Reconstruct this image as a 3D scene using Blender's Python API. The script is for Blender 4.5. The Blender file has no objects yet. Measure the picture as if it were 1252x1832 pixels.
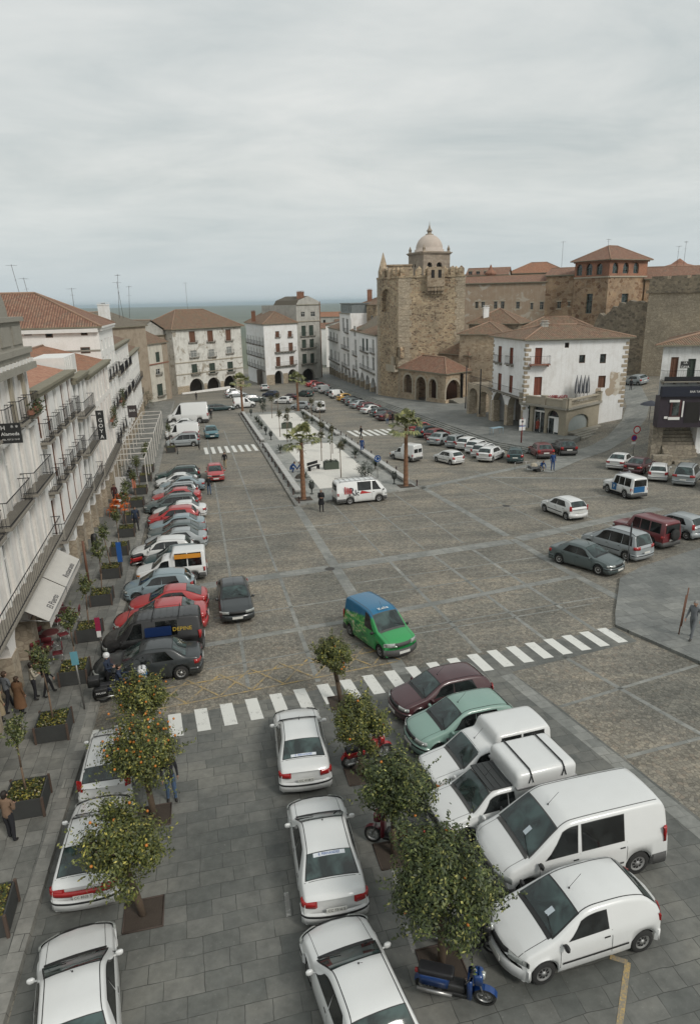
import bpy, bmesh, math, random
from math import sin, cos, tan, pi, radians, sqrt, atan2, hypot, floor
from mathutils import Vector, Matrix
R = random.Random(7)
SC = bpy.context.scene
COL = SC.collection
# camera
CAM_H = 14.0; PITCH = math.atan(377/1200); ROLL = radians(1.25)
cd = bpy.data.cameras.new('camera'); cam = bpy.data.objects.new('camera', cd); COL.objects.link(cam)
cf = Vector((0, cos(PITCH), -sin(PITCH))); r0 = Vector((1, 0, 0)); u0 = r0.cross(cf)
cr = r0*cos(ROLL) - u0*sin(ROLL); cu = r0*sin(ROLL) + u0*cos(ROLL)
cam.matrix_world = Matrix(((cr.x, cu.x, -cf.x, 0), (cr.y, cu.y, -cf.y, 0), (cr.z, cu.z, -cf.z, CAM_H), (0, 0, 0, 1)))
cd.sensor_fit = 'VERTICAL'; cd.sensor_height = 36; cd.sensor_width = 24.6; cd.lens = 36*1200/1832
cd.clip_start = .3; cd.clip_end = 120000
SC.camera = cam
# world: overcast sky
SUN_EL, SUN_AZ = radians(42), radians(135)      # azimuth clockwise from +Y
w = bpy.data.worlds.new('World'); SC.world = w; w.use_nodes = True
nt = w.node_tree; nt.nodes.clear()
def wn(t, **k):
 n = nt.nodes.new(t)
 for a, b in k.items(): setattr(n, a, b)
 return n
out = wn('ShaderNodeOutputWorld'); bg = wn('ShaderNodeBackground'); nt.links.new(bg.outputs[0], out.inputs[0])
bg.inputs['Strength'].default_value = .1
sky = wn('ShaderNodeTexSky', sky_type='NISHITA', sun_disc=False, sun_elevation=SUN_EL, sun_rotation=SUN_AZ)
sky.air_density = 1.5; sky.dust_density = 4
tc = wn('ShaderNodeTexCoord'); sep = wn('ShaderNodeSeparateXYZ'); nt.links.new(tc.outputs['Generated'], sep.inputs[0])
def wm(op, a, b=None, clamp=False):
 n = wn('ShaderNodeMath', operation=op); n.use_clamp = clamp
 for i, q in enumerate((a, b)):
  if q is None: continue
  if isinstance(q, (int, float)): n.inputs[i].default_value = q
  else: nt.links.new(q, n.inputs[i])
 return n.outputs[0]
zz = wm('ADD', wm('MAXIMUM', sep.outputs['Z'], 0.0), .10)
cx = wm('DIVIDE', sep.outputs['X'], zz); cy = wm('DIVIDE', sep.outputs['Y'], zz)
comb = wn('ShaderNodeCombineXYZ'); nt.links.new(cx, comb.inputs[0]); nt.links.new(cy, comb.inputs[1])
mp = wn('ShaderNodeMapping'); mp.inputs['Scale'].default_value = (.62, .85, 1); mp.inputs['Rotation'].default_value = (0, 0, radians(-24))
nt.links.new(comb.outputs[0], mp.inputs[0])
n1 = wn('ShaderNodeTexNoise'); n1.inputs['Scale'].default_value = 1.5; n1.inputs['Detail'].default_value = 8; n1.inputs['Roughness'].default_value = .62; n1.inputs['Distortion'].default_value = .4
nt.links.new(mp.outputs[0], n1.inputs['Vector'])
n2 = wn('ShaderNodeTexNoise'); n2.inputs['Scale'].default_value = .35; n2.inputs['Detail'].default_value = 4
nt.links.new(mp.outputs[0], n2.inputs['Vector'])
mixn = wm('ADD', wm('MULTIPLY', n1.outputs['Fac'], .55), wm('MULTIPLY', n2.outputs['Fac'], .45))
ramp = wn('ShaderNodeValToRGB'); nt.links.new(mixn, ramp.inputs[0])
ce = ramp.color_ramp.elements
ce[0].position = .36; ce[0].color = (.41, .45, .453, 1); ce[1].position = .62; ce[1].color = (.61, .622, .605, 1)
e = ce.new(.49); e.color = (.515, .54, .532, 1)
# horizon band a little bluer and darker
hz = wn('ShaderNodeMapRange'); hz.inputs['From Min'].default_value = 0; hz.inputs['From Max'].default_value = .16
nt.links.new(sep.outputs['Z'], hz.inputs['Value'])
mh = wn('ShaderNodeMix', data_type='RGBA'); nt.links.new(hz.outputs[0], mh.inputs['Factor'])
mh.inputs['A'].default_value = (.47, .525, .545, 1); nt.links.new(ramp.outputs[0], mh.inputs['B'])
sc10 = wn('ShaderNodeVectorMath', operation='SCALE'); sc10.inputs['Scale'].default_value = 10.0
nt.links.new(mh.outputs['Result'], sc10.inputs[0])
mx = wn('ShaderNodeMix', data_type='RGBA'); mx.inputs['Factor'].default_value = .93
nt.links.new(sky.outputs[0], mx.inputs['A']); nt.links.new(sc10.outputs[0], mx.inputs['B'])
nt.links.new(mx.outputs['Result'], bg.inputs['Color'])
sl = bpy.data.lights.new('sun', 'SUN'); sun = bpy.data.objects.new('sun', sl); COL.objects.link(sun)
sl.energy = 1.35; sl.angle = radians(14); sl.color = (1, .96, .9)
sd = Vector((sin(SUN_AZ)*cos(SUN_EL), cos(SUN_AZ)*cos(SUN_EL), sin(SUN_EL)))
sun.rotation_euler = sd.to_track_quat('Z', 'Y').to_euler(); sun.location = sd*200
SC.view_settings.view_transform = 'Standard'; SC.view_settings.look = 'None'
SC.view_settings.exposure = 0.36; SC.view_settings.gamma = 1
# where things stand
TH = radians(-12.788); S = .03877
U = Vector((sin(TH), cos(TH))); V = Vector((cos(TH), -sin(TH)))
def uv_of(x, y): return x*U.x+y*U.y, x*V.x+y*V.y
def xy_of(u, v): return u*U.x+v*V.x, u*U.y+v*V.y
def zuv(u, v):
 if u <= 200: z = -S*u
 elif u < 800:
  t = (u-200)/600; z = -S*200-70*(t*t*(3-2*t))
 else: z = -S*200-70
 if 44.5 < v: z += .17*(min(v, 72)-44.5)*max(0, min(1, (230-u)/60))*max(0, min(1, (u-30)/20))
 if v < -60: z -= 60*min(1, (-60-v)/500)*max(0, min(1, (800-u)/600))
 return z
def gz(x, y): return zuv(*uv_of(x, y))
def ray(px, py): return (cf*1200 + cr*(px-626) - cu*(py-916))/1200
def P3(px, py, D): return Vector((0, 0, CAM_H)) + ray(px, py)*D
def G(px, py, h=0.0):
 """point of the ground seen at this place of the photograph, h above the paving"""
 d = ray(px, py); o = Vector((0, 0, CAM_H)); a, b = 3.0, 600.0
 f = lambda t: (o+d*t).z - gz((o+d*t).x, (o+d*t).y) - h
 t = a
 while t < b and f(t) > 0: t *= 1.03
 lo, hi = t/1.03, t
 for _ in range(40):
  m = (lo+hi)/2
  if f(m) > 0: lo = m
  else: hi = m
 return o+d*hi
def GU(px, py, h=0.0):
 p = G(px, py, h); return uv_of(p.x, p.y)
def PZ(px, py, z):
 d = ray(px, py); return Vector((0, 0, CAM_H)) + d*((z-CAM_H)/d.z)
def W(u, v, h=0.0):
 x, y = xy_of(u, v); return Vector((x, y, zuv(u, v)+h))
# materials
MATS = {}
class NT:
 def __init__(s, name):
  s.m = bpy.data.materials.new(name); s.m.use_nodes = True; s.t = s.m.node_tree
  s.b = s.t.nodes['Principled BSDF']
 def n(s, t, **k):
  n = s.t.nodes.new(t)
  for a, b in k.items(): setattr(n, a, b)
  return n
 def l(s, a, b): s.t.links.new(a, b)
 def inp(s, sock, v):
  if isinstance(v, (int, float, tuple)): sock.default_value = v
  else: s.l(v, sock)
 def math(s, op, a, b=0.0, c=False):
  n = s.n('ShaderNodeMath', operation=op); n.use_clamp = c; s.inp(n.inputs[0], a); s.inp(n.inputs[1], b); return n.outputs[0]
 def coord(s, kind='Object', scale=(1, 1, 1), rot=(0, 0, 0)):
  c = s.n('ShaderNodeTexCoord'); m = s.n('ShaderNodeMapping'); m.inputs['Scale'].default_value = scale; m.inputs['Rotation'].default_value = rot
  s.l(c.outputs[kind], m.inputs[0]); return m.outputs[0]
 def noise(s, vec, sc, det=4, rough=.5, dist=0):
  n = s.n('ShaderNodeTexNoise'); s.l(vec, n.inputs['Vector']); n.inputs['Scale'].default_value = sc
  n.inputs['Detail'].default_value = det; n.inputs['Roughness'].default_value = rough; n.inputs['Distortion'].default_value = dist; return n
 def mix(s, f, a, b, mode='MIX'):
  n = s.n('ShaderNodeMix', data_type='RGBA', blend_type=mode); s.inp(n.inputs['Factor'], f); s.inp(n.inputs['A'], a); s.inp(n.inputs['B'], b); return n.outputs['Result']
 def ramp(s, v, stops):
  r = s.n('ShaderNodeValToRGB'); s.l(v, r.inputs[0]); e = r.color_ramp.elements
  e[0].position, e[0].color = stops[0][0], c4(stops[0][1]); e[1].position, e[1].color = stops[-1][0], c4(stops[-1][1])
  for p, c in stops[1:-1]: q = e.new(p); q.color = c4(c)
  return r.outputs[0]
 def bump(s, h, st, dist=.02):
  b = s.n('ShaderNodeBump'); b.inputs['Strength'].default_value = st; b.inputs['Distance'].default_value = dist
  s.l(h, b.inputs['Height']); s.l(b.outputs[0], s.b.inputs['Normal'])
def c4(c): return (c, c, c, 1) if isinstance(c, (int, float)) else tuple(c)+(1,)*(4-len(c))
def mul(c, k): return tuple(x*k for x in c[:3])
def M(name, col, rough=.8, var=.18, scale=2.0, metal=0.0, bump=0.0, spec=.5, coat=0.0, fine=0.0):
 """plain surface whose colour wanders a little"""
 if name in MATS: return MATS[name]
 s = NT(name); v = s.coord()
 n = s.noise(v, scale, 5, .6)
 c = s.mix(n.outputs['Fac'], c4(mul(col, 1-var)), c4(mul(col, 1+var)))
 if fine:
  n2 = s.noise(v, scale*14, 2); c = s.mix(fine, c, s.ramp(n2.outputs['Fac'], [(.3, mul(col, .5)), (.7, mul(col, 1.5))]))
 s.l(c, s.b.inputs['Base Color']); s.b.inputs['Roughness'].default_value = rough; s.b.inputs['Metallic'].default_value = metal
 s.b.inputs['Specular IOR Level'].default_value = spec; s.b.inputs['Coat Weight'].default_value = coat; s.b.inputs['Coat Roughness'].default_value = .08
 if bump: s.bump(n.outputs['Fac'], bump, .03)
 MATS[name] = s.m; return s.m
def paint(name, col, rough=.32, coat=.6):
 """car paint with road dirt low down"""
 if name in MATS: return MATS[name]
 s = NT(name); v = s.coord(); sp = s.n('ShaderNodeSeparateXYZ'); s.l(v, sp.inputs[0])
 n = s.noise(v, 2.5, 5, .6)
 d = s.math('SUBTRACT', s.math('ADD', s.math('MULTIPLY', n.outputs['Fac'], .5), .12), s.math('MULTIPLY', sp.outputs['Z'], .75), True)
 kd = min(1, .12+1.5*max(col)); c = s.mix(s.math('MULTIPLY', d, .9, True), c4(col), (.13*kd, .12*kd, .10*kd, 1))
 c2 = s.mix(s.math('MULTIPLY', n.outputs['Fac'], .16 if kd > .5 else .05), c, (.3, .29, .26, 1))
 s.l(c2, s.b.inputs['Base Color']); s.l(s.math('ADD', rough-.1, s.math('MULTIPLY', n.outputs['Fac'], .25)), s.b.inputs['Roughness'])
 s.b.inputs['Coat Weight'].default_value = coat; s.b.inputs['Coat Roughness'].default_value = .1
 MATS[name] = s.m; return s.m
def glass_mat(name, col, rough=.06, inside=.5):
 if name in MATS: return MATS[name]
 s = NT(name); v = s.coord(); n = s.noise(v, 1.6, 3, .5, .6)
 c = s.ramp(n.outputs['Fac'], [(.42, mul(col, .35)), (.50, mul(col, .8)), (.62, mul(col, 1.5))])
 s.l(c, s.b.inputs['Base Color']); s.b.inputs['Roughness'].default_value = rough; s.b.inputs['IOR'].default_value = 1.5
 s.b.inputs['Specular IOR Level'].default_value = .7
 MATS[name] = s.m; return s.m
# paving: small dark setts laid in patches
def setts(name, tint=(1, 1, 1), k=1.0):
 s = NT(name); v = s.coord('Object', rot=(0, 0, TH));
 vo = s.n('ShaderNodeTexVoronoi', feature='F1'); s.l(v, vo.inputs['Vector']); vo.inputs['Scale'].default_value = 7.5; vo.inputs['Randomness'].default_value = .8
 ve = s.n('ShaderNodeTexVoronoi', feature='DISTANCE_TO_EDGE'); s.l(v, ve.inputs['Vector']); ve.inputs['Scale'].default_value = 7.5; ve.inputs['Randomness'].default_value = .8
 sp = s.n('ShaderNodeSeparateColor'); s.l(vo.outputs['Color'], sp.inputs[0])
 c = s.ramp(sp.outputs[0], [(0, (.128, .120, .106)), (.3, (.168, .158, .139)), (.6, (.196, .185, .163)), (.85, (.235, .218, .188)), (1, (.182, .158, .134))])
 j = s.ramp(ve.outputs['Distance'], [(.02, (.35, .35, .34)), (.12, (1, 1, 1))])
 c = s.mix(.6, c, j, 'MULTIPLY')
 vs = s.coord('Object', (.10, .55, 1), (0, 0, TH)); n = s.noise(vs, 1.0, 6, .62, 1.2)
 n2 = s.noise(s.coord('Object', (1, 1, 1)), .16, 5, .6, .8)
 c = s.mix(.75, c, s.ramp(n.outputs['Fac'], [(.36, (.72, .72, .71)), (.5, (.97, .96, .95)), (.64, (1.24, 1.19, 1.12))]), 'MULTIPLY')
 c = s.mix(.9, c, s.ramp(n2.outputs['Fac'], [(.35, (.76, .78, .77)), (.5, (.98, .97, .95)), (.65, (1.2, 1.15, 1.08))]), 'MULTIPLY')
 c = s.mix(1.0, c, c4(mul(tint, k)), 'MULTIPLY')
 s.l(c, s.b.inputs['Base Color']); s.l(s.math('ADD', .62, s.math('MULTIPLY', n2.outputs['Fac'], .3)), s.b.inputs['Roughness'])
 s.bump(ve.outputs['Distance'], .5, .02); MATS[name] = s.m; return s
def slabs(name, w=1.15, h=.62, cols=((.115, .12, .112), (.175, .18, .168)), rot=0.0, joint=(.05, .05, .045), k=1.0, dirt=.8):
 s = NT(name); v0 = s.coord('Object', (1, 1, 1), (0, 0, TH+rot))
 nd = s.noise(v0, .9, 3); off = s.n('ShaderNodeVectorMath', operation='MULTIPLY_ADD'); s.l(nd.outputs['Color'], off.inputs[0])
 off.inputs[1].default_value = (.16, .16, 0); s.l(v0, off.inputs[2])
 def brick(vec, ww, hh, ms, fr=2):
  b = s.n('ShaderNodeTexBrick'); s.l(vec, b.inputs['Vector']); b.inputs['Scale'].default_value = 1; b.inputs['Brick Width'].default_value = ww; b.inputs['Row Height'].default_value = hh
  b.inputs['Mortar Size'].default_value = ms; b.inputs['Mortar Smooth'].default_value = .4; b.offset = .42; b.offset_frequency = fr; b.squash = .7; b.squash_frequency = 3
  b.inputs['Color1'].default_value = (0, 0, 0, 1); b.inputs['Color2'].default_value = (1, 1, 1, 1); b.inputs['Mortar'].default_value = (.5, .5, .5, 1); return b
 b = brick(off.outputs[0], w, h, .010)
 n = s.noise(v0, 3.5, 6, .65); n2 = s.noise(v0, .35, 5, .6, .6)
 c = s.mix(b.outputs['Color'], c4(mul(cols[0], k)), c4(mul(cols[1], k)))
 c = s.mix(.7, c, s.ramp(n.outputs['Fac'], [(.3, .72), (.7, 1.28)]), 'MULTIPLY')
 c = s.mix(dirt, c, s.ramp(n2.outputs['Fac'], [(.34, (.62, .64, .62)), (.5, (.95, .95, .93)), (.66, (1.3, 1.27, 1.2))]), 'MULTIPLY')
 sp2 = s.noise(v0, 11, 4, .7); c = s.mix(s.ramp(sp2.outputs['Fac'], [(.62, 0), (.72, .30)]), c, (.3, .3, .27, 1))
 jf = s.math('MULTIPLY', b.outputs['Fac'], s.ramp(s.noise(v0, 1.3, 3).outputs['Fac'], [(.35, .35), (.55, 1.0)]))
 c = s.mix(jf, c, c4(joint))
 s.l(c, s.b.inputs['Base Color']); s.l(s.math('ADD', .45, s.math('MULTIPLY', n2.outputs['Fac'], .45)), s.b.inputs['Roughness'])
 s.bump(s.math('SUBTRACT', s.math('MULTIPLY', n.outputs['Fac'], .4), b.outputs['Fac']), .35, .02); MATS[name] = s.m; return s.m
def rubble(name, sc=3.0, cols=((.13, .085, .05), (.24, .165, .1), (.34, .255, .165), (.42, .34, .24)), mortar=(.33, .26, .18), bumpy=.6, stretch=1.5, patch=.7):
 if name in MATS: return MATS[name]
 s = NT(name); v = s.coord('Object', (1, 1, stretch))
 nd = s.noise(v, 2.0, 2); off = s.n('ShaderNodeVectorMath', operation='MULTIPLY_ADD'); s.l(nd.outputs['Color'], off.inputs[0]); off.inputs[1].default_value = (.25, .25, .25); s.l(v, off.inputs[2])
 vo = s.n('ShaderNodeTexVoronoi', feature='F1'); s.l(off.outputs[0], vo.inputs['Vector']); vo.inputs['Scale'].default_value = sc
 ve = s.n('ShaderNodeTexVoronoi', feature='DISTANCE_TO_EDGE'); s.l(off.outputs[0], ve.inputs['Vector']); ve.inputs['Scale'].default_value = sc
 sp = s.n('ShaderNodeSeparateColor'); s.l(vo.outputs['Color'], sp.inputs[0])
 st = [(i/(len(cols)-1), c) for i, c in enumerate(cols)]
 c = s.ramp(sp.outputs[0], st); jf = s.ramp(ve.outputs['Distance'], [(.03, 1.0), (.10, 0.0)])
 c = s.mix(jf, c, c4(mortar))
 v1 = s.coord(); n = s.noise(v1, .22, 6, .65, .5); n2 = s.noise(v1, 5, 4, .6)
 c = s.mix(patch, c, s.ramp(n.outputs['Fac'], [(.33, (.62, .62, .62)), (.5, (.97, .96, .94)), (.66, (1.32, 1.27, 1.2))]), 'MULTIPLY')
 c = s.mix(.6, c, s.ramp(n2.outputs['Fac'], [(.3, .7), (.7, 1.3)]), 'MULTIPLY')
 s.l(c, s.b.inputs['Base Color']); s.b.inputs['Roughness'].default_value = .93; s.bump(ve.outputs['Distance'], bumpy, .05)
 MATS[name] = s.m; return s.m
def plaster(name, col, dirt=(.32, .30, .26), amount=.5, streak=.5, rough=.9, patches=0.0, patchcol=(.33, .25, .17)):
 """limewash with rain streaks and grime"""
 if name in MATS: return MATS[name]
 s = NT(name); v = s.coord(); vs = s.coord('Object', (2.2, 2.2, .16)); n = s.noise(v, .7, 6, .65, .4); n2 = s.noise(vs, 1.3, 5, .65)
 f = s.math('ADD', s.math('MULTIPLY', s.ramp(n.outputs['Fac'], [(.45, 0.0), (.75, 1.0)]), amount), s.math('MULTIPLY', s.ramp(n2.outputs['Fac'], [(.5, 0.0), (.8, 1.0)]), streak), True)
 c = s.mix(f, c4(col), c4(dirt)); n3 = s.noise(v, 9, 4); c = s.mix(.25, c, s.ramp(n3.outputs['Fac'], [(.3, .8), (.7, 1.15)]), 'MULTIPLY')
 if patches: c = s.mix(s.ramp(s.noise(v, .45, 5, .6, .8).outputs['Fac'], [(.6-.1*patches, 0.0), (.64-.1*patches, .9)]), c, c4(patchcol))
 s.l(c, s.b.inputs['Base Color']); s.b.inputs['Roughness'].default_value = rough; s.bump(n3.outputs['Fac'], .15, .01)
 MATS[name] = s.m; return s.m
def tiles(name, a=(.21, .105, .07), b=(.30, .18, .12), c3=(.17, .14, .105), moss=.4, pitch=.24):
 """clay roof tiles; needs a UV map in metres: x across the slope, y down it"""
 if name in MATS: return MATS[name]
 s = NT(name); v = s.coord('UV')
 w1 = s.n('ShaderNodeTexWave', wave_type='BANDS', bands_direction='X'); s.l(v, w1.inputs['Vector']); w1.inputs['Scale'].default_value = .314/pitch; w1.inputs['Distortion'].default_value = .35; w1.inputs['Detail Scale'].default_value = 2
 br = s.n('ShaderNodeTexBrick'); s.l(v, br.inputs['Vector']); br.inputs['Scale'].default_value = 1; br.inputs['Brick Width'].default_value = pitch; br.inputs['Row Height'].default_value = .36; br.inputs['Mortar Size'].default_value = .012
 br.inputs['Color1'].default_value = (0, 0, 0, 1); br.inputs['Color2'].default_value = (1, 1, 1, 1); br.inputs['Mortar'].default_value = (.2, .2, .2, 1); br.offset = 0
 n = s.noise(v, .8, 6, .65); n2 = s.noise(v, 6, 4, .6)
 c = s.mix(br.outputs['Color'], c4(a), c4(b)); c = s.mix(s.ramp(n.outputs['Fac'], [(.62-.25*moss, 0), (.72, .85)]), c, c4(c3))
 c = s.mix(.7, c, s.ramp(w1.outputs['Fac'], [(.1, .42), (.6, 1.1)]), 'MULTIPLY'); c = s.mix(.6, c, s.ramp(n2.outputs['Fac'], [(.3, .6), (.7, 1.35)]), 'MULTIPLY')
 s.l(c, s.b.inputs['Base Color']); s.b.inputs['Roughness'].default_value = .92; s.bump(w1.outputs['Fac'], .8, .06)
 MATS[name] = s.m; return s.m
# mesh building
class MB:
 def __init__(s): s.v = []; s.f = []; s.mi = []; s.uv = {}; s.sm = []
 def q(s, pts, mi=0, sm=False, uv=None):
  b = len(s.v); s.v += [tuple(p) for p in pts]; s.f.append(tuple(range(b, b+len(pts)))); s.mi.append(mi); s.sm.append(sm)
  if uv: s.uv[len(s.f)-1] = uv
 def box(s, lo, hi, mi=0, T=None):
  (x0, y0, z0), (x1, y1, z1) = lo, hi
  c = [Vector(p) for p in ((x0, y0, z0), (x1, y0, z0), (x1, y1, z0), (x0, y1, z0), (x0, y0, z1), (x1, y0, z1), (x1, y1, z1), (x0, y1, z1))]
  if T: c = [T @ p for p in c]
  b = len(s.v); s.v += [tuple(p) for p in c]
  for f in ((0, 3, 2, 1), (4, 5, 6, 7), (0, 1, 5, 4), (1, 2, 6, 5), (2, 3, 7, 6), (3, 0, 4, 7)): s.f.append(tuple(b+i for i in f)); s.mi.append(mi); s.sm.append(False)
 def bar(s, a, b, r, n=6, mi=0, r2=None, sm=True, cap=True):
  a, b = Vector(a), Vector(b); d = b-a
  if d.length < 1e-6: return
  z = d.normalized(); x = z.cross(Vector((0, 0, 1)) if abs(z.z) < .95 else Vector((1, 0, 0))).normalized(); y = z.cross(x); r2 = r if r2 is None else r2
  k = len(s.v)
  for p, rr in ((a, r), (b, r2)):
   for i in range(n): t = 2*pi*i/n+pi/n; s.v.append(tuple(p+x*cos(t)*rr+y*sin(t)*rr))
  for i in range(n): s.f.append((k+i, k+(i+1) % n, k+n+(i+1) % n, k+n+i)); s.mi.append(mi); s.sm.append(sm)
  if cap: s.f.append(tuple(k+i for i in range(n))[::-1]); s.mi.append(mi); s.sm.append(False); s.f.append(tuple(k+n+i for i in range(n))); s.mi.append(mi); s.sm.append(False)
 def lathe(s, prof, n=16, mi=0, o=(0, 0, 0), T=None, sm=True, closed=True):
  k = len(s.v)
  for r, z in prof:
   for i in range(n):
    p = Vector((o[0]+r*cos(2*pi*i/n), o[1]+r*sin(2*pi*i/n), o[2]+z)); s.v.append(tuple(T @ p if T else p))
  for j in range(len(prof)-1):
   for i in range(n): s.f.append((k+j*n+i, k+j*n+(i+1) % n, k+(j+1)*n+(i+1) % n, k+(j+1)*n+i)); s.mi.append(mi); s.sm.append(sm)
  if closed:
   for j in (0, len(prof)-1):
    if prof[j][0] > 1e-4: s.f.append(tuple(k+j*n+i for i in range(n))); s.mi.append(mi); s.sm.append(False)
 def prism(s, poly, z0, z1, mi=0, top=True, bot=True):
  """poly: list of (x,y); z may be callables"""
  f0 = z0 if callable(z0) else (lambda x, y: z0); f1 = z1 if callable(z1) else (lambda x, y: z1)
  A = [(x, y, f0(x, y)) for x, y in poly]; B = [(x, y, f1(x, y)) for x, y in poly]; n = len(poly)
  for i in range(n): j = (i+1) % n; s.q([A[i], A[j], B[j], B[i]], mi)
  if top: s.q(B, mi)
  if bot: s.q(A[::-1], mi)
 def mesh(s, name, mats):
  me = bpy.data.meshes.new(name); me.from_pydata(s.v, [], s.f)
  for m in (mats if isinstance(mats, (list, tuple)) else [mats]): me.materials.append(m)
  me.polygons.foreach_set('material_index', s.mi); me.polygons.foreach_set('use_smooth', s.sm)
  if s.uv:
   ul = me.uv_layers.new(name='UVMap')
   for fi, uvs in s.uv.items():
    for li, c in zip(me.polygons[fi].loop_indices, uvs): ul.data[li].uv = c
  me.update(); return me
 def build(s, name, mats, parent=None, **k):
  return link(bpy.data.objects.new(name, s.mesh(name, mats)), parent, **k)
def link(o, parent=None, label=None, cat=None, group=None, kind=None, merge=False):
 COL.objects.link(o)
 if parent is not None: o.parent = parent
 if label: o['label'] = label
 if cat: o['category'] = cat
 if group: o['group'] = group
 if kind: o['kind'] = kind
 return o
def tag(o, label, cat=None, group=None):
 o['label'] = label
 if cat: o['category'] = cat
 if group: o['group'] = group
 return o
def empty(name, loc, label, cat, rz=0.0, group=None, tilt=False):
 o = bpy.data.objects.new(name, None); o.empty_display_size = .3; link(o, None, label, cat, group)
 o.matrix_world = Matrix.Translation(loc) @ (ORI(rz) if tilt else Matrix.Rotation(rz, 4, 'Z'))
 return o
GN = Vector((S*U.x, S*U.y, 1)).normalized()
def ORI(rz):
 """stands square on the sloping square, nose turned rz from +X"""
 x = Vector((cos(rz), sin(rz), 0)); x = (x-GN*x.dot(GN)).normalized(); y = GN.cross(x)
 return Matrix(((x.x, y.x, GN.x, 0), (x.y, y.y, GN.y, 0), (x.z, y.z, GN.z, 0), (0, 0, 0, 1)))
def kids(o): return [c for c in bpy.data.objects if c.parent == o]
TREE = {}
def copy_tree(o, parent=None):
 c = o.copy(); COL.objects.link(c)
 if parent is not None: c.parent = parent; c.matrix_parent_inverse = o.matrix_parent_inverse.copy()
 for ch in TREE.get(o.name) or TREE.setdefault(o.name, kids(o)): copy_tree(ch, c)
 return c
def curve_pts(pts, n=8):
 """Catmull-Rom through 1-D samples [(s,val)] -> function"""
 def f(x):
  if x <= pts[0][0]: return pts[0][1]
  if x >= pts[-1][0]: return pts[-1][1]
  for i in range(len(pts)-1):
   if pts[i][0] <= x <= pts[i+1][0]:
    a, b = pts[i], pts[i+1]; h = b[0]-a[0]; t = (x-a[0])/h
    ma = (b[1]-pts[i-1][1])/(b[0]-pts[i-1][0]) if i > 0 else (b[1]-a[1])/h
    mb = (pts[i+2][1]-a[1])/(pts[i+2][0]-a[0]) if i+2 < len(pts) else (b[1]-a[1])/h
    d = (b[1]-a[1])/h
    if d == 0: ma = mb = 0
    else:
     ma = 0 if ma*d < 0 else max(-3*abs(d), min(3*abs(d), ma)); mb = 0 if mb*d < 0 else max(-3*abs(d), min(3*abs(d), mb))
    t2, t3 = t*t, t*t*t
    return (2*t3-3*t2+1)*a[1]+(t3-2*t2+t)*h*ma+(-2*t3+3*t2)*b[1]+(t3-t2)*h*mb
 return f
FONT = {}
def text_part(name, s, size, mat, parent, T, depth=.004, align='CENTER', label=None, squash=1.0):
 """raised lettering as a mesh, lying in the local XY plane of T"""
 cu_ = bpy.data.curves.new(name, 'FONT'); cu_.body = s; cu_.size = size; cu_.extrude = depth; cu_.align_x = align; cu_.align_y = 'CENTER'; cu_.resolution_u = 2
 t = bpy.data.objects.new(name, cu_); COL.objects.link(t)
 dg = bpy.context.evaluated_depsgraph_get(); me = bpy.data.meshes.new_from_object(t.evaluated_get(dg)); bpy.data.objects.remove(t)
 me.materials.clear(); me.materials.append(mat); me.transform(T @ Matrix.Diagonal((squash, 1, 1, 1)))
 o = bpy.data.objects.new(name, me); link(o, parent, label); return o
# ground
sett = setts('setts', (.975, .985, .965), k=1.2)
# the same sheet runs out into the far plain: pale fields and dark scrub
def plain():
 s = sett; g = s.n('ShaderNodeNewGeometry'); sp = s.n('ShaderNodeSeparateXYZ'); s.l(g.outputs['Position'], sp.inputs[0])
 near = s.t.nodes['Principled BSDF'].inputs['Base Color'].links[0].from_socket
 mp = s.n('ShaderNodeMapping'); mp.inputs['Scale'].default_value = (.00022, .0006, 1); s.l(g.outputs['Position'], mp.inputs[0])
 n = s.noise(mp.outputs[0], 1.0, 8, .68, .6); vo = s.n('ShaderNodeTexVoronoi'); s.l(mp.outputs[0], vo.inputs['Vector']); vo.inputs['Scale'].default_value = 5
 vb = s.n('ShaderNodeSeparateColor'); s.l(vo.outputs['Color'], vb.inputs[0])
 f = s.ramp(n.outputs['Fac'], [(.36, (.028, .042, .022)), (.47, (.06, .08, .035)), (.56, (.14, .14, .075)), (.68, (.2, .185, .12))])
 f = s.mix(.35, f, s.ramp(vb.outputs[0], [(0, (.04, .055, .03)), (1, (.22, .2, .13))]))
 fac = s.math('MULTIPLY', s.math('SUBTRACT', sp.outputs['Y'], 235.0), .02, True)
 c = s.mix(fac, near, f); s.l(c, s.b.inputs['Base Color'])
plain()
def axis(lo, hi, step, extra, far_lo, far_hi):
 a = []; x = lo
 while x < hi+1e-6: a.append(x); x += step
 a += extra; g = step; x = hi
 while x < far_hi: g *= 1.35; x += g; a.append(x)
 g = step; x = lo
 while x > far_lo: g *= 1.35; x -= g; a.append(x)
 return sorted(set(round(t, 3) for t in a))
def ground():
 us = axis(-30, 240, 10, [200, 230, 800], -200, 34000); vs = axis(-70, 110, 10, [44.5, 72, -60], -24000, 24000)
 m = MB(); rr = random.Random(3)
 hills = [(rr.uniform(-1, 1)*26000, rr.uniform(7000, 32000), rr.uniform(1200, 4500), rr.uniform(20, 90)) for _ in range(40)]
 for u in us:
  for v in vs:
   p = W(u, v); z = p.z
   if u > 3000:
    for hx, hy, hr, hh in hills: z += hh*.9*math.exp(-((p.x-hx)**2/(hr*2.2)**2+(p.y-hy)**2/hr**2))*min(1, (u-3000)/5000)*.55
   m.v.append((p.x, p.y, z))
 n = len(vs)
 for i in range(len(us)-1):
  for j in range(n-1): m.f.append((i*n+j, i*n+j+1, (i+1)*n+j+1, (i+1)*n+j)); m.mi.append(0); m.sm.append(us[i] > 1000)
 m.build('ground', sett.m, kind='structure')
ground()
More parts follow.
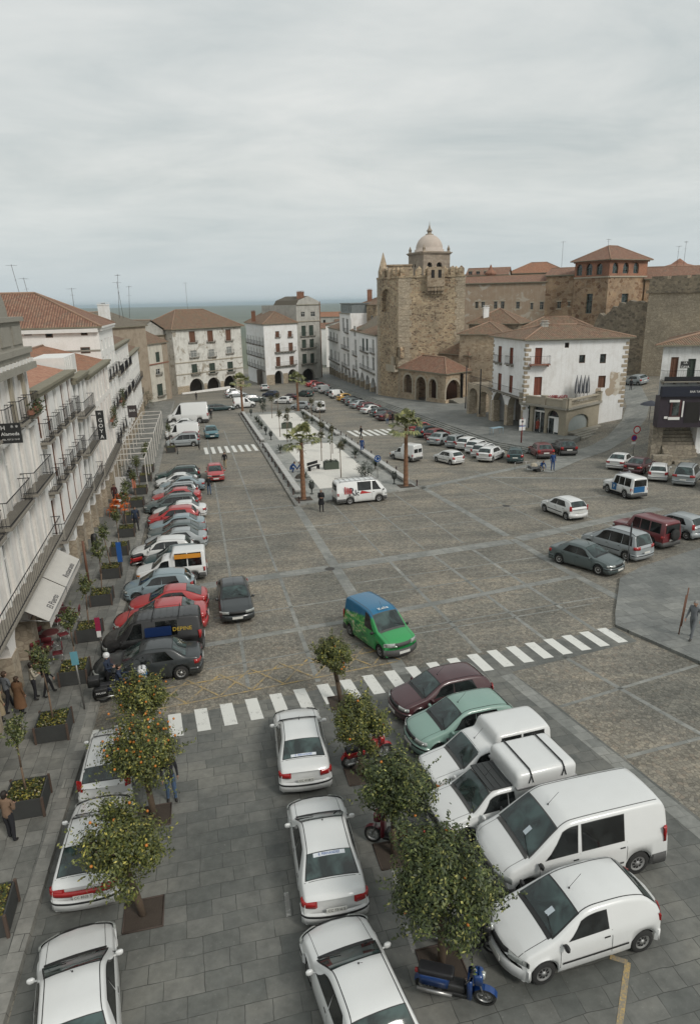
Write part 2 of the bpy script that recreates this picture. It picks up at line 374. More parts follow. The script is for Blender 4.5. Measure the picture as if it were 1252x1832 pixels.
def sheet(name, poly, mat, lvl, n=1, kind='structure', parent=None, label=None, cat=None):
 """flat laid surface; poly in square coordinates (u,v); strips given as 4 points may be cut n times"""
 m = MB(); h = .004*lvl
 if len(poly) == 4 and n > 1:
  a, b, c, d = [Vector(p) for p in poly]
  for i in range(n):
   t0, t1 = i/n, (i+1)/n; q = [a.lerp(b, t0), a.lerp(b, t1), d.lerp(c, t1), d.lerp(c, t0)]; m.q([W(p.x, p.y, h) for p in q])
 else: m.q([W(u, v, h) for u, v in poly])
 return m.build(name, mat, parent, kind=kind, label=label, cat=cat)
def strips(name, lines, mat, lvl):
 m = MB()
 for a, b, wd in lines:
  a, b = Vector(a), Vector(b); d = (b-a).normalized(); p = Vector((-d.y, d.x))*wd/2; n = max(1, int((b-a).length/10))
  for i in range(n):
   A, B = a.lerp(b, i/n), a.lerp(b, (i+1)/n); m.q([W(*(A-p), .004*lvl), W(*(B-p), .004*lvl), W(*(B+p), .004*lvl), W(*(A+p), .004*lvl)])
 return m.build(name, mat, kind='structure')
slab_near = slabs('slabs_near', .86, .50, cols=((.104, .108, .101), (.150, .150, .138)), k=1.08)
slab_walk = slabs('slabs_walk', .85, .48, cols=((.15, .15, .138), (.215, .212, .195)), rot=pi/2)
slab_band = slabs('slabs_band', .9, .45, cols=((.19, .195, .182), (.26, .262, .245)), joint=(.10, .10, .09), dirt=.6)
slab_plat = slabs('slabs_platform', 1.1, .7, cols=((.15, .155, .148), (.20, .205, .195)), dirt=.6)
# near slab carriageway, then the paved lines that divide the setts
cwA = [(21.55, -4.9), (23.3, 18.15)]
sheet('road', [(-6, -5.05), (-6, 16.0), (12.9, 13.24), (16.22, 12.81), (19.64, 12.35), (22.55, 11.85), (23.55, 18.5), (25.1, 18.4), (23.3, 3), (22.75, -4.95)], slab_near, 1)
strips('edge_band', [((4, 13.9), (16.2, 12.45), .55), ((16.2, 12.45), (22.4, 11.55), .55)], slab_band, 2)
thin = [((24.2, 1.12), (36.3, 1.17), .16), ((37.4, 1.17), (118, 1.35), .15), ((24.0, 3.95), (36.4, 4.0), .2), ((37.6, 3.95), (100, 3.9), .15),
  ((24.5, 11.32), (37.6, 10.9), .2), ((38.4, 10.85), (52.6, 10.4), .13), ((24.9, 14.68), (37.8, 13.85), .2), ((38.8, 13.72), (53.5, 13.2), .13),
  ((25.0, 17.35), (38.2, 16.62), .22), ((39.3, 16.6), (54.3, 16.2), .13), ((37.2, 24.2), (57, 22.8), .15), ((38.6, 28), (60, 26.4), .15), ((31.7, 20.2), (31.7, 20.3), .2),
  ((23.2, 14.6), (18.2, 15.8), .2), ((18.2, 15.8), (11, 17.6), .2), ((19.64, 12.4), (20.95, 19.5), .16), ((16.3, 12.85), (16.9, 20), .16), ((12.9, 13.4), (13.4, 20.5), .16)]
for u, a, b, wd in [(44.9, 0, 7.2, .15), (52.5, 0, 7.2, .3), (61.9, 0, 7.2, .18), (70.5, 0, 7.3, .15), (31.7, 0, 7.1, .15), (34.35, 8, 19.8, .12), (32.3, 8.3, 19.8, .12), (46.4, 7.6, 19.4, .18), (43.0, 7.6, 19.6, .1),
     (27.6, 7.4, 19.8, .12), (26.4, -.5, 19.0, .1), (46.6, 20.2, 34, .16), (51, 20, 30, .1), (35.4, 20.4, 24, .14)]:
 thin.append(((u, a), (u+(b-a)*.075, b), wd))
strips('paving_line', thin, slab_band, 1)
bands = [((36.45, -.6), (37.25, 7.1), .95), ((37.35, 7.8), (38.6, 19.7), 1.0), ((38.9, 20.4), (42.6, 34), 1.0), ((28.75, -.6), (29.5, 6.9), .42), ((29.7, 7.7), (31.6, 20.1), .46),
  ((23.6, 7.5), (53, 7.45), .62), ((25.5, 20.9), (33, 20.2), .5), ((33, 20.2), (39, 20.05), .5), ((39.8, 20.0), (56, 19.3), .55), ((55, 18.6), (63, 37.3), .8), ((57.2, 26.6), (52, 38), .5)]
strips('paved_band', bands, slab_band, 2)
# street that climbs to the right
lane = [(58, 32), (62.5, 37.8), (66.2, 43.5), (69.8, 49.2), (75, 54.5), (82, 60), (93, 66.5), (104, 72)]
m = MB()
for i in range(len(lane)-1):
 a, b = Vector(lane[i]), Vector(lane[i+1])
 def nn(k):
  k0, k1 = max(0, k-1), min(len(lane)-1, k+1); d = (Vector(lane[k1])-Vector(lane[k0])).normalized(); return Vector((-d.y, d.x))
 A0, A1, B0, B1 = a-nn(i)*1.45, a+nn(i)*1.45, b-nn(i+1)*1.45, b+nn(i+1)*1.45
 k = 8
 for j in range(k):
  for q0, q1 in ((0, .5), (.5, 1)):
   e = [A0.lerp(B0, j/k), A0.lerp(B0, (j+1)/k), A1.lerp(B1, (j+1)/k), A1.lerp(B1, j/k)]
   e = [e[0].lerp(e[3], q0), e[1].lerp(e[2], q0), e[1].lerp(e[2], q1), e[0].lerp(e[3], q1)]
   m.q([W(p.x, p.y, .03) for p in e])
m.build('street_lane', slab_band, kind='structure')
# left pavement with its kerb
KERB = [(-6, -5.35), (10, -5.1), (13.4, -5.01), (18.3, -4.9), (22.9, -4.71), (38, -4.47), (53, -4.41), (75, -4.3), (112, -4.2), (150, -4.0)]
kerbst = slabs('kerb_stone', .9, .5, cols=((.19, .185, .17), (.25, .245, .225)), dirt=.7)
m = MB(); k2 = MB()
for i in range(len(KERB)-1):
 (a, va), (b, vb) = KERB[i], KERB[i+1]; n = max(1, int((b-a)/8))
 for j in range(n):
  a_, b_ = a+(b-a)*j/n, a+(b-a)*(j+1)/n; va_, vb_ = va+(vb-va)*j/n, va+(vb-va)*(j+1)/n
  m.q([W(a_, -22, .145), W(a_, va_-.35, .145), W(b_, vb_-.35, .145), W(b_, -22, .145)])
  k2.q([W(a_, va_-.35, .15), W(a_, va_, .13), W(b_, vb_, .13), W(b_, vb_-.35, .15)]); k2.q([W(a_, va_, .13), W(a_, va_+.03, 0), W(b_, vb_+.03, 0), W(b_, vb_, .13)])
  k2.q([W(a_, va_-.35, .10), W(a_, va_-.35, .15), W(b_, vb_-.35, .15), W(b_, vb_-.35, .10)])
m.build('pavement', slab_walk, kind='structure'); k2.build('kerb', kerbst, kind='structure')
# right pavement corner
pc = [(25.12, 18.43), (26.29, 19.2), (30.3, 22.2), (31.6, 24.5), (33.4, 29.9), (35, 40), (5, 40), (5, 24.2), (20.95, 19.63)]
m = MB(); P = [W(u, v) for u, v in pc]; m.prism([(p.x, p.y) for p in P], lambda x, y: gz(x, y)-.1, lambda x, y: gz(x, y)+.14); m.build('pavement', slab_plat, kind='structure')
# raised pavement in front of the tower with four long steps
def platform():
 m = MB(); st = MB(); V0 = 34.35
 def edge(u): return V0 + (.0 if u > 72 else (72-u)*.38)     # turns away towards the street
 BK = lambda u: 62 if u > 73.01 else 39.2+(u-66.8)*1.15
 us = [66.8, 68, 70, 72, 73, 90, 110, 130, 150, 175, 205]
 for i in range(len(us)-1):
  a, b = us[i], us[i+1]; m.q([W(a, edge(a), 0)+Vector((0, 0, .6)), W(b, edge(b), 0)+Vector((0, 0, .6)), base(b, BK(b), .6), base(a, BK(a), .6)])
  if b <= 73.01: st.q([base(a, BK(a), .6), base(b, BK(b), .6), base(b, BK(b), -.6), base(a, BK(a), -.6)])
  for k in range(4):
   z1 = .6-.15*k; e0, e1 = .34*k, .34*(k+1)
   st.q([base(a, edge(a)-e0, z1), base(a, edge(a)-e0, z1-.15), base(b, edge(b)-e0, z1-.15), base(b, edge(b)-e0, z1)])
   if k < 3: st.q([base(a, edge(a)-e0, z1-.15), base(a, edge(a)-e1, z1-.15), base(b, edge(b)-e1, z1-.15), base(b, edge(b)-e0, z1-.15)])
 st.q([base(66.8, edge(66.8), .6), base(66.8, BK(66.8), .6), base(66.8, BK(66.8), -.6), base(66.8, edge(66.8), -.6)])
 st.q([base(73.0, BK(73), .6), base(73.0, 62, .6), base(73.0, 62, -.6), base(73.0, BK(73), -.6)])
 m.build('raised_pavement', slab_plat, kind='structure'); st.build('pavement_steps', slab_band, kind='structure')
def base(u, v, h=0): x, y = xy_of(u, v); return Vector((x, y, -S*u+h))
platform()
# painted marks
def road_paint(name, col, wear):
 s = NT(name); v = s.coord(); n = s.noise(v, 3, 6, .7); n2 = s.noise(v, 25, 3)
 s.l(s.mix(s.ramp(s.math('ADD', s.math('MULTIPLY', n.outputs['Fac'], .6), s.math('MULTIPLY', n2.outputs['Fac'], .4)), [(wear, 0), (wear+.1, .8)]), c4(col), (.19, .185, .17, 1)), s.b.inputs['Base Color']); s.b.inputs['Roughness'].default_value = .8
 MATS[name] = s.m; return s.m
wp = road_paint('white_road_paint', (.66, .66, .62), .56); yp = road_paint('yellow_road_paint', (.42, .30, .12), .44)
def stripes(n, v0, dv, ua, sl, ln, wd, name='crosswalk'):
 m = MB()
 for i in range(n):
  v = v0+dv*i; u = ua+sl*(v-v0); m.q([W(u, v, .012), W(u, v+wd, .012), W(u-ln, v+wd+.12, .012), W(u-ln, v+.12, .012)])
 return m.build(name, wp, kind='structure')
stripes(24, -4.95, .975, 22.82, .105, 1.55, .48)
stripes(8, .62, .85, 85.6, .02, 5.0, .42); stripes(7, 20.6, .95, 92.0, -.1, 5.5, .5)
m = MB()
for a_, b_ in (((512, 1597), (517, 1640)), ((725, 1655), (742, 1705)), ((700, 1545), (712, 1590))):
 A = GU(*a_); B = GU(*b_); m.q([W(A[0], A[1]-.06, .013), W(A[0], A[1]+.06, .013), W(B[0], B[1]+.06, .013), W(B[0], B[1]-.06, .013)])
m.build('worn_white_mark', road_paint('worn_paint', (.4, .4, .38), .42), kind='structure')
mc = M('manhole_iron', (.05, .045, .04), .6, .3, 20, bump=.5)
for px_, py_, r_ in ((590, 1018, .3), (905, 905, .3)):
 q_ = GU(px_, py_); m = MB(); m.q([W(q_[0]+r_*cos(2*pi*i/16), q_[1]+r_*sin(2*pi*i/16), .016 if q_[1] > -4.4 else .152) for i in range(16)]); m.build('manhole_cover', mc, kind='structure')
def yl(pts, wd=.11):
 m = MB()
 for a, b in pts:
  a, b = Vector(a), Vector(b); d = (b-a).normalized(); p = Vector((-d.y, d.x))*wd/2
  m.q([W(*(A), .0125+.0003*len(m.f)) for A in (a-p, b-p, b+p, a+p)])
 return m.build('yellow_marking', yp, kind='structure')
box = [((23.45, -4.3), (24.75, 7.6)), ((25.2, -2.2), (26.0, 7.6))]
for i in range(9):
 v = -3.9+1.3*i; u = 23.5+.11*(v+4.3); box += [((u+.05, v), (u+1.8, v+1.25)), ((u+1.8, v), (u+.15, v+1.25))]
yl(box, .09); ya, yb, yc = GU(1090, 1712), GU(1122, 1722), GU(1106, 1845); yl([(ya, yb), (yb, yc)], .13)
# buildings: tools
WHITEW = plaster('limewash_white', (.80, .79, .76), (.44, .41, .36), amount=.25, streak=.22); CREAM = plaster('cream_plaster', (.60, .57, .49), amount=.5, streak=.6); GREYP = plaster('grey_render', (.44, .43, .39), (.2, .19, .17), .6, .7)
AGED = plaster('aged_plaster', (.68, .67, .62), (.36, .34, .30), .75, .7, patches=.2, patchcol=(.33, .29, .23)); WHITEP = plaster('white_patchy_plaster', (.80, .80, .79), (.42, .38, .30), .35, .35)
PINKW = plaster('warm_white_plaster', (.78, .745, .70), amount=.25, streak=.3)
PEEL = plaster('peeled_plaster', (.36, .30, .23), (.22, .17, .12), .8, .6)
GRAN = rubble('granite_blocks', 1.6, ((.24, .215, .17), (.30, .265, .21), (.36, .32, .25)), (.22, .19, .15), .3, 1.2)
PILLAR = rubble('pillar_stone', 2.2, ((.33, .28, .21), (.39, .33, .25), (.45, .39, .30)), (.30, .25, .19), .3, 1.6)
RUB = rubble('tower_rubble', 1.9, ((.14, .10, .07), (.24, .18, .12), (.34, .27, .18), (.43, .35, .24), (.28, .18, .11)), (.37, .30, .21), .7, 1.7)
RUB2 = rubble('chapel_rubble', 1.5, ((.25, .18, .12), (.34, .27, .19), (.42, .34, .25)), (.37, .30, .22), .4, 1.6)
RUBD = rubble('old_wall_rubble', 1.7, ((.13, .11, .085), (.22, .185, .135), (.29, .245, .18)), (.24, .20, .15), .8, 1.5)
PALR = rubble('palace_rubble', .9, ((.15, .085, .05), (.27, .18, .11), (.36, .27, .18), (.20, .12, .075)), (.30, .22, .15), .5, 1.4)
ASH = rubble('ashlar', 1.7, ((.33, .28, .21), (.39, .33, .25), (.44, .375, .285)), (.30, .25, .185), .2, 2.0, .5)
BRICK = rubble('thin_brick', 5.0, ((.22, .09, .05), (.30, .13, .075), (.26, .12, .08)), (.28, .18, .13), .3, 2.2)
STONE = M('cut_stone', (.36, .32, .25), .9, .22, 1.2, bump=.2, fine=.15); STONEG = M('grey_stone', (.28, .265, .225), .9, .25, 1.0, bump=.2, fine=.2); MOSSY = M('weathered_cornice', (.20, .185, .135), .95, .35, 1.1, bump=.3, fine=.25)
T_RED = tiles('tiles_red'); T_OLD = tiles('tiles_old', (.17, .10, .065), (.27, .17, .11), (.17, .15, .10), .75); T_NEW = tiles('tiles_new', (.38, .18, .115), (.47, .26, .17), (.40, .2, .14), .1); T_ORG = tiles('tiles_orange', (.29, .13, .075), (.38, .2, .12), (.22, .15, .1), .45); T_GREY = tiles('tiles_grey', (.15, .125, .095), (.22, .185, .14), (.16, .15, .11), .8)
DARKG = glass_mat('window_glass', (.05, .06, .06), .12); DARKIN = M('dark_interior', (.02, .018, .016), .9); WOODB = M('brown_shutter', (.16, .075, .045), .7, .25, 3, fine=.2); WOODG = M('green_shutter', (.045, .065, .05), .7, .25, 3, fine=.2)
WOODR = M('red_brown_shutter', (.21, .065, .04), .7, .2, 3, fine=.2); CURT = M('pale_curtain', (.27, .28, .265), .9, .25, 2.5, fine=.3); IRON = M('black_iron', (.02, .02, .022), .55, .2, 5, metal=.3); FRAMEW = M('white_frame', (.70, .69, .66), .6, .15, 3); FRAMEB = M('brown_frame', (.12, .07, .045), .6)
SLABC = M('balcony_slab', (.24, .22, .185), .9, .25, 2, fine=.2); SLABR = M('tiled_balcony', (.26, .12, .08), .8, .2, 3)
YEL = M('yellow_lettering', (.55, .38, .05), .6); REDT = M('red_lettering', (.45, .03, .03), .5); DKT = M('dark_lettering', (.04, .04, .05), .5); WHT = M('white_lettering', (.75, .75, .73), .5); BLT = M('blue_lettering', (.05, .12, .35), .5); ORG = M('orange_stripe', (.62, .26, .03), .5)
class Fac:
 """a vertical face seen from outside, a at the left end and b at the right"""
 def __init__(f, a, b):
  f.a, f.b = Vector(a[:2]), Vector(b[:2]); f.d = (f.b-f.a); f.L = f.d.length; f.d.normalize(); f.n = Vector((f.d.y, -f.d.x))
 def P(f, s, z, o=0.0): q = f.a+f.d*s+f.n*o; return Vector((q.x, q.y, z))
 def sz(f, px, py):
  d = ray(px, py); k = (f.a.dot(f.n))/(d.x*f.n.x+d.y*f.n.y); p = Vector((d.x, d.y))*k; return (p-f.a).dot(f.d), CAM_H+d.z*k
 def rect(f, x0, y0, x1, y1):
  a, b = f.sz(x0, (y0+y1)/2)[0], f.sz(x1, (y0+y1)/2)[0]; xm = (x0+x1)/2; return a, b, f.sz(xm, y1)[1], f.sz(xm, y0)[1]
 def T(f, s, z, o): q = f.P(s, z, o); return Matrix(((f.d.x, 0, f.n.x, q.x), (f.d.y, 0, f.n.y, q.y), (0, 1, 0, q.z), (0, 0, 0, 1)))
 def box(f, m, s0, s1, z0, z1, o0, o1, mi=0):
  p = [f.P(s, z, o) for z in (z0, z1) for s, o in ((s0, o1), (s1, o1), (s1, o0), (s0, o0))]; b = len(m.v); m.v += [tuple(q) for q in p]
  for q in ((3, 2, 1, 0), (4, 5, 6, 7), (0, 1, 5, 4), (1, 2, 6, 5), (2, 3, 7, 6), (3, 0, 4, 7)): m.f.append(tuple(b+i for i in q)); m.mi.append(mi); m.sm.append(False)
def arch_z(h, s):
 """height of the opening at s"""
 if not h.get('arch'): return h['z1']
 c = (h['s0']+h['s1'])/2; a = (h['s1']-h['s0'])/2; r = h.get('rise', a); t = max(0, 1-((s-c)/a)**2); return h['z1']-r+r*sqrt(t)
def wall_mesh(m, F, s0, s1, z0, z1, holes, mi=0, depth=.25, mj=None):
 mj = mi if mj is None else mj; holes = [h for h in holes if h['s1'] > s0+.01 and h['s0'] < s1-.01]
 ss = sorted({s0, s1} | {round(h[k], 4) for h in holes for k in ('s0', 's1') if s0 < h[k] < s1}); zs = sorted({z0, z1} | {round(h[k], 4) for h in holes for k in ('z0', 'z1') if z0 < h[k] < z1})
 for i in range(len(ss)-1):
  for j in range(len(zs)-1):
   a, b, c, d = ss[i], ss[i+1], zs[j], zs[j+1]; x, z = (a+b)/2, (c+d)/2
   if any(h['s0']-1e-4 < x < h['s1']+1e-4 and h['z0']-1e-4 < z < h['z1']+1e-4 for h in holes): continue
   m.q([F.P(a, c), F.P(b, c), F.P(b, d), F.P(a, d)], mi)
 for h in holes:
  D = h.get('depth', depth); a, b, c, d = h['s0'], h['s1'], h['z0'], h['z1']; n = 10 if h.get('arch') else 1
  if c > z0+.01: m.q([F.P(a, c), F.P(b, c), F.P(b, c, -D), F.P(a, c, -D)], mj)
  za = arch_z(h, a) if h.get('arch') else d
  m.q([F.P(a, c), F.P(a, c, -D), F.P(a, za, -D), F.P(a, za)], mj); m.q([F.P(b, c), F.P(b, za), F.P(b, za, -D), F.P(b, c, -D)], mj)
  for i in range(n):
   e, g = a+(b-a)*(1-cos(pi*i/n))/2 if n > 1 else a, a+(b-a)*(1-cos(pi*(i+1)/n))/2 if n > 1 else b; ze, zg = arch_z(h, e), arch_z(h, g)
   m.q([F.P(e, ze), F.P(e, ze, -D), F.P(g, zg, -D), F.P(g, zg)], mj)
   if n > 1: m.q([F.P(e, ze), F.P(g, zg), F.P(g, d), F.P(e, d)], mi)
def window(F, parent, h, kind='glass', frame=None, depth=.22, name='window', bars=True):
 a, b, c, d = h['s0'], h['s1'], h['z0'], h['z1']; D = h.get('depth', depth)-.04; fm = frame or FRAMEW; n = 8 if h.get('arch') else 1
 mt = dict(glass=DARKG, dark=DARKIN, brown=WOODB, green=WOODG, red=WOODR, curtain=CURT)[kind]
 f = MB(); t = .06
 if kind in ('brown', 'green', 'red'):
  F.box(f, a, a+t, c, d-(h.get('rise', (b-a)/2) if n > 1 else 0), -D, -D+.05); F.box(f, b-t, b, c, d-(h.get('rise', (b-a)/2) if n > 1 else 0), -D, -D+.05); F.box(f, (a+b)/2-.03, (a+b)/2+.03, c+.02, d-.02, -D, -D+.045)
  k = max(3, int((d-c)/.3))
  for i in range(1, k): z = c+(d-c)*i/k; F.box(f, a+t, (a+b)/2-.03, z-.02, z+.02, -D+.004, -D+.03); F.box(f, (a+b)/2+.03, b-t, z-.02, z+.02, -D+.004, -D+.03)
  w_ = f.build(name, mt, parent)
 else:
  zt = d-(h.get('rise', (b-a)/2) if n > 1 else 0)
  F.box(f, a, a+t, c, zt, -D, -D+.07); F.box(f, b-t, b, c, zt, -D, -D+.07); F.box(f, a+t, b-t, c, c+t, -D, -D+.068); F.box(f, a+t, b-t, zt-t, zt, -D, -D+.068)
  if bars: F.box(f, (a+b)/2-.025, (a+b)/2+.025, c+t, zt-t, -D, -D+.06); F.box(f, a+t, b-t, c+(zt-c)*.66-.02, c+(zt-c)*.66+.02, -D, -D+.055)
  w_ = f.build(name, fm, parent)
 p = MB()
 for i in range(n):
  e, g = a+(b-a)*i/n, a+(b-a)*(i+1)/n; p.q([F.P(e, c, -D-.01), F.P(g, c, -D-.01), F.P(g, arch_z(h, g), -D-.01), F.P(e, arch_z(h, e), -D-.01)])
 p.build('pane' if kind in ('glass', 'dark', 'curtain') else 'shutter', mt, w_); return w_
def balcony(F, parent, s0, s1, z, proj=.55, h=1.0, slab=None, rail=None, step=.13, t=.12):
 m = MB(); F.box(m, s0, s1, z-t, z, .004, proj); k = max(2, int((s1-s0)/1.0))
 for i in range(k): s = s0+.15+(s1-s0-.3)*i/(k-1); F.box(m, s-.05, s+.05, z-t-.22, z-t+.002, .01, proj*.55)
 b = m.build('balcony', slab or SLABC, parent); r = MB(); o = proj-.05
 for zz_ in (z+.08, z+h): r.bar(F.P(s0+.03, zz_, o), F.P(s1-.03, zz_, o), .022, 4); [r.bar(F.P(s, zz_, .02), F.P(s, zz_, o), .022, 4) for s in (s0+.03, s1-.03)]
 n = max(2, int((s1-s0)/step)); n = min(n, 60)
 for i in range(n+1): s = s0+.03+(s1-s0-.06)*i/n; r.bar(F.P(s, z, o), F.P(s, z+h, o), .008, 3, cap=False)
 for s in (s0+.03, s1-.03):
  for k in range(1, 4): oo = o*k/4; r.bar(F.P(s, z, oo), F.P(s, z+h, oo), .011, 3, cap=False)
 r.build('railing', rail or IRON, b); return b
def roof_part(parent, quad, ze, rise, mat, kind='hip', over=.45, name='roof', ridge=1.0, thick=.14):
 """quad: front-left, front-right, back-right, back-left"""
 q = [Vector(p[:2]) for p in quad]; c = sum(q, Vector((0, 0)))/4; m = MB()
 e = []
 for i in range(4):
  a, b, d = q[i-1], q[i], q[(i+1) % 4]; n1 = (b-a).normalized(); n2 = (d-b).normalized(); o1 = Vector((n1.y, -n1.x)); o2 = Vector((n2.y, -n2.x)); k = over/max(.3, 1+o1.dot(o2)); e.append(b+(o1+o2)*k)
 def v3(p, z): return Vector((p.x, p.y, z))
 def face(pts, a, b):
  d = (b-a).normalized(); nrm = None; uvs = []
  for p in pts:
   r_ = Vector((p.x, p.y))-a; s = r_.dot(d); t = abs(r_.x*d.y-r_.y*d.x); uvs.append((s, -hypot(t, p.z-ze)))
  m.q(pts, 0, uv=uvs)
 lf, ls = (e[1]-e[0]).length, (e[2]-e[1]).length
 A, B = (e[0]+e[3])/2, (e[1]+e[2])/2; Cc, Dd = (e[0]+e[1])/2, (e[3]+e[2])/2
 if kind == 'hip':
  if lf >= ls: k = min(.49, ls/2/lf*ridge); R0, R1 = A.lerp(B, k), B.lerp(A, k); fs = [([0, 1], R1, R0), ([2, 3], R0, R1), ([1, 2], R1, None), ([3, 0], R0, None)]
  else: k = min(.49, lf/2/ls*ridge); R0, R1 = Cc.lerp(Dd, k), Dd.lerp(Cc, k); fs = [([1, 2], R1, R0), ([3, 0], R0, R1), ([0, 1], R0, None), ([2, 3], R1, None)]
  for (i, j), r1, r2 in fs: face([v3(e[i], ze), v3(e[j], ze), v3(r1, ze+rise)]+([v3(r2, ze+rise)] if r2 is not None else []), e[i], e[j])
  ridges = [(R0, R1, 1)]+[(e[i], R0 if (e[i]-R0).length < (e[i]-R1).length else R1, 0) for i in range(4)]
  for a, b, top in ridges: m.bar(v3(a, ze+(rise if top else 0)+.02), v3(b, ze+rise+.02), .11, 6, 1)
 elif kind == 'gable':
  face([v3(e[0], ze), v3(e[1], ze), v3(B, ze+rise), v3(A, ze+rise)], e[0], e[1]); face([v3(e[2], ze), v3(e[3], ze), v3(A, ze+rise), v3(B, ze+rise)], e[2], e[3])
  qa, qb = (q[0]+q[3])/2, (q[1]+q[2])/2; m.q([v3(q[1], ze), v3(q[2], ze), v3(qb, ze+rise*.94)], 2); m.q([v3(q[3], ze), v3(q[0], ze), v3(qa, ze+rise*.94)], 2); m.bar(v3(A, ze+rise+.02), v3(B, ze+rise+.02), .11, 6, 1)
 elif kind == 'side':      # ridge runs away from the front
  face([v3(e[1], ze), v3(e[2], ze), v3(Dd, ze+rise), v3(Cc, ze+rise)], e[1], e[2]); face([v3(e[3], ze), v3(e[0], ze), v3(Cc, ze+rise), v3(Dd, ze+rise)], e[3], e[0])
  qa, qb = (q[0]+q[1])/2, (q[2]+q[3])/2; m.q([v3(q[0], ze), v3(q[1], ze), v3(qa, ze+rise*.94)], 2); m.q([v3(q[2], ze), v3(q[3], ze), v3(qb, ze+rise*.94)], 2); m.bar(v3(Cc, ze+rise+.02), v3(Dd, ze+rise+.02), .11, 6, 1)
 elif kind == 'shed':
  face([v3(e[0], ze), v3(e[1], ze), v3(e[2], ze+rise), v3(e[3], ze+rise)], e[0], e[1])
  m.q([v3(q[1], ze), v3(q[2], ze), v3(q[2], ze+rise*.95)], 2); m.q([v3(q[3], ze), v3(q[0], ze), v3(q[3], ze+rise*.95)], 2); m.q([v3(q[2], ze), v3(q[3], ze), v3(q[3], ze+rise*.95), v3(q[2], ze+rise*.95)], 2)
 for i in range(4): j = (i+1) % 4; m.q([v3(e[i], ze-thick), v3(e[j], ze-thick), v3(e[j], ze), v3(e[i], ze)], 3)
 m.q([v3(p, ze-thick) for p in e[::-1]], 3)
 return m.build(name, [mat, M('ridge_tile', (.30, .2, .14), .9, .3, 2), GREYP, MOSSY], parent)
def hole(a, b, c, d, arch=False, **k): return dict(s0=a, s1=b, z0=c, z1=d, arch=arch, **k)
def root_at(name, F, z, label, cat='house', group=None):
 q = F.P(F.L/2, z); o = bpy.data.objects.new(name, None); link(o, None, label, cat, group); o.location = q; o['o'] = 0; del o['o']; ROOTS.append(o); return o
ROOTS = []
def settle():
 """hand world-placed parts over to their Empties without moving them"""
 for r in ROOTS:
  inv = Matrix.Translation(r.location).inverted()
  for c in [o for o in bpy.data.objects if o.parent == r]:
   c.matrix_parent_inverse = inv
 ROOTS.clear()
def shell(parent, F, back, z0, z1, mat, front_holes, depth=.25, side_mat=None, mj=None, mats=None, side_holes=None):
 """four walls: front with openings; back = depth of the house"""
 m = MB(); wall_mesh(m, F, 0, F.L, z0, z1, front_holes, 0, depth, mj=1); A, B = F.P(0, 0, -back), F.P(F.L, 0, -back)
 R_ = Fac(F.b, B); wall_mesh(m, R_, 0, R_.L, z0, z1, (side_holes or {}).get('R', []), 2, depth); L_f = Fac(A, F.a); wall_mesh(m, L_f, 0, L_f.L, z0, z1, (side_holes or {}).get('L', []), 2, depth); K = Fac(B, A); wall_mesh(m, K, 0, K.L, z0, z1, [], 2)
 m.q([F.P(0, z1), F.P(F.L, z1), Vector((B.x, B.y, z1)), Vector((A.x, A.y, z1))], 2)
 w_ = m.build('wall', mats or [mat, mat, side_mat or mat], parent); return w_, R_, L_f, [F.a, F.b, B.xy, A.xy]
def band(parent, F, z, h=.18, proj=.12, mat=None, name='cornice', s0=0, s1=None):
 m = MB(); F.box(m, s0, F.L if s1 is None else s1, z, z+h, .003, proj); return m.build(name, mat or STONE, parent)
def chimney(parent, x, y, z0, z1, w_=.6, mat=None):
 m = MB(); m.box((x-w_/2, y-w_/2, z0), (x+w_/2, y+w_/2, z1)); m.box((x-w_/2-.08, y-w_/2-.08, z1-.18), (x+w_/2+.08, y+w_/2+.08, z1-.06)); m.box((x-w_/2-.05, y-w_/2-.05, z1+.15), (x+w_/2+.05, y+w_/2+.05, z1+.22)); [m.box((x+a-.06, y+b-.06, z1), (x+a+.06, y+b+.06, z1+.15)) for a in (-.2, .2) for b in (-.2, .2)]
 return m.build('chimney', mat or GREYP, parent)
def aerial(x, y, z, h, label, els=5, lean=0.0, rz=.4):
 o = bpy.data.objects.new('tv_aerial', None); link(o, None, label, 'aerial', 'aerials on the roofs'); o.location = (x, y, z)
 m = MB(); m.bar((0, 0, -.3), (lean, 0, h), .035, 5); m.build('mast', M('aerial_metal', (.16, .16, .16), .5, metal=.4), o); g = MB()
 g.bar((lean-.7*cos(rz), -.7*sin(rz), h-.15), (lean+.7*cos(rz), .7*sin(rz), h-.15), .02, 4)
 for i in range(els): t = -.65+1.3*i/(els-1); g.bar((lean+t*cos(rz)-.35*sin(rz), t*sin(rz)+.35*cos(rz), h-.15), (lean+t*cos(rz)+.35*sin(rz), t*sin(rz)-.35*cos(rz), h-.15), .014, 4)
 g.bar((lean*.7-.4*sin(rz), .4*cos(rz), h*.68), (lean*.7+.4*sin(rz), -.4*cos(rz), h*.68), .016, 4); g.build('antenna', M('aerial_metal', (.16, .16, .16), .5, metal=.4), o); return o
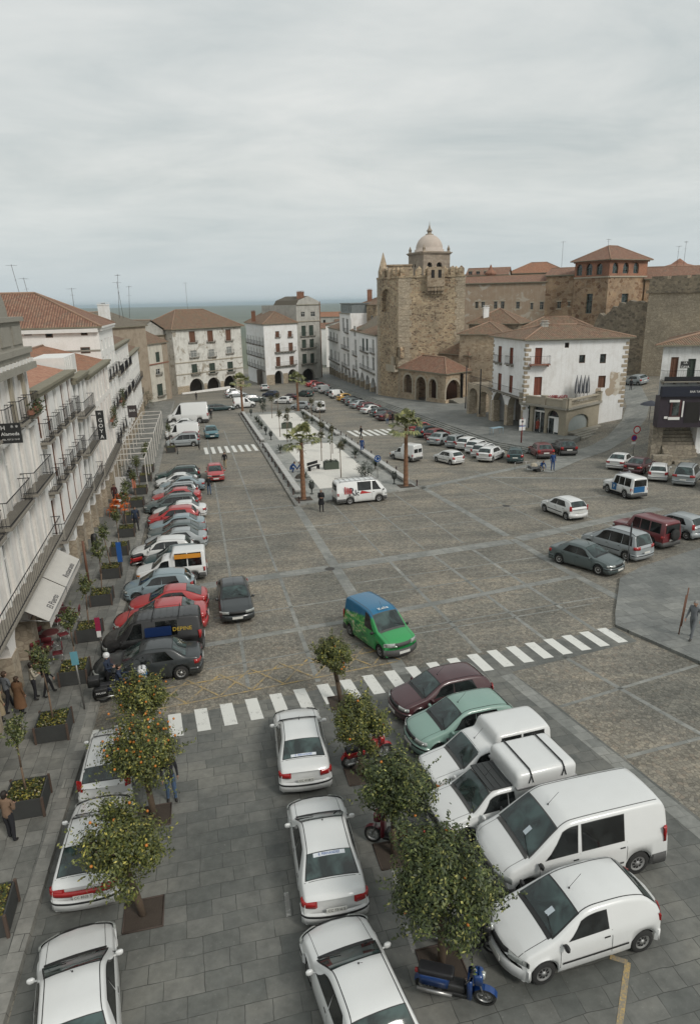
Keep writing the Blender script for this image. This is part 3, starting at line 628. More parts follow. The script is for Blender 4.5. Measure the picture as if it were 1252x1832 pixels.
# houses along the left side
def left_house(u0, u1, eave, floors, nwin, label, wallm=WHITEW, kinds=('brown',), bal='each', roofm=T_RED, roofk='gable', rise=2.0, back=11, v0=-7.9, ww=1.0, wh=2.15, arches=True, cor=None, cap=3.3, v1=None, top_wh=None, seed=0, par=0.0, balcm=None, pilas=False):
 rr = random.Random(seed); a = W(u0, v0).xy; b = W(u1, v1 if v1 is not None else v0).xy; F = Fac(a, b)   # seen from the square: near end is at the left hand
 F = Fac(a, b) if (Fac(a, b).n.dot(V) > 0) else Fac(b, a)
 rev = (F.a-a).length > .01; um = (u0+u1)/2; g = -S*um; L = F.L; z1 = g+eave
 root = root_at('town_house', F, g, label, 'house', 'arcaded houses along the left pavement'); holes = []; wins = []
 ss = [L*(i+.5)/nwin for i in range(nwin)]
 for fi, fz in enumerate(floors):
  hh = (top_wh if (top_wh and fi == len(floors)-1) else wh)
  for i, s in enumerate(ss):
   h = hole(s-ww/2, s+ww/2, g+fz+.05, g+fz+.05+hh); holes.append(h); wins.append((h, kinds[(i+fi) % len(kinds)] if rr.random() < .8 else kinds[0], fi, s))
 ah = []
 if arches:
  na = max(1, round(L/3.25)); pw = .85
  for i in range(na):
   s0, s1 = L*i/na+pw/2, L*(i+1)/na-pw/2; h = hole(s0, s1, g-1.2, g+cap-.35, True, rise=min(.95, (s1-s0)/2), depth=.85); ah.append(h)
 w_, Rf, Lf, q = shell(root, F, back, g-1.2, z1, wallm, holes+ah, .22)
 if arches:          # stone piers under the arches, and the covered walk behind
  na = len(ah); pm = MB();
  for i in range(na+1):
   s = L*i/na; s0, s1 = max(.003, s-.46), min(L-.003, s+.46)
   if s1-s0 > .2: F.box(pm, s0, s1, g-1.2, g+1.9, -.89, .035)
   o = pm.build('pier', PILLAR, root); pm = MB()
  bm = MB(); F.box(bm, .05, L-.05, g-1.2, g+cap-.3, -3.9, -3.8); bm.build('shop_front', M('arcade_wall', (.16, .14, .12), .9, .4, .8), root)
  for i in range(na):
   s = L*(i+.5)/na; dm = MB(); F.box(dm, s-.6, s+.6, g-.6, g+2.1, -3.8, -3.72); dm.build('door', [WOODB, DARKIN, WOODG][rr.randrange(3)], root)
 for h, k, fi, s in wins:
  window(F, root, h, k, depth=.22, frame=FRAMEW)
  if pilas:
   m = MB(); [F.box(m, s+t-.09, s+t+.09, h['z0']-.1, h['z1']+.3, .003, .10) for t in (-ww/2-.14, ww/2+.14)]; F.box(m, s-ww/2-.3, s+ww/2+.3, h['z1']+.1, h['z1']+.26, .1, .2); m.build('window_surround', FRAMEW, root)
 for fi, fz in enumerate(floors):
  bl = bal[fi] if isinstance(bal, (list, tuple)) else bal
  if bl == 'each': [balcony(F, root, s-ww/2-.25, s+ww/2+.25, g+fz, .5, slab=balcm) for s in ss]
  elif bl == 'long': balcony(F, root, .35, L-.35, g+fz, .6, slab=balcm, step=.18)
  elif bl == 'pair':
   for i in range(0, nwin-1, 2): balcony(F, root, ss[i]-ww/2-.3, ss[i+1]+ww/2+.3, g+fz, .65, slab=balcm)
 cm = cor or MOSSY; m = MB(); F.box(m, -.02, L+.02, z1-.25, z1, .003, .30); F.box(m, -.02, L+.02, z1, z1+.16+par, -.3, .42); m.build('cornice', cm, root)
 rz_ = z1+.02
 if roofk: roof_part(root, q, rz_, rise, roofm, roofk, .12)
 return root, F, g, z1, q
DK = ('curtain', 'glass', 'curtain')
B0 = left_house(16.5, 36.3, 13.0, (3.65, 6.95, 10.15), 8, 'nearest arcaded palace with white pilasters and a carved stone attic', PINKW, DK, ['long', 'pair', 'each'], None, None, ww=1.05, wh=2.5, top_wh=2.3, seed=1, cor=STONEG, pilas=True, par=.1)
B1 = left_house(36.3, 48.4, 11.55, (3.6, 6.35, 9.0), 5, 'white house with brown shutters and a fresh orange tile roof', WHITEW, ('brown', 'curtain', 'brown'), ['long', 'each', 'each'], T_NEW, 'gable', 1.7, seed=2, back=13)
B2 = left_house(48.4, 54.5, 11.3, (3.5, 6.2, 8.8), 3, 'narrow white house with green shutters between two tiled roofs', WHITEW, ('green', 'green'), ['long', 'long', 'long'], T_NEW, 'gable', 1.6, seed=3)
B3 = left_house(54.5, 69.8, 11.4, (3.4, 6.2, 8.8), 7, 'long cream white house below the tall corner block', PINKW, ('curtain', 'brown', 'curtain'), ['long', 'none', 'none'], T_ORG, 'gable', 1.6, seed=4)
B4 = left_house(69.8, 82.5, 15.0, (3.6, 6.8, 10.0, 12.8), 4, 'tall white corner block with a broad hipped tile roof', WHITEW, ('curtain', 'glass'), ['each', 'each', 'each', 'none'], T_RED, None, 2.2, back=27, v0=-8.3, wh=2.2, top_wh=1.0, seed=5, cor=FRAMEW)
B5 = left_house(82.5, 104, 13.0, (3.6, 6.8, 10.0), 7, 'white house with paired balconies beyond the tall corner block', WHITEW, ('curtain', 'glass'), ['none', 'pair', 'pair'], T_OLD, 'gable', 1.8, v0=-8.6, seed=6, arches=True)
B6 = left_house(104, 128, 11.4, (3.6, 6.4, 9.0), 8, 'lower white house near the far end of the left row', WHITEW, ('curtain', 'glass'), ['none', 'each', 'none'], T_OLD, 'gable', 1.8, v0=-9.0, seed=7)
B7 = left_house(128, 149, 11.0, (3.6, 6.4), 6, 'last white house of the left row, against the facing gable house', WHITEW, ('curtain', 'brown'), ['each', 'none'], T_RED, 'gable', 1.8, v0=-9.6, seed=8)
# the tall corner block: its near flank shows above the lower roofs
def detail_left():
 root, F, g, z1, q = B4; N = Fac(W(69.8, -35.3).xy, W(69.8, -8.3).xy)     # flank facing the camera
 N = N if N.n.dot(U) < 0 else Fac(N.b, N.a)
 for (x0, y0, x1, y1) in [(82, 594, 95, 604), (145, 590, 157, 600), (145, 621, 162, 632), (44, 596, 57, 600)]:
  a, b, c, d = N.rect(x0, y0, x1, y1); m = MB(); N.box(m, a, b, c, d, .003, .03); m2 = m.build('window', FRAMEB, root); p = MB(); N.box(p, a+.08, b-.08, c+.08, d-.08, .03, .045); p.build('pane', DARKG, m2)
 band(root, N, z1-2.1, .14, .06, STONEG, 'string_course'); band(root, N, z1-.35, .35, .35, FRAMEW, 'cornice')
 roof_part(root, q, z1+.18, 3.2, T_RED, 'hip', .35)
 p = W(73.5, -19); chimney(root, p.x, p.y, z1+1.0, z1+3.4, .9, GREYP)
 root, F, g, z1, q = B0       # attic, gable and roof terrace of the nearest palace
 m = MB(); F.box(m, -.1, F.L+.1, z1-.75, z1-.45, .3, .5); F.box(m, 0, F.L, z1+.26, z1+1.45, -.5, .05); F.box(m, -.1, F.L+.1, z1+1.45, z1+1.65, -.6, .22)
 k = 9
 for i in range(k): s0 = F.L*(i+.12)/k; F.box(m, s0, s0+F.L/k*.76, z1+.42, z1+1.25, .05, .11)
 m.build('attic', STONEG, root)
 n_ = 30; m = MB()
 for i in range(n_): s = F.L*(i+.5)/n_; F.box(m, s-.11, s+.11, z1-.44, z1-.26, .3, .44)
 m.build('dentil_course', FRAMEW, root); se = F.sz(18, 700)[0]; m = MB()
 for i in range(12):
  t0, t1 = pi*i/12, pi*(i+1)/12; c_ = se; r_ = 2.3
  if True: m.q([F.P(c_-r_*cos(t0), z1+1.65+r_*.6*sin(t0), -.1), F.P(c_-r_*cos(t1), z1+1.65+r_*.6*sin(t1), -.1), F.P(c_-r_*cos(t1), z1+1.65, -.1), F.P(c_-r_*cos(t0), z1+1.65, -.1)]); m.q([F.P(c_-r_*cos(t0), z1+1.65+r_*.6*sin(t0), -.1), F.P(c_-r_*cos(t1), z1+1.65+r_*.6*sin(t1), -.1), F.P(c_-r_*cos(t1), z1+1.65+r_*.6*sin(t1), -.7), F.P(c_-r_*cos(t0), z1+1.65+r_*.6*sin(t0), -.7)])
  m.q([F.P(c_-r_*cos(t1), z1+1.65+r_*.6*sin(t1), -.7), F.P(c_-r_*cos(t0), z1+1.65+r_*.6*sin(t0), -.7), F.P(c_-r_*cos(t0), z1+1.65, -.7), F.P(c_-r_*cos(t1), z1+1.65, -.7)])
 m.build('curved_gable', STONEG, root)
 m = MB()       # arch of stone over the top floor opening at the end
 c_ = F.sz(26, 700)[0]; r_ = 1.0
 for i in range(14):
  t0, t1 = pi*i/14, pi*(i+1)/14
  for ra, rb, o in ((r_, r_+.35, .22),):
   P_ = [F.P(c_-ra*cos(t0), g+12.1+ra*1.0*sin(t0)-.4, o), F.P(c_-ra*cos(t1), g+12.1+ra*sin(t1)-.4, o), F.P(c_-rb*cos(t1), g+12.1+rb*sin(t1)-.4, o), F.P(c_-rb*cos(t0), g+12.1+rb*sin(t0)-.4, o)]
   Q_ = [p-Vector((F.n.x, F.n.y, 0))*.21 for p in P_]; m.q(P_); [m.q([P_[j], P_[(j+1) % 4], Q_[(j+1) % 4], Q_[j]]) for j in range(4)]
 for s_ in (c_-r_-.35, c_+r_): F.box(m, s_, s_+.35, g+10.15, g+11.7, .01, .22)
 m.build('arch_surround', STONE, root)
 roof_part(root, [F.P(.2, 0, -3).xy, F.P(F.L-.3, 0, -3).xy, F.P(F.L-.3, 0, -11).xy, F.P(.2, 0, -11).xy], z1+.2, 1.4, T_OLD, 'gable', .1)
 root, F, g, z1, q = B1
 m = MB(); F.box(m, F.L*.45, F.L, z1+.4, z1+2.1, -9.5, -6.2); m.build('attic_room', GREYP, root); roof_part(root, [F.P(F.L*.42, 0, -6.2).xy, F.P(F.L+.1, 0, -6.2).xy, F.P(F.L+.1, 0, -12).xy, F.P(F.L*.42, 0, -12).xy], z1+2.15, .9, T_ORG, 'shed', .15)
 root, F, g, z1, q = B2
 m = MB(); F.box(m, .4, F.L*.85, z1+.15, z1+1.5, -2.4, -.3); [F.box(m, .6+i*.8, .95+i*.8, z1+.4, z1+1.4, -.3, -.24) for i in range(int(F.L*.85-.8))]; m.build('roof_lantern', FRAMEW, root)
detail_left()
def sign_box(name, label, F, s, z, o0, o1, h, t, mat, txts, cat='sign'):
 """projecting sign board standing out from a face, readable from the near side"""
 root = root_at(name, F, z, label, cat); root.location = F.P(s, z, (o0+o1)/2); m = MB(); F.box(m, s-t/2, s+t/2, z-h/2, z+h/2, o0, o1); m.build('board', mat, root)
 nd = -F.d if (F.d.dot(U) > 0) else F.d; ax = -nd.orthogonal() if False else F.n        # text runs outwards
 right = Vector((F.n.x, F.n.y, 0)); up = Vector((0, 0, 1)); nn = right.cross(up)
 for txt, sz_, oc, zc, m_ in txts:
  q = F.P(s, z+zc, oc)+nn*(t/2+.012); T = Matrix(((right.x, 0, nn.x, q.x), (right.y, 0, nn.y, q.y), (0, 1, 0, q.z), (0, 0, 0, 1))); text_part('lettering', txt, sz_, m_, root, T)
 m = MB(); [m.bar(F.P(s, z+q*h*.35, 0), F.P(s, z+q*h*.35, o0), .025, 5) for q in (-1, 1)]; m.build('bracket', IRON, root); return root
F0 = B0[1]; s_, z_ = F0.sz(10, 782)
BLK = M('sign_black', (.025, .025, .025), .5)
FB = Fac(W(60.5, -8).xy, W(54.6, -8).xy); FB = FB if FB.n.dot(V) > 0 else Fac(FB.b, FB.a)
FH = B0[1]; sH = F0.L - (36.3-28.3) if FH.d.dot(U) > 0 else None
def f_s(F, u): p = W(u, -7.9).xy; return (p-F.a).dot(F.d)
sign_box('hotel_sign', 'black hotel sign with white letters standing out below the carved palace balcony', B0[1], f_s(B0[1], 28.3), 9.35, .1, 1.2, .78, .08, BLK, [('H   * *', .24, .80, .22, WHT), ('Alameda', .19, .80, -.02, WHT), ('TEL. 927 21 12 62', .085, .80, -.24, WHT)])
g_ = sign_box('vertical_sign', 'tall narrow black sign with stacked white letters on the long cream house', B3[1], f_s(B3[1], 55.2), 5.15, .35, .92, 2.3, .14, BLK, [(c, .42, .635, .82-.43*i, WHT) for i, c in enumerate('\u2302GOYA') if i] + [('H', .28, .635, .92, WHT)])
sign_box('shop_sign', 'small black and red bar sign on the far left row', B5[1], f_s(B5[1], 88), 4.6-3.2, .4, 1.5, 1.5, .14, M('sign_dark', (.05, .04, .04), .5), [('BAR', .42, .95, .1, WHT)])
settle()
# the detached blocks closing the square
def spec(F, r, arch=False, sc=.2556, ox=280, oy=500, **k):
 x0, y0, x1, y1 = r; a, b, c, d = F.rect(ox+x0*sc, oy+y0*sc, ox+x1*sc, oy+y1*sc); return hole(a, b, c, d, arch, **k)
def block_house():
 F = Fac(G(319, 705.5), G(437.5, 692)); g = gz(*F.P(F.L/2, 0).xy); z1 = F.sz(372, 586)[1]
 root = root_at('plastered_house', F, g, 'big stained plaster house with three arches and a low pyramid roof', 'house'); tops = [(230, 362, 272, 440), (357, 357, 397, 435), (485, 349, 522, 428)]; mids = [(240, 497, 285, 545), (367, 489, 408, 540), (492, 470, 530, 517)]; lows = [(248, 592, 288, 662), (372, 585, 412, 655), (498, 575, 537, 645)]; ar = [(232, 692, 335, 788), (355, 685, 450, 775), (473, 672, 560, 763)]
 H_ = [(spec(F, r), 'brown') for r in tops]+[(spec(F, r), 'curtain') for r in mids]+[(spec(F, r), 'green') for r in lows]; A_ = [spec(F, r, True, depth=.9) for r in ar]
 for a in A_: a['z0'] = g-.3
 _, _, _, q = shell(root, F, 13, g-1.5, z1, AGED, [h for h, _ in H_]+A_, .25)
 for h, k in H_: window(F, root, h, k)
 for i, (h, k) in enumerate(H_): balcony(F, root, h['s0']-.45, h['s1']+.45, h['z0'], .45 if i < 6 else .7, h=.35 if i < 3 else .95, step=.22)
 for z in (spec(F, (300, 655, 301, 690))['z1'], spec(F, (300, 575, 301, 600))['z1']): band(root, F, z, .22, .12, STONE, 'string_course')
 for i in range(4):
  xs = [F.P(0, 0)]; m = MB(); s0 = [0, A_[0]['s1'], A_[1]['s1'], A_[2]['s1']][i]+.0; s1 = [A_[0]['s0'], A_[1]['s0'], A_[2]['s0'], F.L][i]; F.box(m, s0+.02, s1-.02, g-1, g+2.0, .003, .06); m.build('pier', ASH, root)
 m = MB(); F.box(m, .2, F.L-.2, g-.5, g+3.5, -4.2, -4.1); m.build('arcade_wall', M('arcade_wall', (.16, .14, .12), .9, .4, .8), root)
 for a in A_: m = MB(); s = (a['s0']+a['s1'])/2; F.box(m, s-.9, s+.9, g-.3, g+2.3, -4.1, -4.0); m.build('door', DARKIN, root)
 m = MB(); F.box(m, .3, F.L*.72, g-.05, g+.62, .9, 1.3); m.build('low_wall', WHITEW, root)
 band(root, F, z1-.25, .25, .3, MOSSY); roof_part(root, q, z1+.01, 4.3, T_OLD, 'hip', .7); p = F.P(F.L*.48, 0, -6.5); aerial(p.x, p.y, z1+4.2, 6.5, 'tall aerial on the pyramid roof of the plastered house', 4)
 p = F.P(F.L-.4, 0, -1.5);
block_house()
def mid_block():
 F = Fac(G(477.5, 689.5), G(535.5, 683.5)); g = gz(*F.P(F.L/2, 0).xy); z1 = F.sz(505, 578.5)[1]; root = root_at('corner_house', F, g, 'white corner house with long balconies over two dark arches', 'house')
 r1 = [(832, 362, 860, 404), (920, 360, 948, 402)]; r2 = [(835, 447, 865, 507), (925, 442, 955, 502)]; r3 = [(838, 541, 868, 606), (932, 536, 962, 601)]; ar = [(828, 637, 888, 740), (922, 628, 985, 730)]
 hs = [spec(F, r) for r in r1+r2+r3]; A_ = [spec(F, r, True, depth=.9) for r in ar]
 for a in A_: a['z0'] = g-.4
 SF = Fac(G(446, 679.5), F.a); sh = []
 for fz in (3.9, 7.2, 10.4):
  for i in range(6): s = SF.L*(i+.5)/6; sh.append(hole(s-.6, s+.6, g+fz, g+fz+2.1))
 m = MB(); wall_mesh(m, F, 0, F.L, g-1.5, z1, hs+A_, 0, .25); wall_mesh(m, SF, 0, SF.L, g-2, z1, sh, 0, .25); bk = SF.a+(F.b-F.a); K = Fac(F.b, bk); wall_mesh(m, K, 0, K.L, g-2, z1, [], 0); m.q([F.P(0, z1), F.P(F.L, z1), Vector((bk.x, bk.y, z1)), SF.P(0, z1)], 0); m.build('wall', WHITEP, root)
 for h in hs: window(F, root, h, 'brown')
 for h in sh: window(SF, root, h, 'curtain'); balcony(SF, root, h['s0']-.3, h['s1']+.3, h['z0'], .6, step=.3)
 for h in hs[:2]: balcony(F, root, h['s0']-.25, h['s1']+.25, h['z0'], .35, h=.7, step=.25)
 for a, b in ((hs[2], hs[3]), (hs[4], hs[5])): balcony(F, root, a['s0']-.5, b['s1']+.6, a['z0'], .8, step=.25)
 for s0, s1 in ((.02, A_[0]['s0']), (A_[0]['s1'], A_[1]['s0']), (A_[1]['s1'], F.L-.02)): m = MB(); F.box(m, s0+.02, s1-.02, g-1, A_[0]['z1']-.9, .003, .05); m.build('pier', ASH, root)
 m = MB(); F.box(m, .2, F.L-.2, g-.5, g+4, -4.2, -4.1); m.build('arcade_wall', M('arcade_wall', (.16, .14, .12), .9, .4, .8), root)
 band(root, F, z1-.2, .2, .25, MOSSY); roof_part(root, [F.a, F.b, bk, SF.a], z1+.01, 3.0, T_OLD, 'hip', .4); p = F.P(F.L*.35, 0, -9); chimney(root, p.x, p.y, z1+.5, z1+3.2, 1.0, T_ORG)
 F2 = Fac(F.b, F.b+(G(577, 679).xy-F.b)); z2 = F2.sz(553, 545)[1]; zl = F2.sz(553, 575)[1]; root = root_at('tall_house', F2, g, 'tall narrow grey house with green shutters and a stepped gable', 'house')
 rs = [(1012, 227, 1040, 262), (1080, 225, 1112, 260), (1015, 324, 1045, 397), (1068, 320, 1098, 393), (1018, 421, 1048, 480), (1072, 417, 1102, 476), (1022, 521, 1052, 590), (1078, 517, 1105, 587)]
 hs = [spec(F2, r) for r in rs]; a = spec(F2, (1015, 622, 1112, 712), True, depth=.9); a['z0'] = g-.4
 _, _, _, q = shell(root, F2, 14, g-1.5, z2, GREYP, hs+[a], .25)
 for i, h in enumerate(hs): window(F2, root, h, 'green' if i > 1 else 'glass')
 for a_, b_ in ((2, 3), (4, 5), (6, 7)): balcony(F2, root, hs[a_]['s0']-.6, hs[b_]['s1']+.6, hs[a_]['z0'], .8 if a_ > 2 else .4, step=.25)
 m = MB(); F2.box(m, .2, F2.L-.2, g-.5, g+5, -4.2, -4.1); m.build('arcade_wall', M('arcade_wall', (.16, .14, .12), .9, .4, .8), root); band(root, F2, zl, .2, .2, STONE, 'string_course')
 m = MB(); pts = [F2.P(0, z2), F2.P(F2.L, z2), F2.P(F2.L*.93, z2+.9), F2.P(F2.L*.5, z2+2.3), F2.P(F2.L*.1, z2+1.2)]; b = [p-Vector((F2.n.x, F2.n.y, 0))*9 for p in pts]; m.q(pts); m.q(b[::-1]); [m.q([pts[i], pts[(i+1) % 5], b[(i+1) % 5], b[i]], 1) for i in range(5)]; m.build('gable', [GREYP, T_GREY], root)
 p = F2.P(F2.L*.35, 0, -1.5); chimney(root, p.x, p.y, z2+.5, z2+3.4, 1.9, BRICK); band(root, F2, z2-.12, .2, .2, MOSSY)
 m = MB(); m.bar(F2.P(F2.L-.3, g, .15), F2.P(F2.L-.3, z2+.8, .15), .12, 8); m.build('drain_pipe', M('rust_pipe', (.2, .11, .07), .7), root)
mid_block(); settle()
# the right-hand row up to the tower
def right_row():
 a, b = base(186, 40.2, .6), base(135.7, 37.25, .6); FF = Fac(a, b); g = -S*150+.6; C5 = dict(sc=.14377, ox=560, oy=600); C3 = dict(sc=.2556, ox=560, oy=380)
 def part(x0, x1, ytop, name, label, rects, mat, bal, roof, rise, back=11, arcs=(), nm='row_house', pad=0):
  s0, s1 = FF.sz(x0, 640)[0], FF.sz(x1, 640)[0]; F = Fac(FF.P(s0, 0).xy, FF.P(s1, 0).xy); g = -S*uv_of(*F.P(F.L/2, 0).xy)[0]+.6; z1 = F.sz((x0+x1)/2, ytop)[1]
  root = root_at(nm, F, g, label, 'house', 'white arcaded houses left of the stone tower'); hs = []
  for r, k in rects: h = spec(F, r, **C3); h['s0'] = max(.15, h['s0']); h['s1'] = min(F.L-.15, h['s1']); hs.append((h, k))
  A_ = []; n = arcs
  for i in range(n): A_.append(hole(F.L*i/n+.45, F.L*(i+1)/n-.45, g-1, g+3.4, True, depth=.8))
  _, _, _, q = shell(root, F, back, g-2, z1, mat, [h for h, _ in hs]+A_, .22)
  for h, k in hs: window(F, root, h, k)
  for i in range(n+1): m = MB(); s = F.L*i/n; F.box(m, max(.003, s-.5), min(F.L-.003, s+.5), g-1, g+1.9, -.85, .04); m.build('pier', PILLAR, root)
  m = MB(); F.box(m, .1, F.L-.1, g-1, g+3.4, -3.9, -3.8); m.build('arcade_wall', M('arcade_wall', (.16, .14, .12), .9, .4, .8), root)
  for i0, i1 in bal: balcony(F, root, max(.05, hs[i0][0]['s0']-.5), min(F.L-.05, hs[i1][0]['s1']+.5), hs[i0][0]['z0'], .65, step=.25)
  band(root, F, z1-.2, .2, .3, MOSSY)
  if roof: roof_part(root, q, z1+.01, rise, roof, 'gable', .2)
  return root, F, z1, q
 part(643, 672.5, 597, '', 'white house touching the tower with plants on its balcony', [((343, 882, 357, 970), 'green'), ((370, 884, 384, 970), 'green'), ((412, 890, 428, 985), 'curtain'), ((343, 1000, 357, 1090), 'curtain'), ((373, 1005, 388, 1098), 'curtain'), ((413, 1015, 430, 1110), 'glass')], WHITEP, [(0, 1), (2, 2), (3, 5)], T_OLD, 2.2, arcs=3)
 part(628, 643, 592, '', 'narrow white house with a single balcony column', [((284, 795, 298, 870), 'curtain'), ((290, 890, 304, 1000), 'curtain'), ((294, 1030, 308, 1100), 'curtain')], WHITEP, [(1, 1), (2, 2)], T_OLD, 2.0, arcs=2)
 r_, F, z1, q = part(609, 628, 560, '', 'tall white house with a glazed grey attic storey', [((205, 740, 218, 835), 'glass'), ((232, 745, 246, 840), 'glass'), ((262, 742, 274, 840), 'glass'), ((212, 870, 224, 952), 'curtain'), ((236, 875, 250, 955), 'curtain'), ((214, 990, 226, 1075), 'curtain'), ((240, 985, 254, 1080), 'curtain')], WHITEP, [(1, 1), (3, 4), (5, 6)], None, 1.5, arcs=3)
 m = MB(); F.box(m, .1, F.L-.1, z1+.01, z1+2.2, -10, -.4); F.box(m, -.1, F.L+.1, z1+2.2, z1+2.4, -10.2, -.1); m.build('glazed_attic', M('slate_grey', (.17, .19, .19), .6, .3, 2), r_)
 for i in range(6): m = MB(); s = F.L*(i+.5)/6; F.box(m, s-.35, s+.35, z1+.5, z1+1.7, -.4, -.36); m.build('window', DARKG, r_)
 part(589, 609, 588, '', 'low white house at the far end of the right-hand row', [((118, 835, 128, 890), 'curtain'), ((140, 840, 150, 895), 'curtain'), ((162, 850, 172, 905), 'curtain'), ((122, 960, 134, 1030), 'curtain'), ((150, 970, 160, 1040), 'curtain'), ((174, 980, 184, 1050), 'curtain')], WHITEP, [(0, 2), (3, 5)], T_OLD, 2.0, arcs=5)
 F = Fac(P3(641, 640, 172).xy, P3(674, 640, 165).xy); z1 = F.sz(658, 545)[1]; g = -6.5; root = root_at('stone_house', F, g, 'brown stone house rising behind the white row beside the tower', 'house'); hs = []
 _, _, _, q = shell(root, F, 14, g, z1, RUB, [hole(F.L*.3, F.L*.3+1, z1-4, z1-2.6), hole(F.L*.7, F.L*.7+1, z1-4, z1-2.6)], .25); [window(F, root, h, 'dark') for h in (hole(F.L*.3, F.L*.3+1, z1-4, z1-2.6), hole(F.L*.7, F.L*.7+1, z1-4, z1-2.6))]; roof_part(root, q, z1, 2.0, T_OLD, 'gable', .3)
 p = F.P(F.L*.12, 0, -3); chimney(root, p.x, p.y, z1+.3, z1+3.5, 1.2, BRICK); p = F.P(F.L*.6, 0, -6); chimney(root, p.x, p.y, z1+1, z1+5, 1.5, RUBD)
 F = Fac(P3(643, 640, 158).xy, P3(675, 640, 152).xy); z1 = F.sz(658, 590)[1]; root = root_at('stone_house', F, g, 'low weathered roof between the white row and the brown stone house', 'house'); _, _, _, q = shell(root, F, 6, g, z1, PEEL, [], .25); roof_part(root, q, z1, 3.6, T_GREY, 'shed', .3)
right_row(); settle()
# stone tower
def merlons(m, F, z, n, w_=.55, h=1.1, d=.6, o=-.6, s0=0, s1=None, pyr=True):
 L = (s1 if s1 is not None else F.L)-s0
 for i in range(n):
  s = s0+L*(i+.5)/n; k = L/n*w_/2; F.box(m, s-k, s+k, z, z+h, o, o+d)
  if pyr:
   c = F.P(s, z+h+.55, o+d/2); q = [F.P(s-k-.04, z+h, o-.04), F.P(s+k+.04, z+h, o-.04), F.P(s+k+.04, z+h, o+d+.04), F.P(s-k-.04, z+h, o+d+.04)]
   for j in range(4): m.q([q[j], q[(j+1) % 4], c])
def tower():
 c0 = base(135.5, 37.3, .6); c1 = base(126.8, 39.0, .6); c2 = base(123.2, 50.8, .6); FL_, FR = Fac(c0, c1), Fac(c1, c2); g = c1.z-1.5; z1 = FR.sz(785, 492)[1]; root = root_at('stone_tower', FR, g+1, 'massive brown rubble stone tower with pointed battlements', 'tower')
 h = [hole(*FR.rect(714.0, 0, 0, 0)[:0] or (0, 0, 0, 0))][:0]
 m = MB(); c3 = c0+(c2-c1); FB_, FK = Fac(c2, c3), Fac(c3, c0); a, b, c, d = FL_.rect(688, 655, 693, 675);
 ni = hole(*[FL_.sz(683, 520)[0]][:1], FL_.sz(697, 520)[0], FL_.sz(690, 558)[1], FL_.sz(690, 517)[1], True, depth=1.0, rise=1.4); ni2 = hole(FL_.sz(708.5, 630)[0], FL_.sz(716, 630)[0], FL_.sz(712, 640)[1], FL_.sz(712, 620)[1], True, depth=.8)
 wall_mesh(m, FL_, 0, FL_.L, g, z1, [ni, ni2], 0, .6); wall_mesh(m, FR, 0, FR.L, g, z1, [], 0); wall_mesh(m, FB_, 0, FB_.L, g, z1, [], 0); wall_mesh(m, FK, 0, FK.L, g, z1, [], 0); m.q([c0.xy.to_3d()+Vector((0, 0, z1-.8)), c1.xy.to_3d()+Vector((0, 0, z1-.8)), c2.xy.to_3d()+Vector((0, 0, z1-.8)), c3.xy.to_3d()+Vector((0, 0, z1-.8))], 0)
 for hh in (ni, ni2): m.q([FL_.P(hh['s0'], hh['z0'], -.75), FL_.P(hh['s1'], hh['z0'], -.75), FL_.P(hh['s1'], hh['z1'], -.75), FL_.P(hh['s0'], hh['z1'], -.75)], 0)
 m.build('wall', RUB, root)
 ms = [MB(), MB(), MB()]
 for i in range(24):
  z = g+(z1-g)*i/24; e = .9 if i % 2 else .55; FR.box(ms[0], 0-.05, e+1.6, z, z+(z1-g)/24-.05, -.2, .06); FR.box(ms[1], FR.L-e-.9, FR.L+.05, z, z+(z1-g)/24-.05, -.2, .06); FL_.box(ms[2], -.05, e+.4, z, z+(z1-g)/24-.05, -.2, .06)
 [q_.build('quoins', ASH, root) for q_ in ms]
 m = MB(); merlons(m, FL_, z1, 5, d=.7, o=-.7); merlons(m, FR, z1, 8, d=.7, o=-.7); merlons(m, FB_, z1, 5, d=.7, o=-.7); merlons(m, FK, z1, 7, d=.7, o=-.7); FR.box(m, 0, FR.L, z1-.35, z1, .003, .18); FL_.box(m, 0, FL_.L, z1-.35, z1, .003, .18)
 m.build('battlement', RUB, root)
 s0, s1 = FR.sz(763.5, 510)[0], FR.sz(794, 510)[0]; za, zb = FR.sz(778, 513)[1], FR.sz(778, 478)[1]; m = MB(); FR.box(m, s0, s1, za, zb, .003, 1.1)
 for i in range(5): s = s0+(s1-s0)*(i+.5)/5; FR.box(m, s-.28, s+.28, za-.7, za-.002, .01, .95); FR.box(m, s-.26, s+.26, za-1.3, za-.702, .01, .5)
 m.build('machicolation', RUB2, root); w_ = MB(); [FR.box(w_, s0+(s1-s0)*t-.3, s0+(s1-s0)*t+.3, zb-1.9, zb-.5, 1.08, 1.115) for t in (.32, .72)]; w_.build('slit_window', DARKIN, root)
 p = FL_.P(FL_.L*.12, z1, -.8); m = MB(); m.lathe([(1.0, 0), (1.0, 1.2), (.95, 1.3), (.05, 4.6)], 4, o=(p.x, p.y, p.z)); m.build('corner_pyramid', RUB2, root)
 p = FL_.P(FL_.L*.62, z1, -2.0); m = MB(); m.box((p.x-2.2, p.y-1.2, z1-.5), (p.x+2.2, p.y+1.2, z1+1.9)); m.box((p.x-2.4, p.y-1.4, z1+1.9), (p.x+2.4, p.y+1.4, z1+2.15)); m.build('roof_turret', RUB2, root)
 m = MB(); s = FL_.sz(704, 650)[0]; zz_ = FL_.sz(704, 660)[1]; FL_.box(m, s-1.4, s+2.2, zz_-.4, zz_, .003, 1.0); FL_.box(m, s-1.4, s+2.2, zz_, zz_+.9, .85, 1.0); FL_.box(m, s+.1, s+.7, zz_+.9, zz_+2.4, .1, .6); m.build('shrine_balcony', STONE, root)
 return c0, c1, c2, z1
TW = tower()
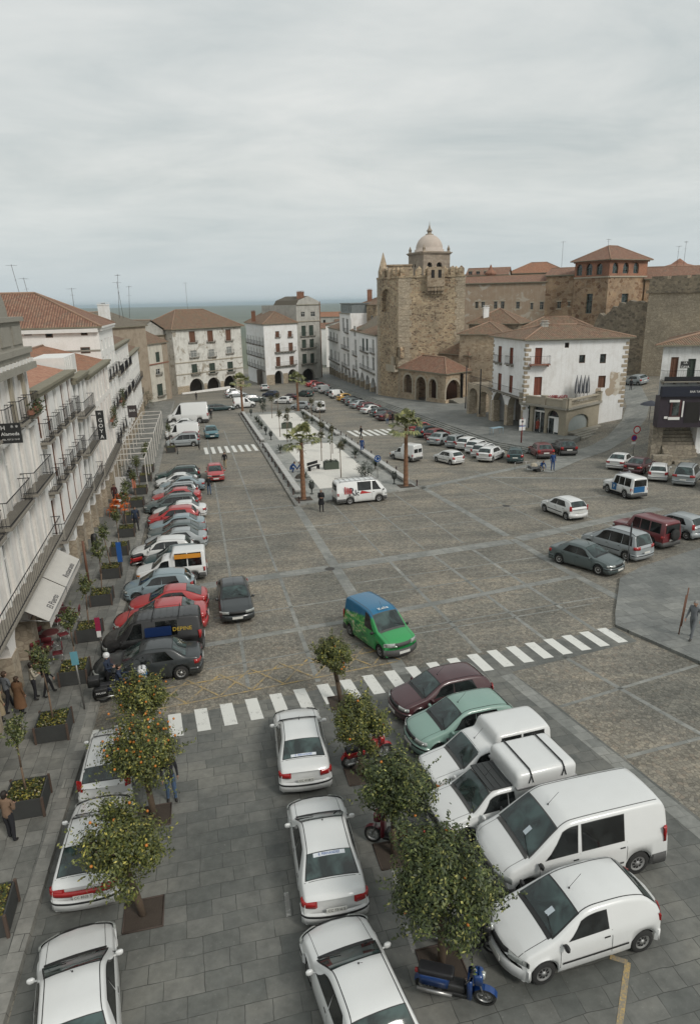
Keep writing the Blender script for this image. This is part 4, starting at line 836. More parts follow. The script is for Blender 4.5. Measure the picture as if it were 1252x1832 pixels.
def dome_tower():
 D = 165; a = P3(730.5, 470, D+7).xy; b = P3(757, 470, D).xy; c = P3(804.5, 470, D+4).xy; A, B = Fac(a, b), Fac(b, c); z1 = B.sz(780, 452)[1]; z0 = B.sz(780, 560)[1]
 root = root_at('domed_belfry', B, z0, 'pale square belfry with a round plastered dome behind the stone tower', 'tower'); d = a+(c-b)
 def hh(F, r): x0, y0, x1, y1 = r; q = F.rect(560+x0*.2556, 380+y0*.2556, 560+x1*.2556, 380+y1*.2556); return hole(*q, True, depth=.7, rise=min(1.0, (q[1]-q[0])/2))
 hb = [hh(B, (798, 348, 832, 445)), hh(B, (862, 348, 902, 445))]; ha = [hh(A, (686, 360, 699, 385)), hh(A, (707, 360, 718, 385))]; m = MB(); wall_mesh(m, A, 0, A.L, z0, z1, ha, 0); wall_mesh(m, B, 0, B.L, z0, z1, hb, 0); C_, D_2 = Fac(c, d), Fac(d, a); wall_mesh(m, C_, 0, C_.L, z0, z1, [], 0); wall_mesh(m, D_2, 0, D_2.L, z0, z1, [], 0)
 stn = rubble('belfry_stone', .7, ((.25, .21, .165), (.31, .26, .2), (.34, .29, .23)), (.27, .22, .18), .2, 2, .5); m.build('wall', stn, root)
 for F, l in ((A, ha), (B, hb)):
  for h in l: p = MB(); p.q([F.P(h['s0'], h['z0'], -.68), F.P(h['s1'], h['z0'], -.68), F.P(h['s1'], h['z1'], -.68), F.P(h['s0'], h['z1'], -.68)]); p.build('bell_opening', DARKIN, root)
 cc = (a+c)/2; m = MB()
 for s, z, hh_ in ((.3, z1-.3, .25), (.6, z1-.05, .25), (.15, z1+.2, .15)):
  P_ = [(x+(x-cc).normalized()*s) for x in (a, b, c, d)]; m.prism([(p.x, p.y) for p in P_], z, z+hh_)
 m.build('cornice', stn, root); r = (c-b).length*.41; m = MB(); m.lathe([(r+.3, 0), (r+.3, .6), (r, .62)]+[(r*cos(pi/2*i/10), .62+r*1.05*sin(pi/2*i/10)) for i in range(1, 11)], 28, o=(cc.x, cc.y, z1+.35)); dm = m.build('dome', plaster('dome_plaster', (.50, .43, .37), (.35, .3, .26), .5, .4), root)
 m = MB(); zt = z1+.95+r*1.05; m.lathe([(1.0, -.2), (1.0, .1), (.55, .12), (.5, .7), (.75, .75), (.7, .9), (.3, 1.5), (.08, 2.3), (.03, 3.1)], 12, o=(cc.x, cc.y, zt)); m.build('lantern', stn, dm)
 for p in (a, b, c): q = p.lerp(cc, .08); m = MB(); m.lathe([(.35, 0), (.35, .5), (.42, .55), (.05, 1.5)], 8, o=(q.x, q.y, z1+.35)); m.build('pinnacle', stn, root)
 return a, z1
dome_tower(); settle()
# arched porch chapel at the foot of the tower
def chapel():
 p0, p1, p2 = base(126.7, 39.3, .6), base(113.2, 43.6, .6), base(116.6, 49.2, .6); A, B = Fac(p0, p1), Fac(p1, p2); g = p1.z; z1 = A.sz(785, 667)[1]; S5 = dict(sc=.2077, ox=640, oy=560)
 root = root_at('porch_chapel', A, g, 'low stone chapel porch with four dark round arches at the tower foot', 'chapel'); ha = [spec(A, r, True, depth=.6, **S5) for r in ((398, 528, 466, 688), (502, 548, 585, 755), (612, 568, 676, 735))]; hb = [spec(B, (758, 575, 878, 742), True, depth=.6, **S5)]
 p3 = p2+(p0-p1); m = MB(); wall_mesh(m, A, 0, A.L, g-2, z1, ha, 0); wall_mesh(m, B, 0, B.L, g-2, z1, hb, 0); C_ = Fac(p2, p3); wall_mesh(m, C_, 0, C_.L, g-2, z1, [], 0); m.build('wall', RUB2, root)
 for F, l in ((A, ha), (B, hb)):
  for h in l:
   m = MB(); n = 8; r0 = (h['s1']-h['s0'])/2; c_ = (h['s0']+h['s1'])/2; zs = h['z1']-r0
   for i in range(n):
    t0, t1 = pi*i/n, pi*(i+1)/n; P_ = [F.P(c_-r_*cos(t), zs+r_*sin(t), .06) for r_, t in ((r0, t0), (r0, t1), (r0+.4, t1), (r0+.4, t0))]; Q_ = [p-Vector((F.n.x, F.n.y, 0))*.05 for p in P_]; m.q(P_); [m.q([P_[j], P_[(j+1) % 4], Q_[(j+1) % 4], Q_[j]]) for j in range(4)]
   F.box(m, h['s0']-.38, h['s0']-.01, h['z0'], zs, .01, .06); F.box(m, h['s1']+.01, h['s1']+.38, h['z0'], zs, .01, .06); m.build('arch_surround', STONE, root)
   gr = MB(); k = max(4, int((h['s1']-h['s0'])/.3))
   for i in range(1, k): s = h['s0']+(h['s1']-h['s0'])*i/k; gr.bar(F.P(s, h['z0'], -.5), F.P(s, arch_z(h, s), -.5), .03, 4)
   gate = gr.build('iron_grille', WOODB, root)
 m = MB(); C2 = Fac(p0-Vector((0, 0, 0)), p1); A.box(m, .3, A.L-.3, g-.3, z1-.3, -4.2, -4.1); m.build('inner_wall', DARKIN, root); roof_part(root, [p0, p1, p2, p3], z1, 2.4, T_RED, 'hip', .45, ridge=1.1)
 band(root, A, z1-.3, .3, .15, STONE); band(root, B, z1-.3, .3, .15, STONE)
 st = MB()
 for k in range(4): B.box(st, B.L*.15, B.L+4, g-1, g+.6-.15*k, .02, 1.0+.4*k)
 st.build('porch_steps', STONEG, root)
 z2g = g; q1 = p2+(p2-p1)*.02; q2 = q1+(p2-p1).normalized()*9.5; q0 = q1+(p0-p1); A2, B2_ = Fac(q0, q1), Fac(q1, q2); z2 = B2_.sz(850, 634.5)[1]; root = root_at('chapel_nave', B2_, g, 'higher stone chapel body with a hipped tile roof behind the porch', 'chapel')
 h = spec(B2_, (1075, 455, 1100, 515), **S5); _, _, _, q = (lambda m: (None, None, None, [q0, q1, q2, q0+(q2-q1)]))(0); m = MB(); wall_mesh(m, A2, 0, A2.L, g-2, z2, [], 0); wall_mesh(m, B2_, 0, B2_.L, g-2, z2, [h], 0, .4); K1, K2 = Fac(q[2], q[3]), Fac(q[3], q[0]); wall_mesh(m, K1, 0, K1.L, g-2, z2, [], 0); wall_mesh(m, K2, 0, K2.L, g-2, z2, [], 0); m.build('wall', RUB2, root)
 window(B2_, root, h, 'dark', depth=.4); m = MB(); B2_.box(m, h['s0']-.25, h['s1']+.25, h['z1'], h['z1']+.3, .003, .06); B2_.box(m, h['s0']-.25, h['s1']+.25, h['z0']-.3, h['z0'], .003, .06); m.build('window_surround', STONE, root)
 band(root, B2_, z2-.35, .35, .2, STONE); roof_part(root, q, z2, 3.0, T_OLD, 'hip', .45); return g
chapel(); settle()
# white house over the arcade, and its terrace
def white_house():
 a = base(89.5, 41.4, .6); c = base(79.0, 41.0, .6); A = Fac(a, c); g = c.z; z1 = A.sz(932, 607)[1]; far = PZ(1126, 603.5, z1); B = Fac(c, far); C6 = dict(sc=.1917, ox=860, oy=620); C4 = dict(sc=.34505, ox=820, oy=420)
 root = root_at('white_stone_quoined_house', B, g, 'long white house with stone quoins and red brown shutters above the terrace', 'house'); root.name = 'quoined_house'
 def cl(h, L): h['s0'] = max(.1, h['s0']); h['s1'] = min(L-.1, h['s1']); return h
 wa = [(cl(spec(A, r, **C4), A.L), 'red') for r in ((205, 577, 222, 662), (264, 585, 282, 670), (203, 718, 221, 808), (261, 729, 279, 820))]
 ar = [hole(A.L*.04+.0, A.L*.46, g-1, A.sz(895, 702)[1], True, depth=.9), hole(A.L*.54, A.L*.96, g-1, A.sz(918, 706)[1], True, depth=.9)]
 wb = [(spec(B, r, **C4), k) for r, k in (((395, 586, 432, 670), 'red'), ((390, 737, 430, 832), 'red'), ((550, 559, 572, 586), 'dark'), ((624, 623, 655, 665), 'glass'), ((732, 618, 763, 666), 'glass'), ((722, 731, 760, 793), 'brown'))]
 d = far.xy+(a.xy-c.xy)*.85; m = MB(); wall_mesh(m, A, 0, A.L, g-1.5, z1, [h for h, _ in wa]+ar, 0, .25, mj=1); wall_mesh(m, B, 0, B.L, g-1.5, z1, [h for h, _ in wb], 0, .25, mj=1); R2, K = Fac(far, d), Fac(d, a); wall_mesh(m, R2, 0, R2.L, g-1.5, z1, [], 0); wall_mesh(m, K, 0, K.L, g-1.5, z1, [], 0)
 m.build('wall', [plaster('white_house_wall', (.80, .80, .79), (.40, .36, .30), .3, .35), STONE], root)
 for h, k in wa: window(A, root, h, k)
 for h, k in wb: window(B, root, h, k, frame=FRAMEB, bars=False)
 for h, k in wa[:2]: balcony(A, root, max(.02, h['s0']-.35), min(A.L, h['s1']+.35), h['z0'], .6, step=.2)
 balcony(A, root, .1, A.L-.1, wa[2][0]['z0'], .6, step=.25); h = wb[0][0]; balcony(B, root, h['s0']-.7, h['s1']+.9, h['z0'], .8, step=.2, slab=SLABR)
 ms = [MB(), MB(), MB()]; n = 15
 for i in range(n):
  zz_ = z1-.3-(z1-g-3)*(i+1)/n; e = .62 if i % 2 else .3; B.box(ms[0], -.04, e, zz_, zz_+.36, -.1, .05); A.box(ms[0], A.L-e, A.L+.04, zz_, zz_+.36, -.1, .05); A.box(ms[1], -.04, e*.7, zz_, zz_+.36, -.1, .045); B.box(ms[2], B.L-e-.1, B.L+.04, zz_, zz_+.36, -.1, .05)
 [q_.build('quoins', M('quoin_stone', (.36, .30, .22), .9, .2, 2), root) for q_ in ms]
 m = MB(); sc_, zc = B.sz(1103, 690); rr = random.Random(5)
 for (px_, py_, w_, h_) in ((1096, 684, 8, 20), (1103, 676, 9, 12), (1108, 690, 9, 14), (1088, 700, 8, 8), (1070, 700, 7, 7), (1100, 700, 10, 8), (1113, 680, 6, 9)):
  pts = []
  for i in range(12): t = 2*pi*i/12; k = rr.uniform(.7, 1.1); s_, z_ = B.sz(px_+w_*k*cos(t), py_+h_*k*sin(t)); pts.append(B.P(min(s_, B.L-.02), z_, .006+.001*len(m.f)))
  m.q(pts)
 m.build('bare_patch', plaster('half_peeled', (.66, .62, .54), (.42, .36, .29), .8, .4, patches=1.0, patchcol=(.40, .32, .235)), root)
 band(root, A, z1-.15, .2, .2, MOSSY); band(root, B, z1-.15, .2, .2, MOSSY); roof_part(root, [c, far, d, a], z1+.06, 1.5, T_OLD, 'hip', .5)
 p = B.P(B.L*.28, 0, -4.5); chimney(root, p.x, p.y, z1+.7, z1+1.9, .8, GREYP); m = MB(); A.box(m, .1, A.L-.1, g-1, g+4, -3.5, -3.4); m.build('arcade_wall', M('arcade_wall', (.16, .14, .12), .9, .4, .8), root)
 for i, s in enumerate((.02, .46, .96)): m = MB(); A.box(m, max(.0, A.L*s), min(A.L, A.L*(s+.085)), g-1, ar[0]['z1']-1.4, -.9, .05); m.build('pier', PILLAR, root)
 q0 = base(98.8, 41.6, .6); L_ = Fac(q0, a); zt = L_.sz(862, 692)[1]; root = root_at('arcade_porch', L_, g, 'short weathered stone arcade with an iron-railed deck left of the white house', 'arcade'); hs = [hole(.9, L_.L*.5-.45, g-1, zt-.6, True, depth=1.0, rise=1.0), hole(L_.L*.5+.45, L_.L-.7, g-1, zt-.6, True, depth=1.0, rise=1.0)]
 m = MB(); wall_mesh(m, L_, 0, L_.L-.02, g-1, zt, hs, 0); E2 = Fac(L_.P(0, 0, -4).xy, q0); wall_mesh(m, E2, 0, E2.L, g-1, zt, [], 0); m.q([L_.P(0, zt), L_.P(L_.L-.02, zt), L_.P(L_.L-.02, zt, -4), L_.P(0, zt, -4)]); m.build('wall', PILLAR, root)
 r = MB(); [r.bar(L_.P(.1, zt+z, -.15), L_.P(L_.L-.1, zt+z, -.15), .03, 4) for z in (.1, 1.1)]; [r.bar(L_.P(.1+(L_.L-.2)*i/40, zt, -.15), L_.P(.1+(L_.L-.2)*i/40, zt+1.1, -.15), .016, 3) for i in range(41)]; r.build('railing', IRON, root)
 for s in (.1, L_.L*.62): m = MB(); m.bar(L_.P(s, g, .25), L_.P(s, zt+2.6, .25), .09, 8); m.build('iron_post', IRON, root)
 return c, far, g, z1, B
WHs = white_house(); settle()
def terrace():
 c, far, g, z1w, BW = WHs; t0 = base(79.6, 41.0, .6); t1 = base(72.9, 43.6, .6); t2 = base(76.9, 50.6, .6); t3 = W(86, 56.5); A, B, C_ = Fac(t0, t1), Fac(t1, t2), Fac(t2, t3); zt = A.sz(1011, 730)[1]; zp = A.sz(1011, 715)[1]; C6 = dict(sc=.1917, ox=860, oy=620)
 root = root_at('balustrade_terrace', A, g, 'stone terrace with arched shop fronts and a balustrade before the white house', 'terrace'); hs = [spec(A, r, True, depth=.5, **C6) for r in ((366, 520, 455, 760), (480, 535, 590, 805), (608, 595, 722, 825))]; hb = [spec(B, (818, 632, 1000, 775), True, depth=.25, rise=1.1, **C6)]
 for h in hs: h['s0'] = max(.15, h['s0']); h['s1'] = min(A.L-.4, h['s1']); h['rise'] = min(1.1, (h['s1']-h['s0'])/2)
 for i in range(2): hs[i]['s1'] = min(hs[i]['s1'], hs[i+1]['s0']-.3)
 m = MB(); wall_mesh(m, A, 0, A.L, g-1, zt, hs, 0); wall_mesh(m, B, 0, B.L, g-1, zt, hb, 0); wall_mesh(m, C_, 0, C_.L, g-1, zt, [], 0); bk = BW.P(BW.L*.62, 0).xy; P_ = [t0.xy, t1.xy, t2.xy, t3.xy, bk, BW.a]
 m.q([Vector((p.x, p.y, zt)) for p in P_]); m.build('wall', M('terrace_stone', (.30, .265, .20), .9, .3, .9, bump=.3, fine=.25), root)
 for i, h in enumerate(hs):
  f = MB(); D = .42; zm = h['z1']-h['rise']; A.box(f, h['s0'], h['s1'], zm-.1, zm+.1, -D, -D+.1); [A.box(f, h['s0']+(h['s1']-h['s0'])*t-.04, h['s0']+(h['s1']-h['s0'])*t+.04, h['z0'], zm-.1, -D, -D+.08) for t in (.02, .5, .98)]; fr = f.build('shop_window', FRAMEW if i else WOODG, root)
  p = MB(); n = 8; [p.q([A.P(h['s0']+(h['s1']-h['s0'])*k/n, h['z0'], -D-.01), A.P(h['s0']+(h['s1']-h['s0'])*(k+1)/n, h['z0'], -D-.01), A.P(h['s0']+(h['s1']-h['s0'])*(k+1)/n, arch_z(h, h['s0']+(h['s1']-h['s0'])*(k+1)/n), -D-.01), A.P(h['s0']+(h['s1']-h['s0'])*k/n, arch_z(h, h['s0']+(h['s1']-h['s0'])*k/n), -D-.01)]) for k in range(n)]; p.build('pane', DARKG, fr)
 h = hs[2]; m = MB(); A.box(m, (h['s0']+h['s1'])/2+.05, h['s1']-.1, h['z0']+.3, h['z0']+2.1, -.4, -.33); m.build('white_poster', WHITEP, root); h = hb[0]; m = MB(); n = 8; [m.q([B.P(h['s0']+(h['s1']-h['s0'])*k/n, h['z0'], -.24), B.P(h['s0']+(h['s1']-h['s0'])*(k+1)/n, h['z0'], -.24), B.P(h['s0']+(h['s1']-h['s0'])*(k+1)/n, arch_z(h, h['s0']+(h['s1']-h['s0'])*(k+1)/n), -.24), B.P(h['s0']+(h['s1']-h['s0'])*k/n, arch_z(h, h['s0']+(h['s1']-h['s0'])*k/n), -.24)]) for k in range(n)]; m.build('blind_arch', M('grey_blind', (.30, .33, .32), .8, .15, 2), root)
 for F in (A, B, C_):
  m = MB(); F.box(m, -.05, F.L+.05, zt-.25, zt, .003, .3); m.build('cornice', STONEG, root)
 for F, kind in ((A, 'solid'), (B, 'bal'), (C_, 'solid')):
  m = MB(); L = F.L; hh_ = zp-zt-.05
  F.box(m, .3, L-.3, zt+hh_-.18, zt+hh_, -.35, .02)
  if kind == 'solid': F.box(m, .3, L-.3, zt+.001, zt+hh_-.18, -.28, -.05)
  else:
   F.box(m, .3, L-.3, zt+.001, zt+.15, -.32, -.02); n = int(L/.35); [m.lathe([(.05, .15), (.10, .3), (.045, .5), (.08, hh_-.18)], 6, o=tuple(F.P(.45+(L-.9)*i/(n-1), zt, -.17)), closed=False) for i in range(n)]
  m.build('parapet', STONE, root)
  for s in ([0, .5, 1] if kind == 'solid' else [0, 1]):
   m = MB(); sc_ = L*s; F.box(m, sc_-.32, sc_+.32, zt+.001, zt+hh_+.12, -.42, .08); F.box(m, sc_-.38, sc_+.38, zt+hh_+.12, zt+hh_+.24, -.48, .14); m.build('pedestal', STONE, root)
 st = MB()
 for k in range(4): B.box(st, B.L*.1, B.L*1.0, g-1, g+.55-.14*k, .02, .8+.45*k)
 st.build('corner_steps', STONEG, root)
 for i, px_ in enumerate((1024, 1031, 1038, 1044)):
  pt = BW.P(BW.sz(px_, 700)[0], zt, 1.1); o = bpy.data.objects.new('folded_parasol', None); link(o, None, 'folded striped parasol standing on the terrace in front of the white house', 'parasol', 'folded parasols on the terrace'); o.location = (pt.x, pt.y, zt)
  m = MB(); m.bar((0, 0, 0), (0, 0, 3.4), .03, 6); m.lathe([(.25, 0), (.25, .08), (.04, .1)], 10); m.build('pole', IRON, o); m = MB(); n = 12
  prof = [(.17, 1.1), (.24, 1.4), (.2, 2.2), (.12, 2.9), (.03, 3.3)]; b0 = len(m.v)
  for r_, z_ in prof: [m.v.append((r_*(1.15 if k % 2 else .8)*cos(2*pi*k/n), r_*(1.15 if k % 2 else .8)*sin(2*pi*k/n), z_)) for k in range(n)]
  for j in range(len(prof)-1):
   for k in range(n): m.f.append((b0+j*n+k, b0+j*n+(k+1) % n, b0+(j+1)*n+(k+1) % n, b0+(j+1)*n+k)); m.mi.append(k % 4 // 2); m.sm.append(False)
  m.build('canopy', [M('parasol_white', (.5, .5, .5), .8), M('parasol_dark', (.05, .055, .07), .8)], o)
 for i, px_ in enumerate((982, 999)):
  pt = BW.P(BW.sz(px_, 700)[0], zt, .5); o = empty('terrace_planter', (pt.x, pt.y, zt), 'low red-leaved planter against the white house wall, the %s one' % ('left' if i == 0 else 'right'), 'planter'); m = MB(); m.box((-.9, -.25, 0), (.9, .25, .45)); m.build('trough', STONE, o); m = MB(); rr = random.Random(i)
  for k in range(120): x, y, z = rr.uniform(-.9, .9), rr.uniform(-.25, .25), rr.uniform(.45, .8); m.q([(x, y, z), (x+.12, y+.03, z+.05), (x+.06, y+.1, z+.12)])
  m.build('plants', M('red_leaves', (.20, .03, .03), .8), o)
terrace(); settle()
# bar building over the stairs on the right
def bar_house():
 p0 = G(1179, 822); D_ = 1.0; g = p0.z; dirv = Vector((1, -.09, 0)).normalized(); p1 = p0+dirv*12; F = Fac(p0, p1); C8 = dict(sc=.16933, ox=1040, oy=580); Z = lambda y, x=1215: F.sz(x, y)[1]
 root = root_at('bar_house', F, g, 'white house with a dark timber bar front over a flight of stone steps', 'house'); ze = Z(617, 1184); zw = Z(716, 1175); zb0 = Z(758, 1200)
 hs = [spec(F, (933, 348, 1015, 570), **C8), spec(F, (1113, 366, 1197, 575), **C8)]; s_off = F.sz(1184, 640)[0]
 m = MB(); L = 12; wall_mesh(m, F, s_off, L, zb0, ze, hs, 0, .25); bdir = (F.P(s_off, 0).xy.normalized()+Vector((.12, 0))).normalized(); bk_ = F.P(s_off, 0).xy+bdir*10; bk2 = bk_+F.d*14; Sd = Fac(bk_, F.P(s_off, 0).xy); wall_mesh(m, Sd, 0, Sd.L, zb0-4, ze, [], 0);
 F.box(m, s_off-.1, s_off+.9, g-1, zb0, -.9, .03, 1); m.build('wall', [plaster('bar_wall', (.68, .69, .68), (.30, .29, .26), .5, .5), GRAN], root)
 window(F, root, hs[0], 'brown'); window(F, root, hs[1], 'green'); roof_part(root, [F.P(s_off, 0).xy, F.P(L, 0).xy, bk2, bk_], ze+.01, 1.5, T_OLD, 'hip', .6); balcony(F, root, s_off+.05, L, Z(680), 1.0, step=.2); rl = MB(); F.box(rl, s_off+.1, L, Z(680), Z(672), .93, .95); rl.build('balcony_panel', IRON, root)
 DK_ = M('dark_timber', (.03, .022, .03), .5, .3, 3); NV = M('navy_awning', (.010, .013, .026), .7, .2, 3); m = MB(); za, zb_, zc = Z(757, 1200), Z(706, 1200), Z(689, 1200)
 F.box(m, s_off-.2, L, za-.2, zb_, .005, 1.3); bf = m.build('bar_front', DK_, root); m = MB(); F.box(m, s_off-.2, L, zb_, zc, 1.0, 1.55); aw = m.build('awning_fascia', NV, root)
 text_part('lettering', 'BAR TABERNA', .28, WHT, aw, F.T(s_off+3.3, (zb_+zc)/2, 1.57)); a, b, c, d = F.rect(1187, 713, 1208, 743); m = MB(); F.box(m, a+.1, b, c, d, 1.31, 1.36); w_ = m.build('bar_window', M('maroon_frame', (.06, .015, .015), .5), root); m = MB(); F.box(m, a+.3, b-.2, c+.2, d-.2, 1.365, 1.38); m.build('pane', DARKG, w_)
 for r in ((1188, 712, 1206, 716), (1185, 742, 1205, 747), (1178, 741, 1184, 745), (1209.5, 714, 1212, 742), (1241, 734, 1244, 748)): a, b, c, d = F.rect(*r); m = MB(); F.box(m, a, b, c, d, 1.365, 1.40); m.build('white_board', FRAMEW, root)
 a, b, c, d = F.rect(1215, 716, 1240, 752); m = MB(); F.box(m, a, b, c, d, 1.31, 1.34); m.build('door', DARKIN, root)
 m = MB(); a, b, c, d = F.rect(1210, 645, 1226, 657); F.box(m, a, b, c, d, .9, .98); sg = m.build('hanging_board', BLK, root); text_part('lettering', 'LA', .3, WHT, sg, F.T((a+b)/2, (c+d)/2+.18, .99)); text_part('lettering', 'CAVA', .3, WHT, sg, F.T((a+b)/2, (c+d)/2-.2, .99))
 s0 = s_off+.95; s1 = F.sz(1244, 780)[0]; n = 11; m = MB(); h_ = (za-.35-g)/n
 for k in range(n): F.box(m, s0, s1, g-.5, g+.25+h_*k, -.35*(k+1)+1.6, -.35*k+1.6)
 m.build('stone_steps', GRAN, root); m = MB(); F.box(m, s1, L, g-1, za-.3, -8, .1); m.build('side_wall', WHITEP, root)
 m = MB(); F.box(m, s0-1.5, s0+.3, g-1, g+.9, 1.62, 2.3); F.box(m, s0+.5, s1, g-1, g+.35, 1.9, 2.5); m.build('low_granite_wall', GRAN, root)
 o = bpy.data.objects.new('parasol', None); link(o, None, 'dark open parasol beside the bar front at the street corner', 'parasol'); o.location = G(1160, 752); m = MB(); m.bar((0, 0, 0), (0, 0, 2.4), .03, 6); m.build('pole', IRON, o); m = MB(); m.lathe([(1.3, 1.95), (.9, 2.2), (.03, 2.5)], 8, sm=False, closed=False); m.build('canopy', M('parasol_dark', (.05, .055, .07), .8), o)
bar_house(); settle()
# old town on the hill behind
def old_town():
 C4 = dict(sc=.34505, ox=820, oy=420)
 a, b = P3(1156, 560, 113).xy, P3(1300, 560, 104).xy; F = Fac(a, b); z1 = F.sz(1200, 524)[1]; g = -3; root = root_at('wall_tower', F, g, 'huge pale ashlar wall tower at the right above the bar', 'tower'); _, R1, L1, q = shell(root, F, 12, g, z1, ASH, [], .3); m = MB(); F.box(m, -.3, F.L, z1, z1+.5, -12, .4); F.box(m, 0, F.L, z1+.5, z1+2.2, -1.2, .1); merlons(m, F, z1+2.2, 4, w_=.8, h=.45, d=1.2, o=-1.1, pyr=False); merlons(m, L1, z1+.5, 4, w_=.8, h=1.5, d=1.0, o=-.9, pyr=False); m.build('battlement', RUBD, root)
 a, b = P3(1060, 600, 122).xy, P3(1158, 600, 116).xy; F = Fac(a, b); root = root_at('town_wall', F, g, 'ruined rubble town wall climbing behind the white house', 'wall'); m = MB(); prof = [(1060, 585), (1072, 560), (1080, 566), (1090, 557), (1096, 548), (1104, 550), (1108, 541), (1118, 543), (1126, 537), (1136, 540), (1144, 538), (1150, 542), (1158, 540)]
 P_ = [F.sz(x, y) for x, y in prof]
 for (s0, za), (s1, zb_) in zip(P_, P_[1:]): m.q([F.P(s0, g), F.P(s1, g), F.P(s1, zb_), F.P(s0, za)]); m.q([F.P(s0, za), F.P(s1, zb_), F.P(s1, zb_, -2), F.P(s0, za, -2)])
 m.q([F.P(P_[0][0], g), F.P(P_[0][0], P_[0][1]), F.P(P_[0][0], P_[0][1], -2), F.P(P_[0][0], g, -2)]); m.q([F.P(P_[-1][0], g), F.P(P_[-1][0], P_[-1][1]), F.P(P_[-1][0], P_[-1][1], -2), F.P(P_[-1][0], g, -2)]); m.build('wall', RUBD, root)
 a, b, c = P3(1025, 520, 152).xy, P3(1086, 520, 144).xy, P3(1153, 520, 150).xy; A, B = Fac(a, b), Fac(b, c); z1 = B.sz(1110, 464)[1]; zb_ = B.sz(1110, 496)[1]; g = 0; root = root_at('brick_topped_tower', B, g, 'square palace tower with a brick arcaded top storey and hipped red roof', 'tower')
 ha = [(spec(A, r, True, **C4), 'glass') for r in ((611, 154, 640, 212), (661, 150, 692, 210), (714, 148, 744, 207))]+[(spec(A, (659, 306, 691, 408), **C4), 'glass')]; hb = [(spec(B, r, True, **C4), 'glass') for r in ((798, 143, 827, 200), (852, 144, 881, 200), (906, 143, 933, 200))]+[(spec(B, (842, 305, 876, 385), **C4), 'glass')]
 d = a+(c-b)
 for lo, hi, mt in ((g, zb_, PALR), (zb_, z1, BRICK)):
  m = MB()
  for F, hh_ in ((A, ha), (B, hb)): wall_mesh(m, F, 0, F.L, lo, hi, [h for h, _ in hh_ if lo-.1 < (h['z0']+h['z1'])/2 < hi], 0, .4)
  for F in (Fac(c, d), Fac(d, a)): wall_mesh(m, F, 0, F.L, lo, hi, [], 0)
  m.build('wall' if mt is PALR else 'brick_storey', mt, root)
 for F, hh_ in ((A, ha), (B, hb)):
  for h, k in hh_: window(F, root, h, k, depth=.4, frame=M('green_frame', (.10, .16, .14), .6))
  m = MB(); F.box(m, 0, F.L, zb_, zb_+.3, .003, .2); m.build('string_course', STONE, root); m = MB(); F.box(m, -.1, F.L+.1, z1-.4, z1, .003, .4); m.build('cornice', BRICK, root)
 roof_part(root, [b, c, d, a], z1+.01, 3.1, T_RED, 'hip', .8)
 rr = random.Random(9)
 def wing(x0, D0, x1, D1, ytop, mat, roof, rise, label, rects=(), back=12, kind='gable', nm='palace_wing', xm=None):
  a, b = P3(x0, 540, D0).xy, P3(x1, 540, D1).xy; F = Fac(a, b); z1 = F.sz(xm or (x0+x1)/2, ytop)[1]; root = root_at(nm, F, -2, label, 'palace'); hs = [spec(F, r, **C4) for r in rects]; _, _, _, q = shell(root, F, back, -2, z1, mat, hs, .4)
  for h in hs:
   window(F, root, h, 'glass', depth=.35, frame=STONE); m = MB(); F.box(m, h['s0']-.2, h['s1']+.2, h['z1'], h['z1']+.25, .003, .05); F.box(m, h['s0']-.2, h['s1']+.2, h['z0']-.25, h['z0'], .003, .05); m.build('window_surround', STONE, root)
  m = MB(); F.box(m, 0, F.L, z1-.3, z1, .003, .3); m.build('cornice', MOSSY, root); roof_part(root, q, z1+.01, rise, roof, kind, .4); return root, F, z1
 PW = plaster('palace_render', (.30, .225, .16), (.38, .33, .26), .7, .6, patches=.3, patchcol=(.40, .36, .30))
 wing(826, 160, 974, 156, 505.5, PW, T_RED, 1.6, 'long rendered palace wing right of the stone tower with paired small windows', [(85, 347, 102, 382), (117, 347, 135, 380), (182, 345, 200, 384), (218, 345, 237, 384), (297, 347, 316, 384), (371, 353, 386, 388), (420, 347, 440, 388)])
 wing(974, 156, 1026, 153, 492, PALR, T_RED, 1.7, 'short rubble palace wing against the brick topped tower', [(509, 347, 529, 382), (566, 347, 577, 370)])
 wing(833, 185, 905, 182, 492, BRICK, T_RED, 2.0, 'low brick gallery seen over the long palace wing', [(50, 190, 70, 222), (90, 190, 110, 222), (130, 190, 150, 222)])
 wing(905, 195, 1010, 190, 488, PEEL, T_ORG, 3.0, 'hipped tile roof behind the palace wings', kind='hip')
 wing(1150, 150, 1290, 146, 497, PALR, T_RED, 2.6, 'tiled wing running off behind the wall tower')
 for x, y, D_, lb in ((877, 492, 178, 'brick chimney turret over the palace gallery'), (1213, 482, 170, 'round capped turret right of the brick topped tower')):
  p = P3(x, y, D_); o = bpy.data.objects.new('roof_turret', None); link(o, None, lb, 'turret'); o.location = (p.x, p.y, p.z-3); m = MB(); r_ = 1.2 if x < 900 else 3.8; m.lathe([(r_, 0), (r_, 3), (r_*1.3, 3.1), (r_*1.3, 3.5), (r_*.5, 4.3), (.1, 5.6)], 8 if x < 900 else 16, sm=False); m.build('turret_body', BRICK, o)
 def low(x0, D0, x1, D1, ytop, label, rise, roof=T_OLD, kind='hip', back=9, mat=RUBD):
  a, b = P3(x0, 600, D0).xy, P3(x1, 600, D1).xy; F = Fac(a, b); z1 = F.sz((x0+x1)/2, ytop)[1]; root = root_at('tiled_house', F, -2, label, 'house'); _, _, _, q = shell(root, F, back, -3, z1, mat, [], .3); roof_part(root, q, z1+.01, rise, roof, kind, .4); return F, z1, root
 F, z, r_ = low(838, 128, 925, 124, 579, 'low stone house with a grey tiled roof between the chapel and the white house', 2.6); p = F.P(F.L*.28, 0, -2); chimney(r_, p.x, p.y, z+.3, z+3, 1.0, WHITEP)
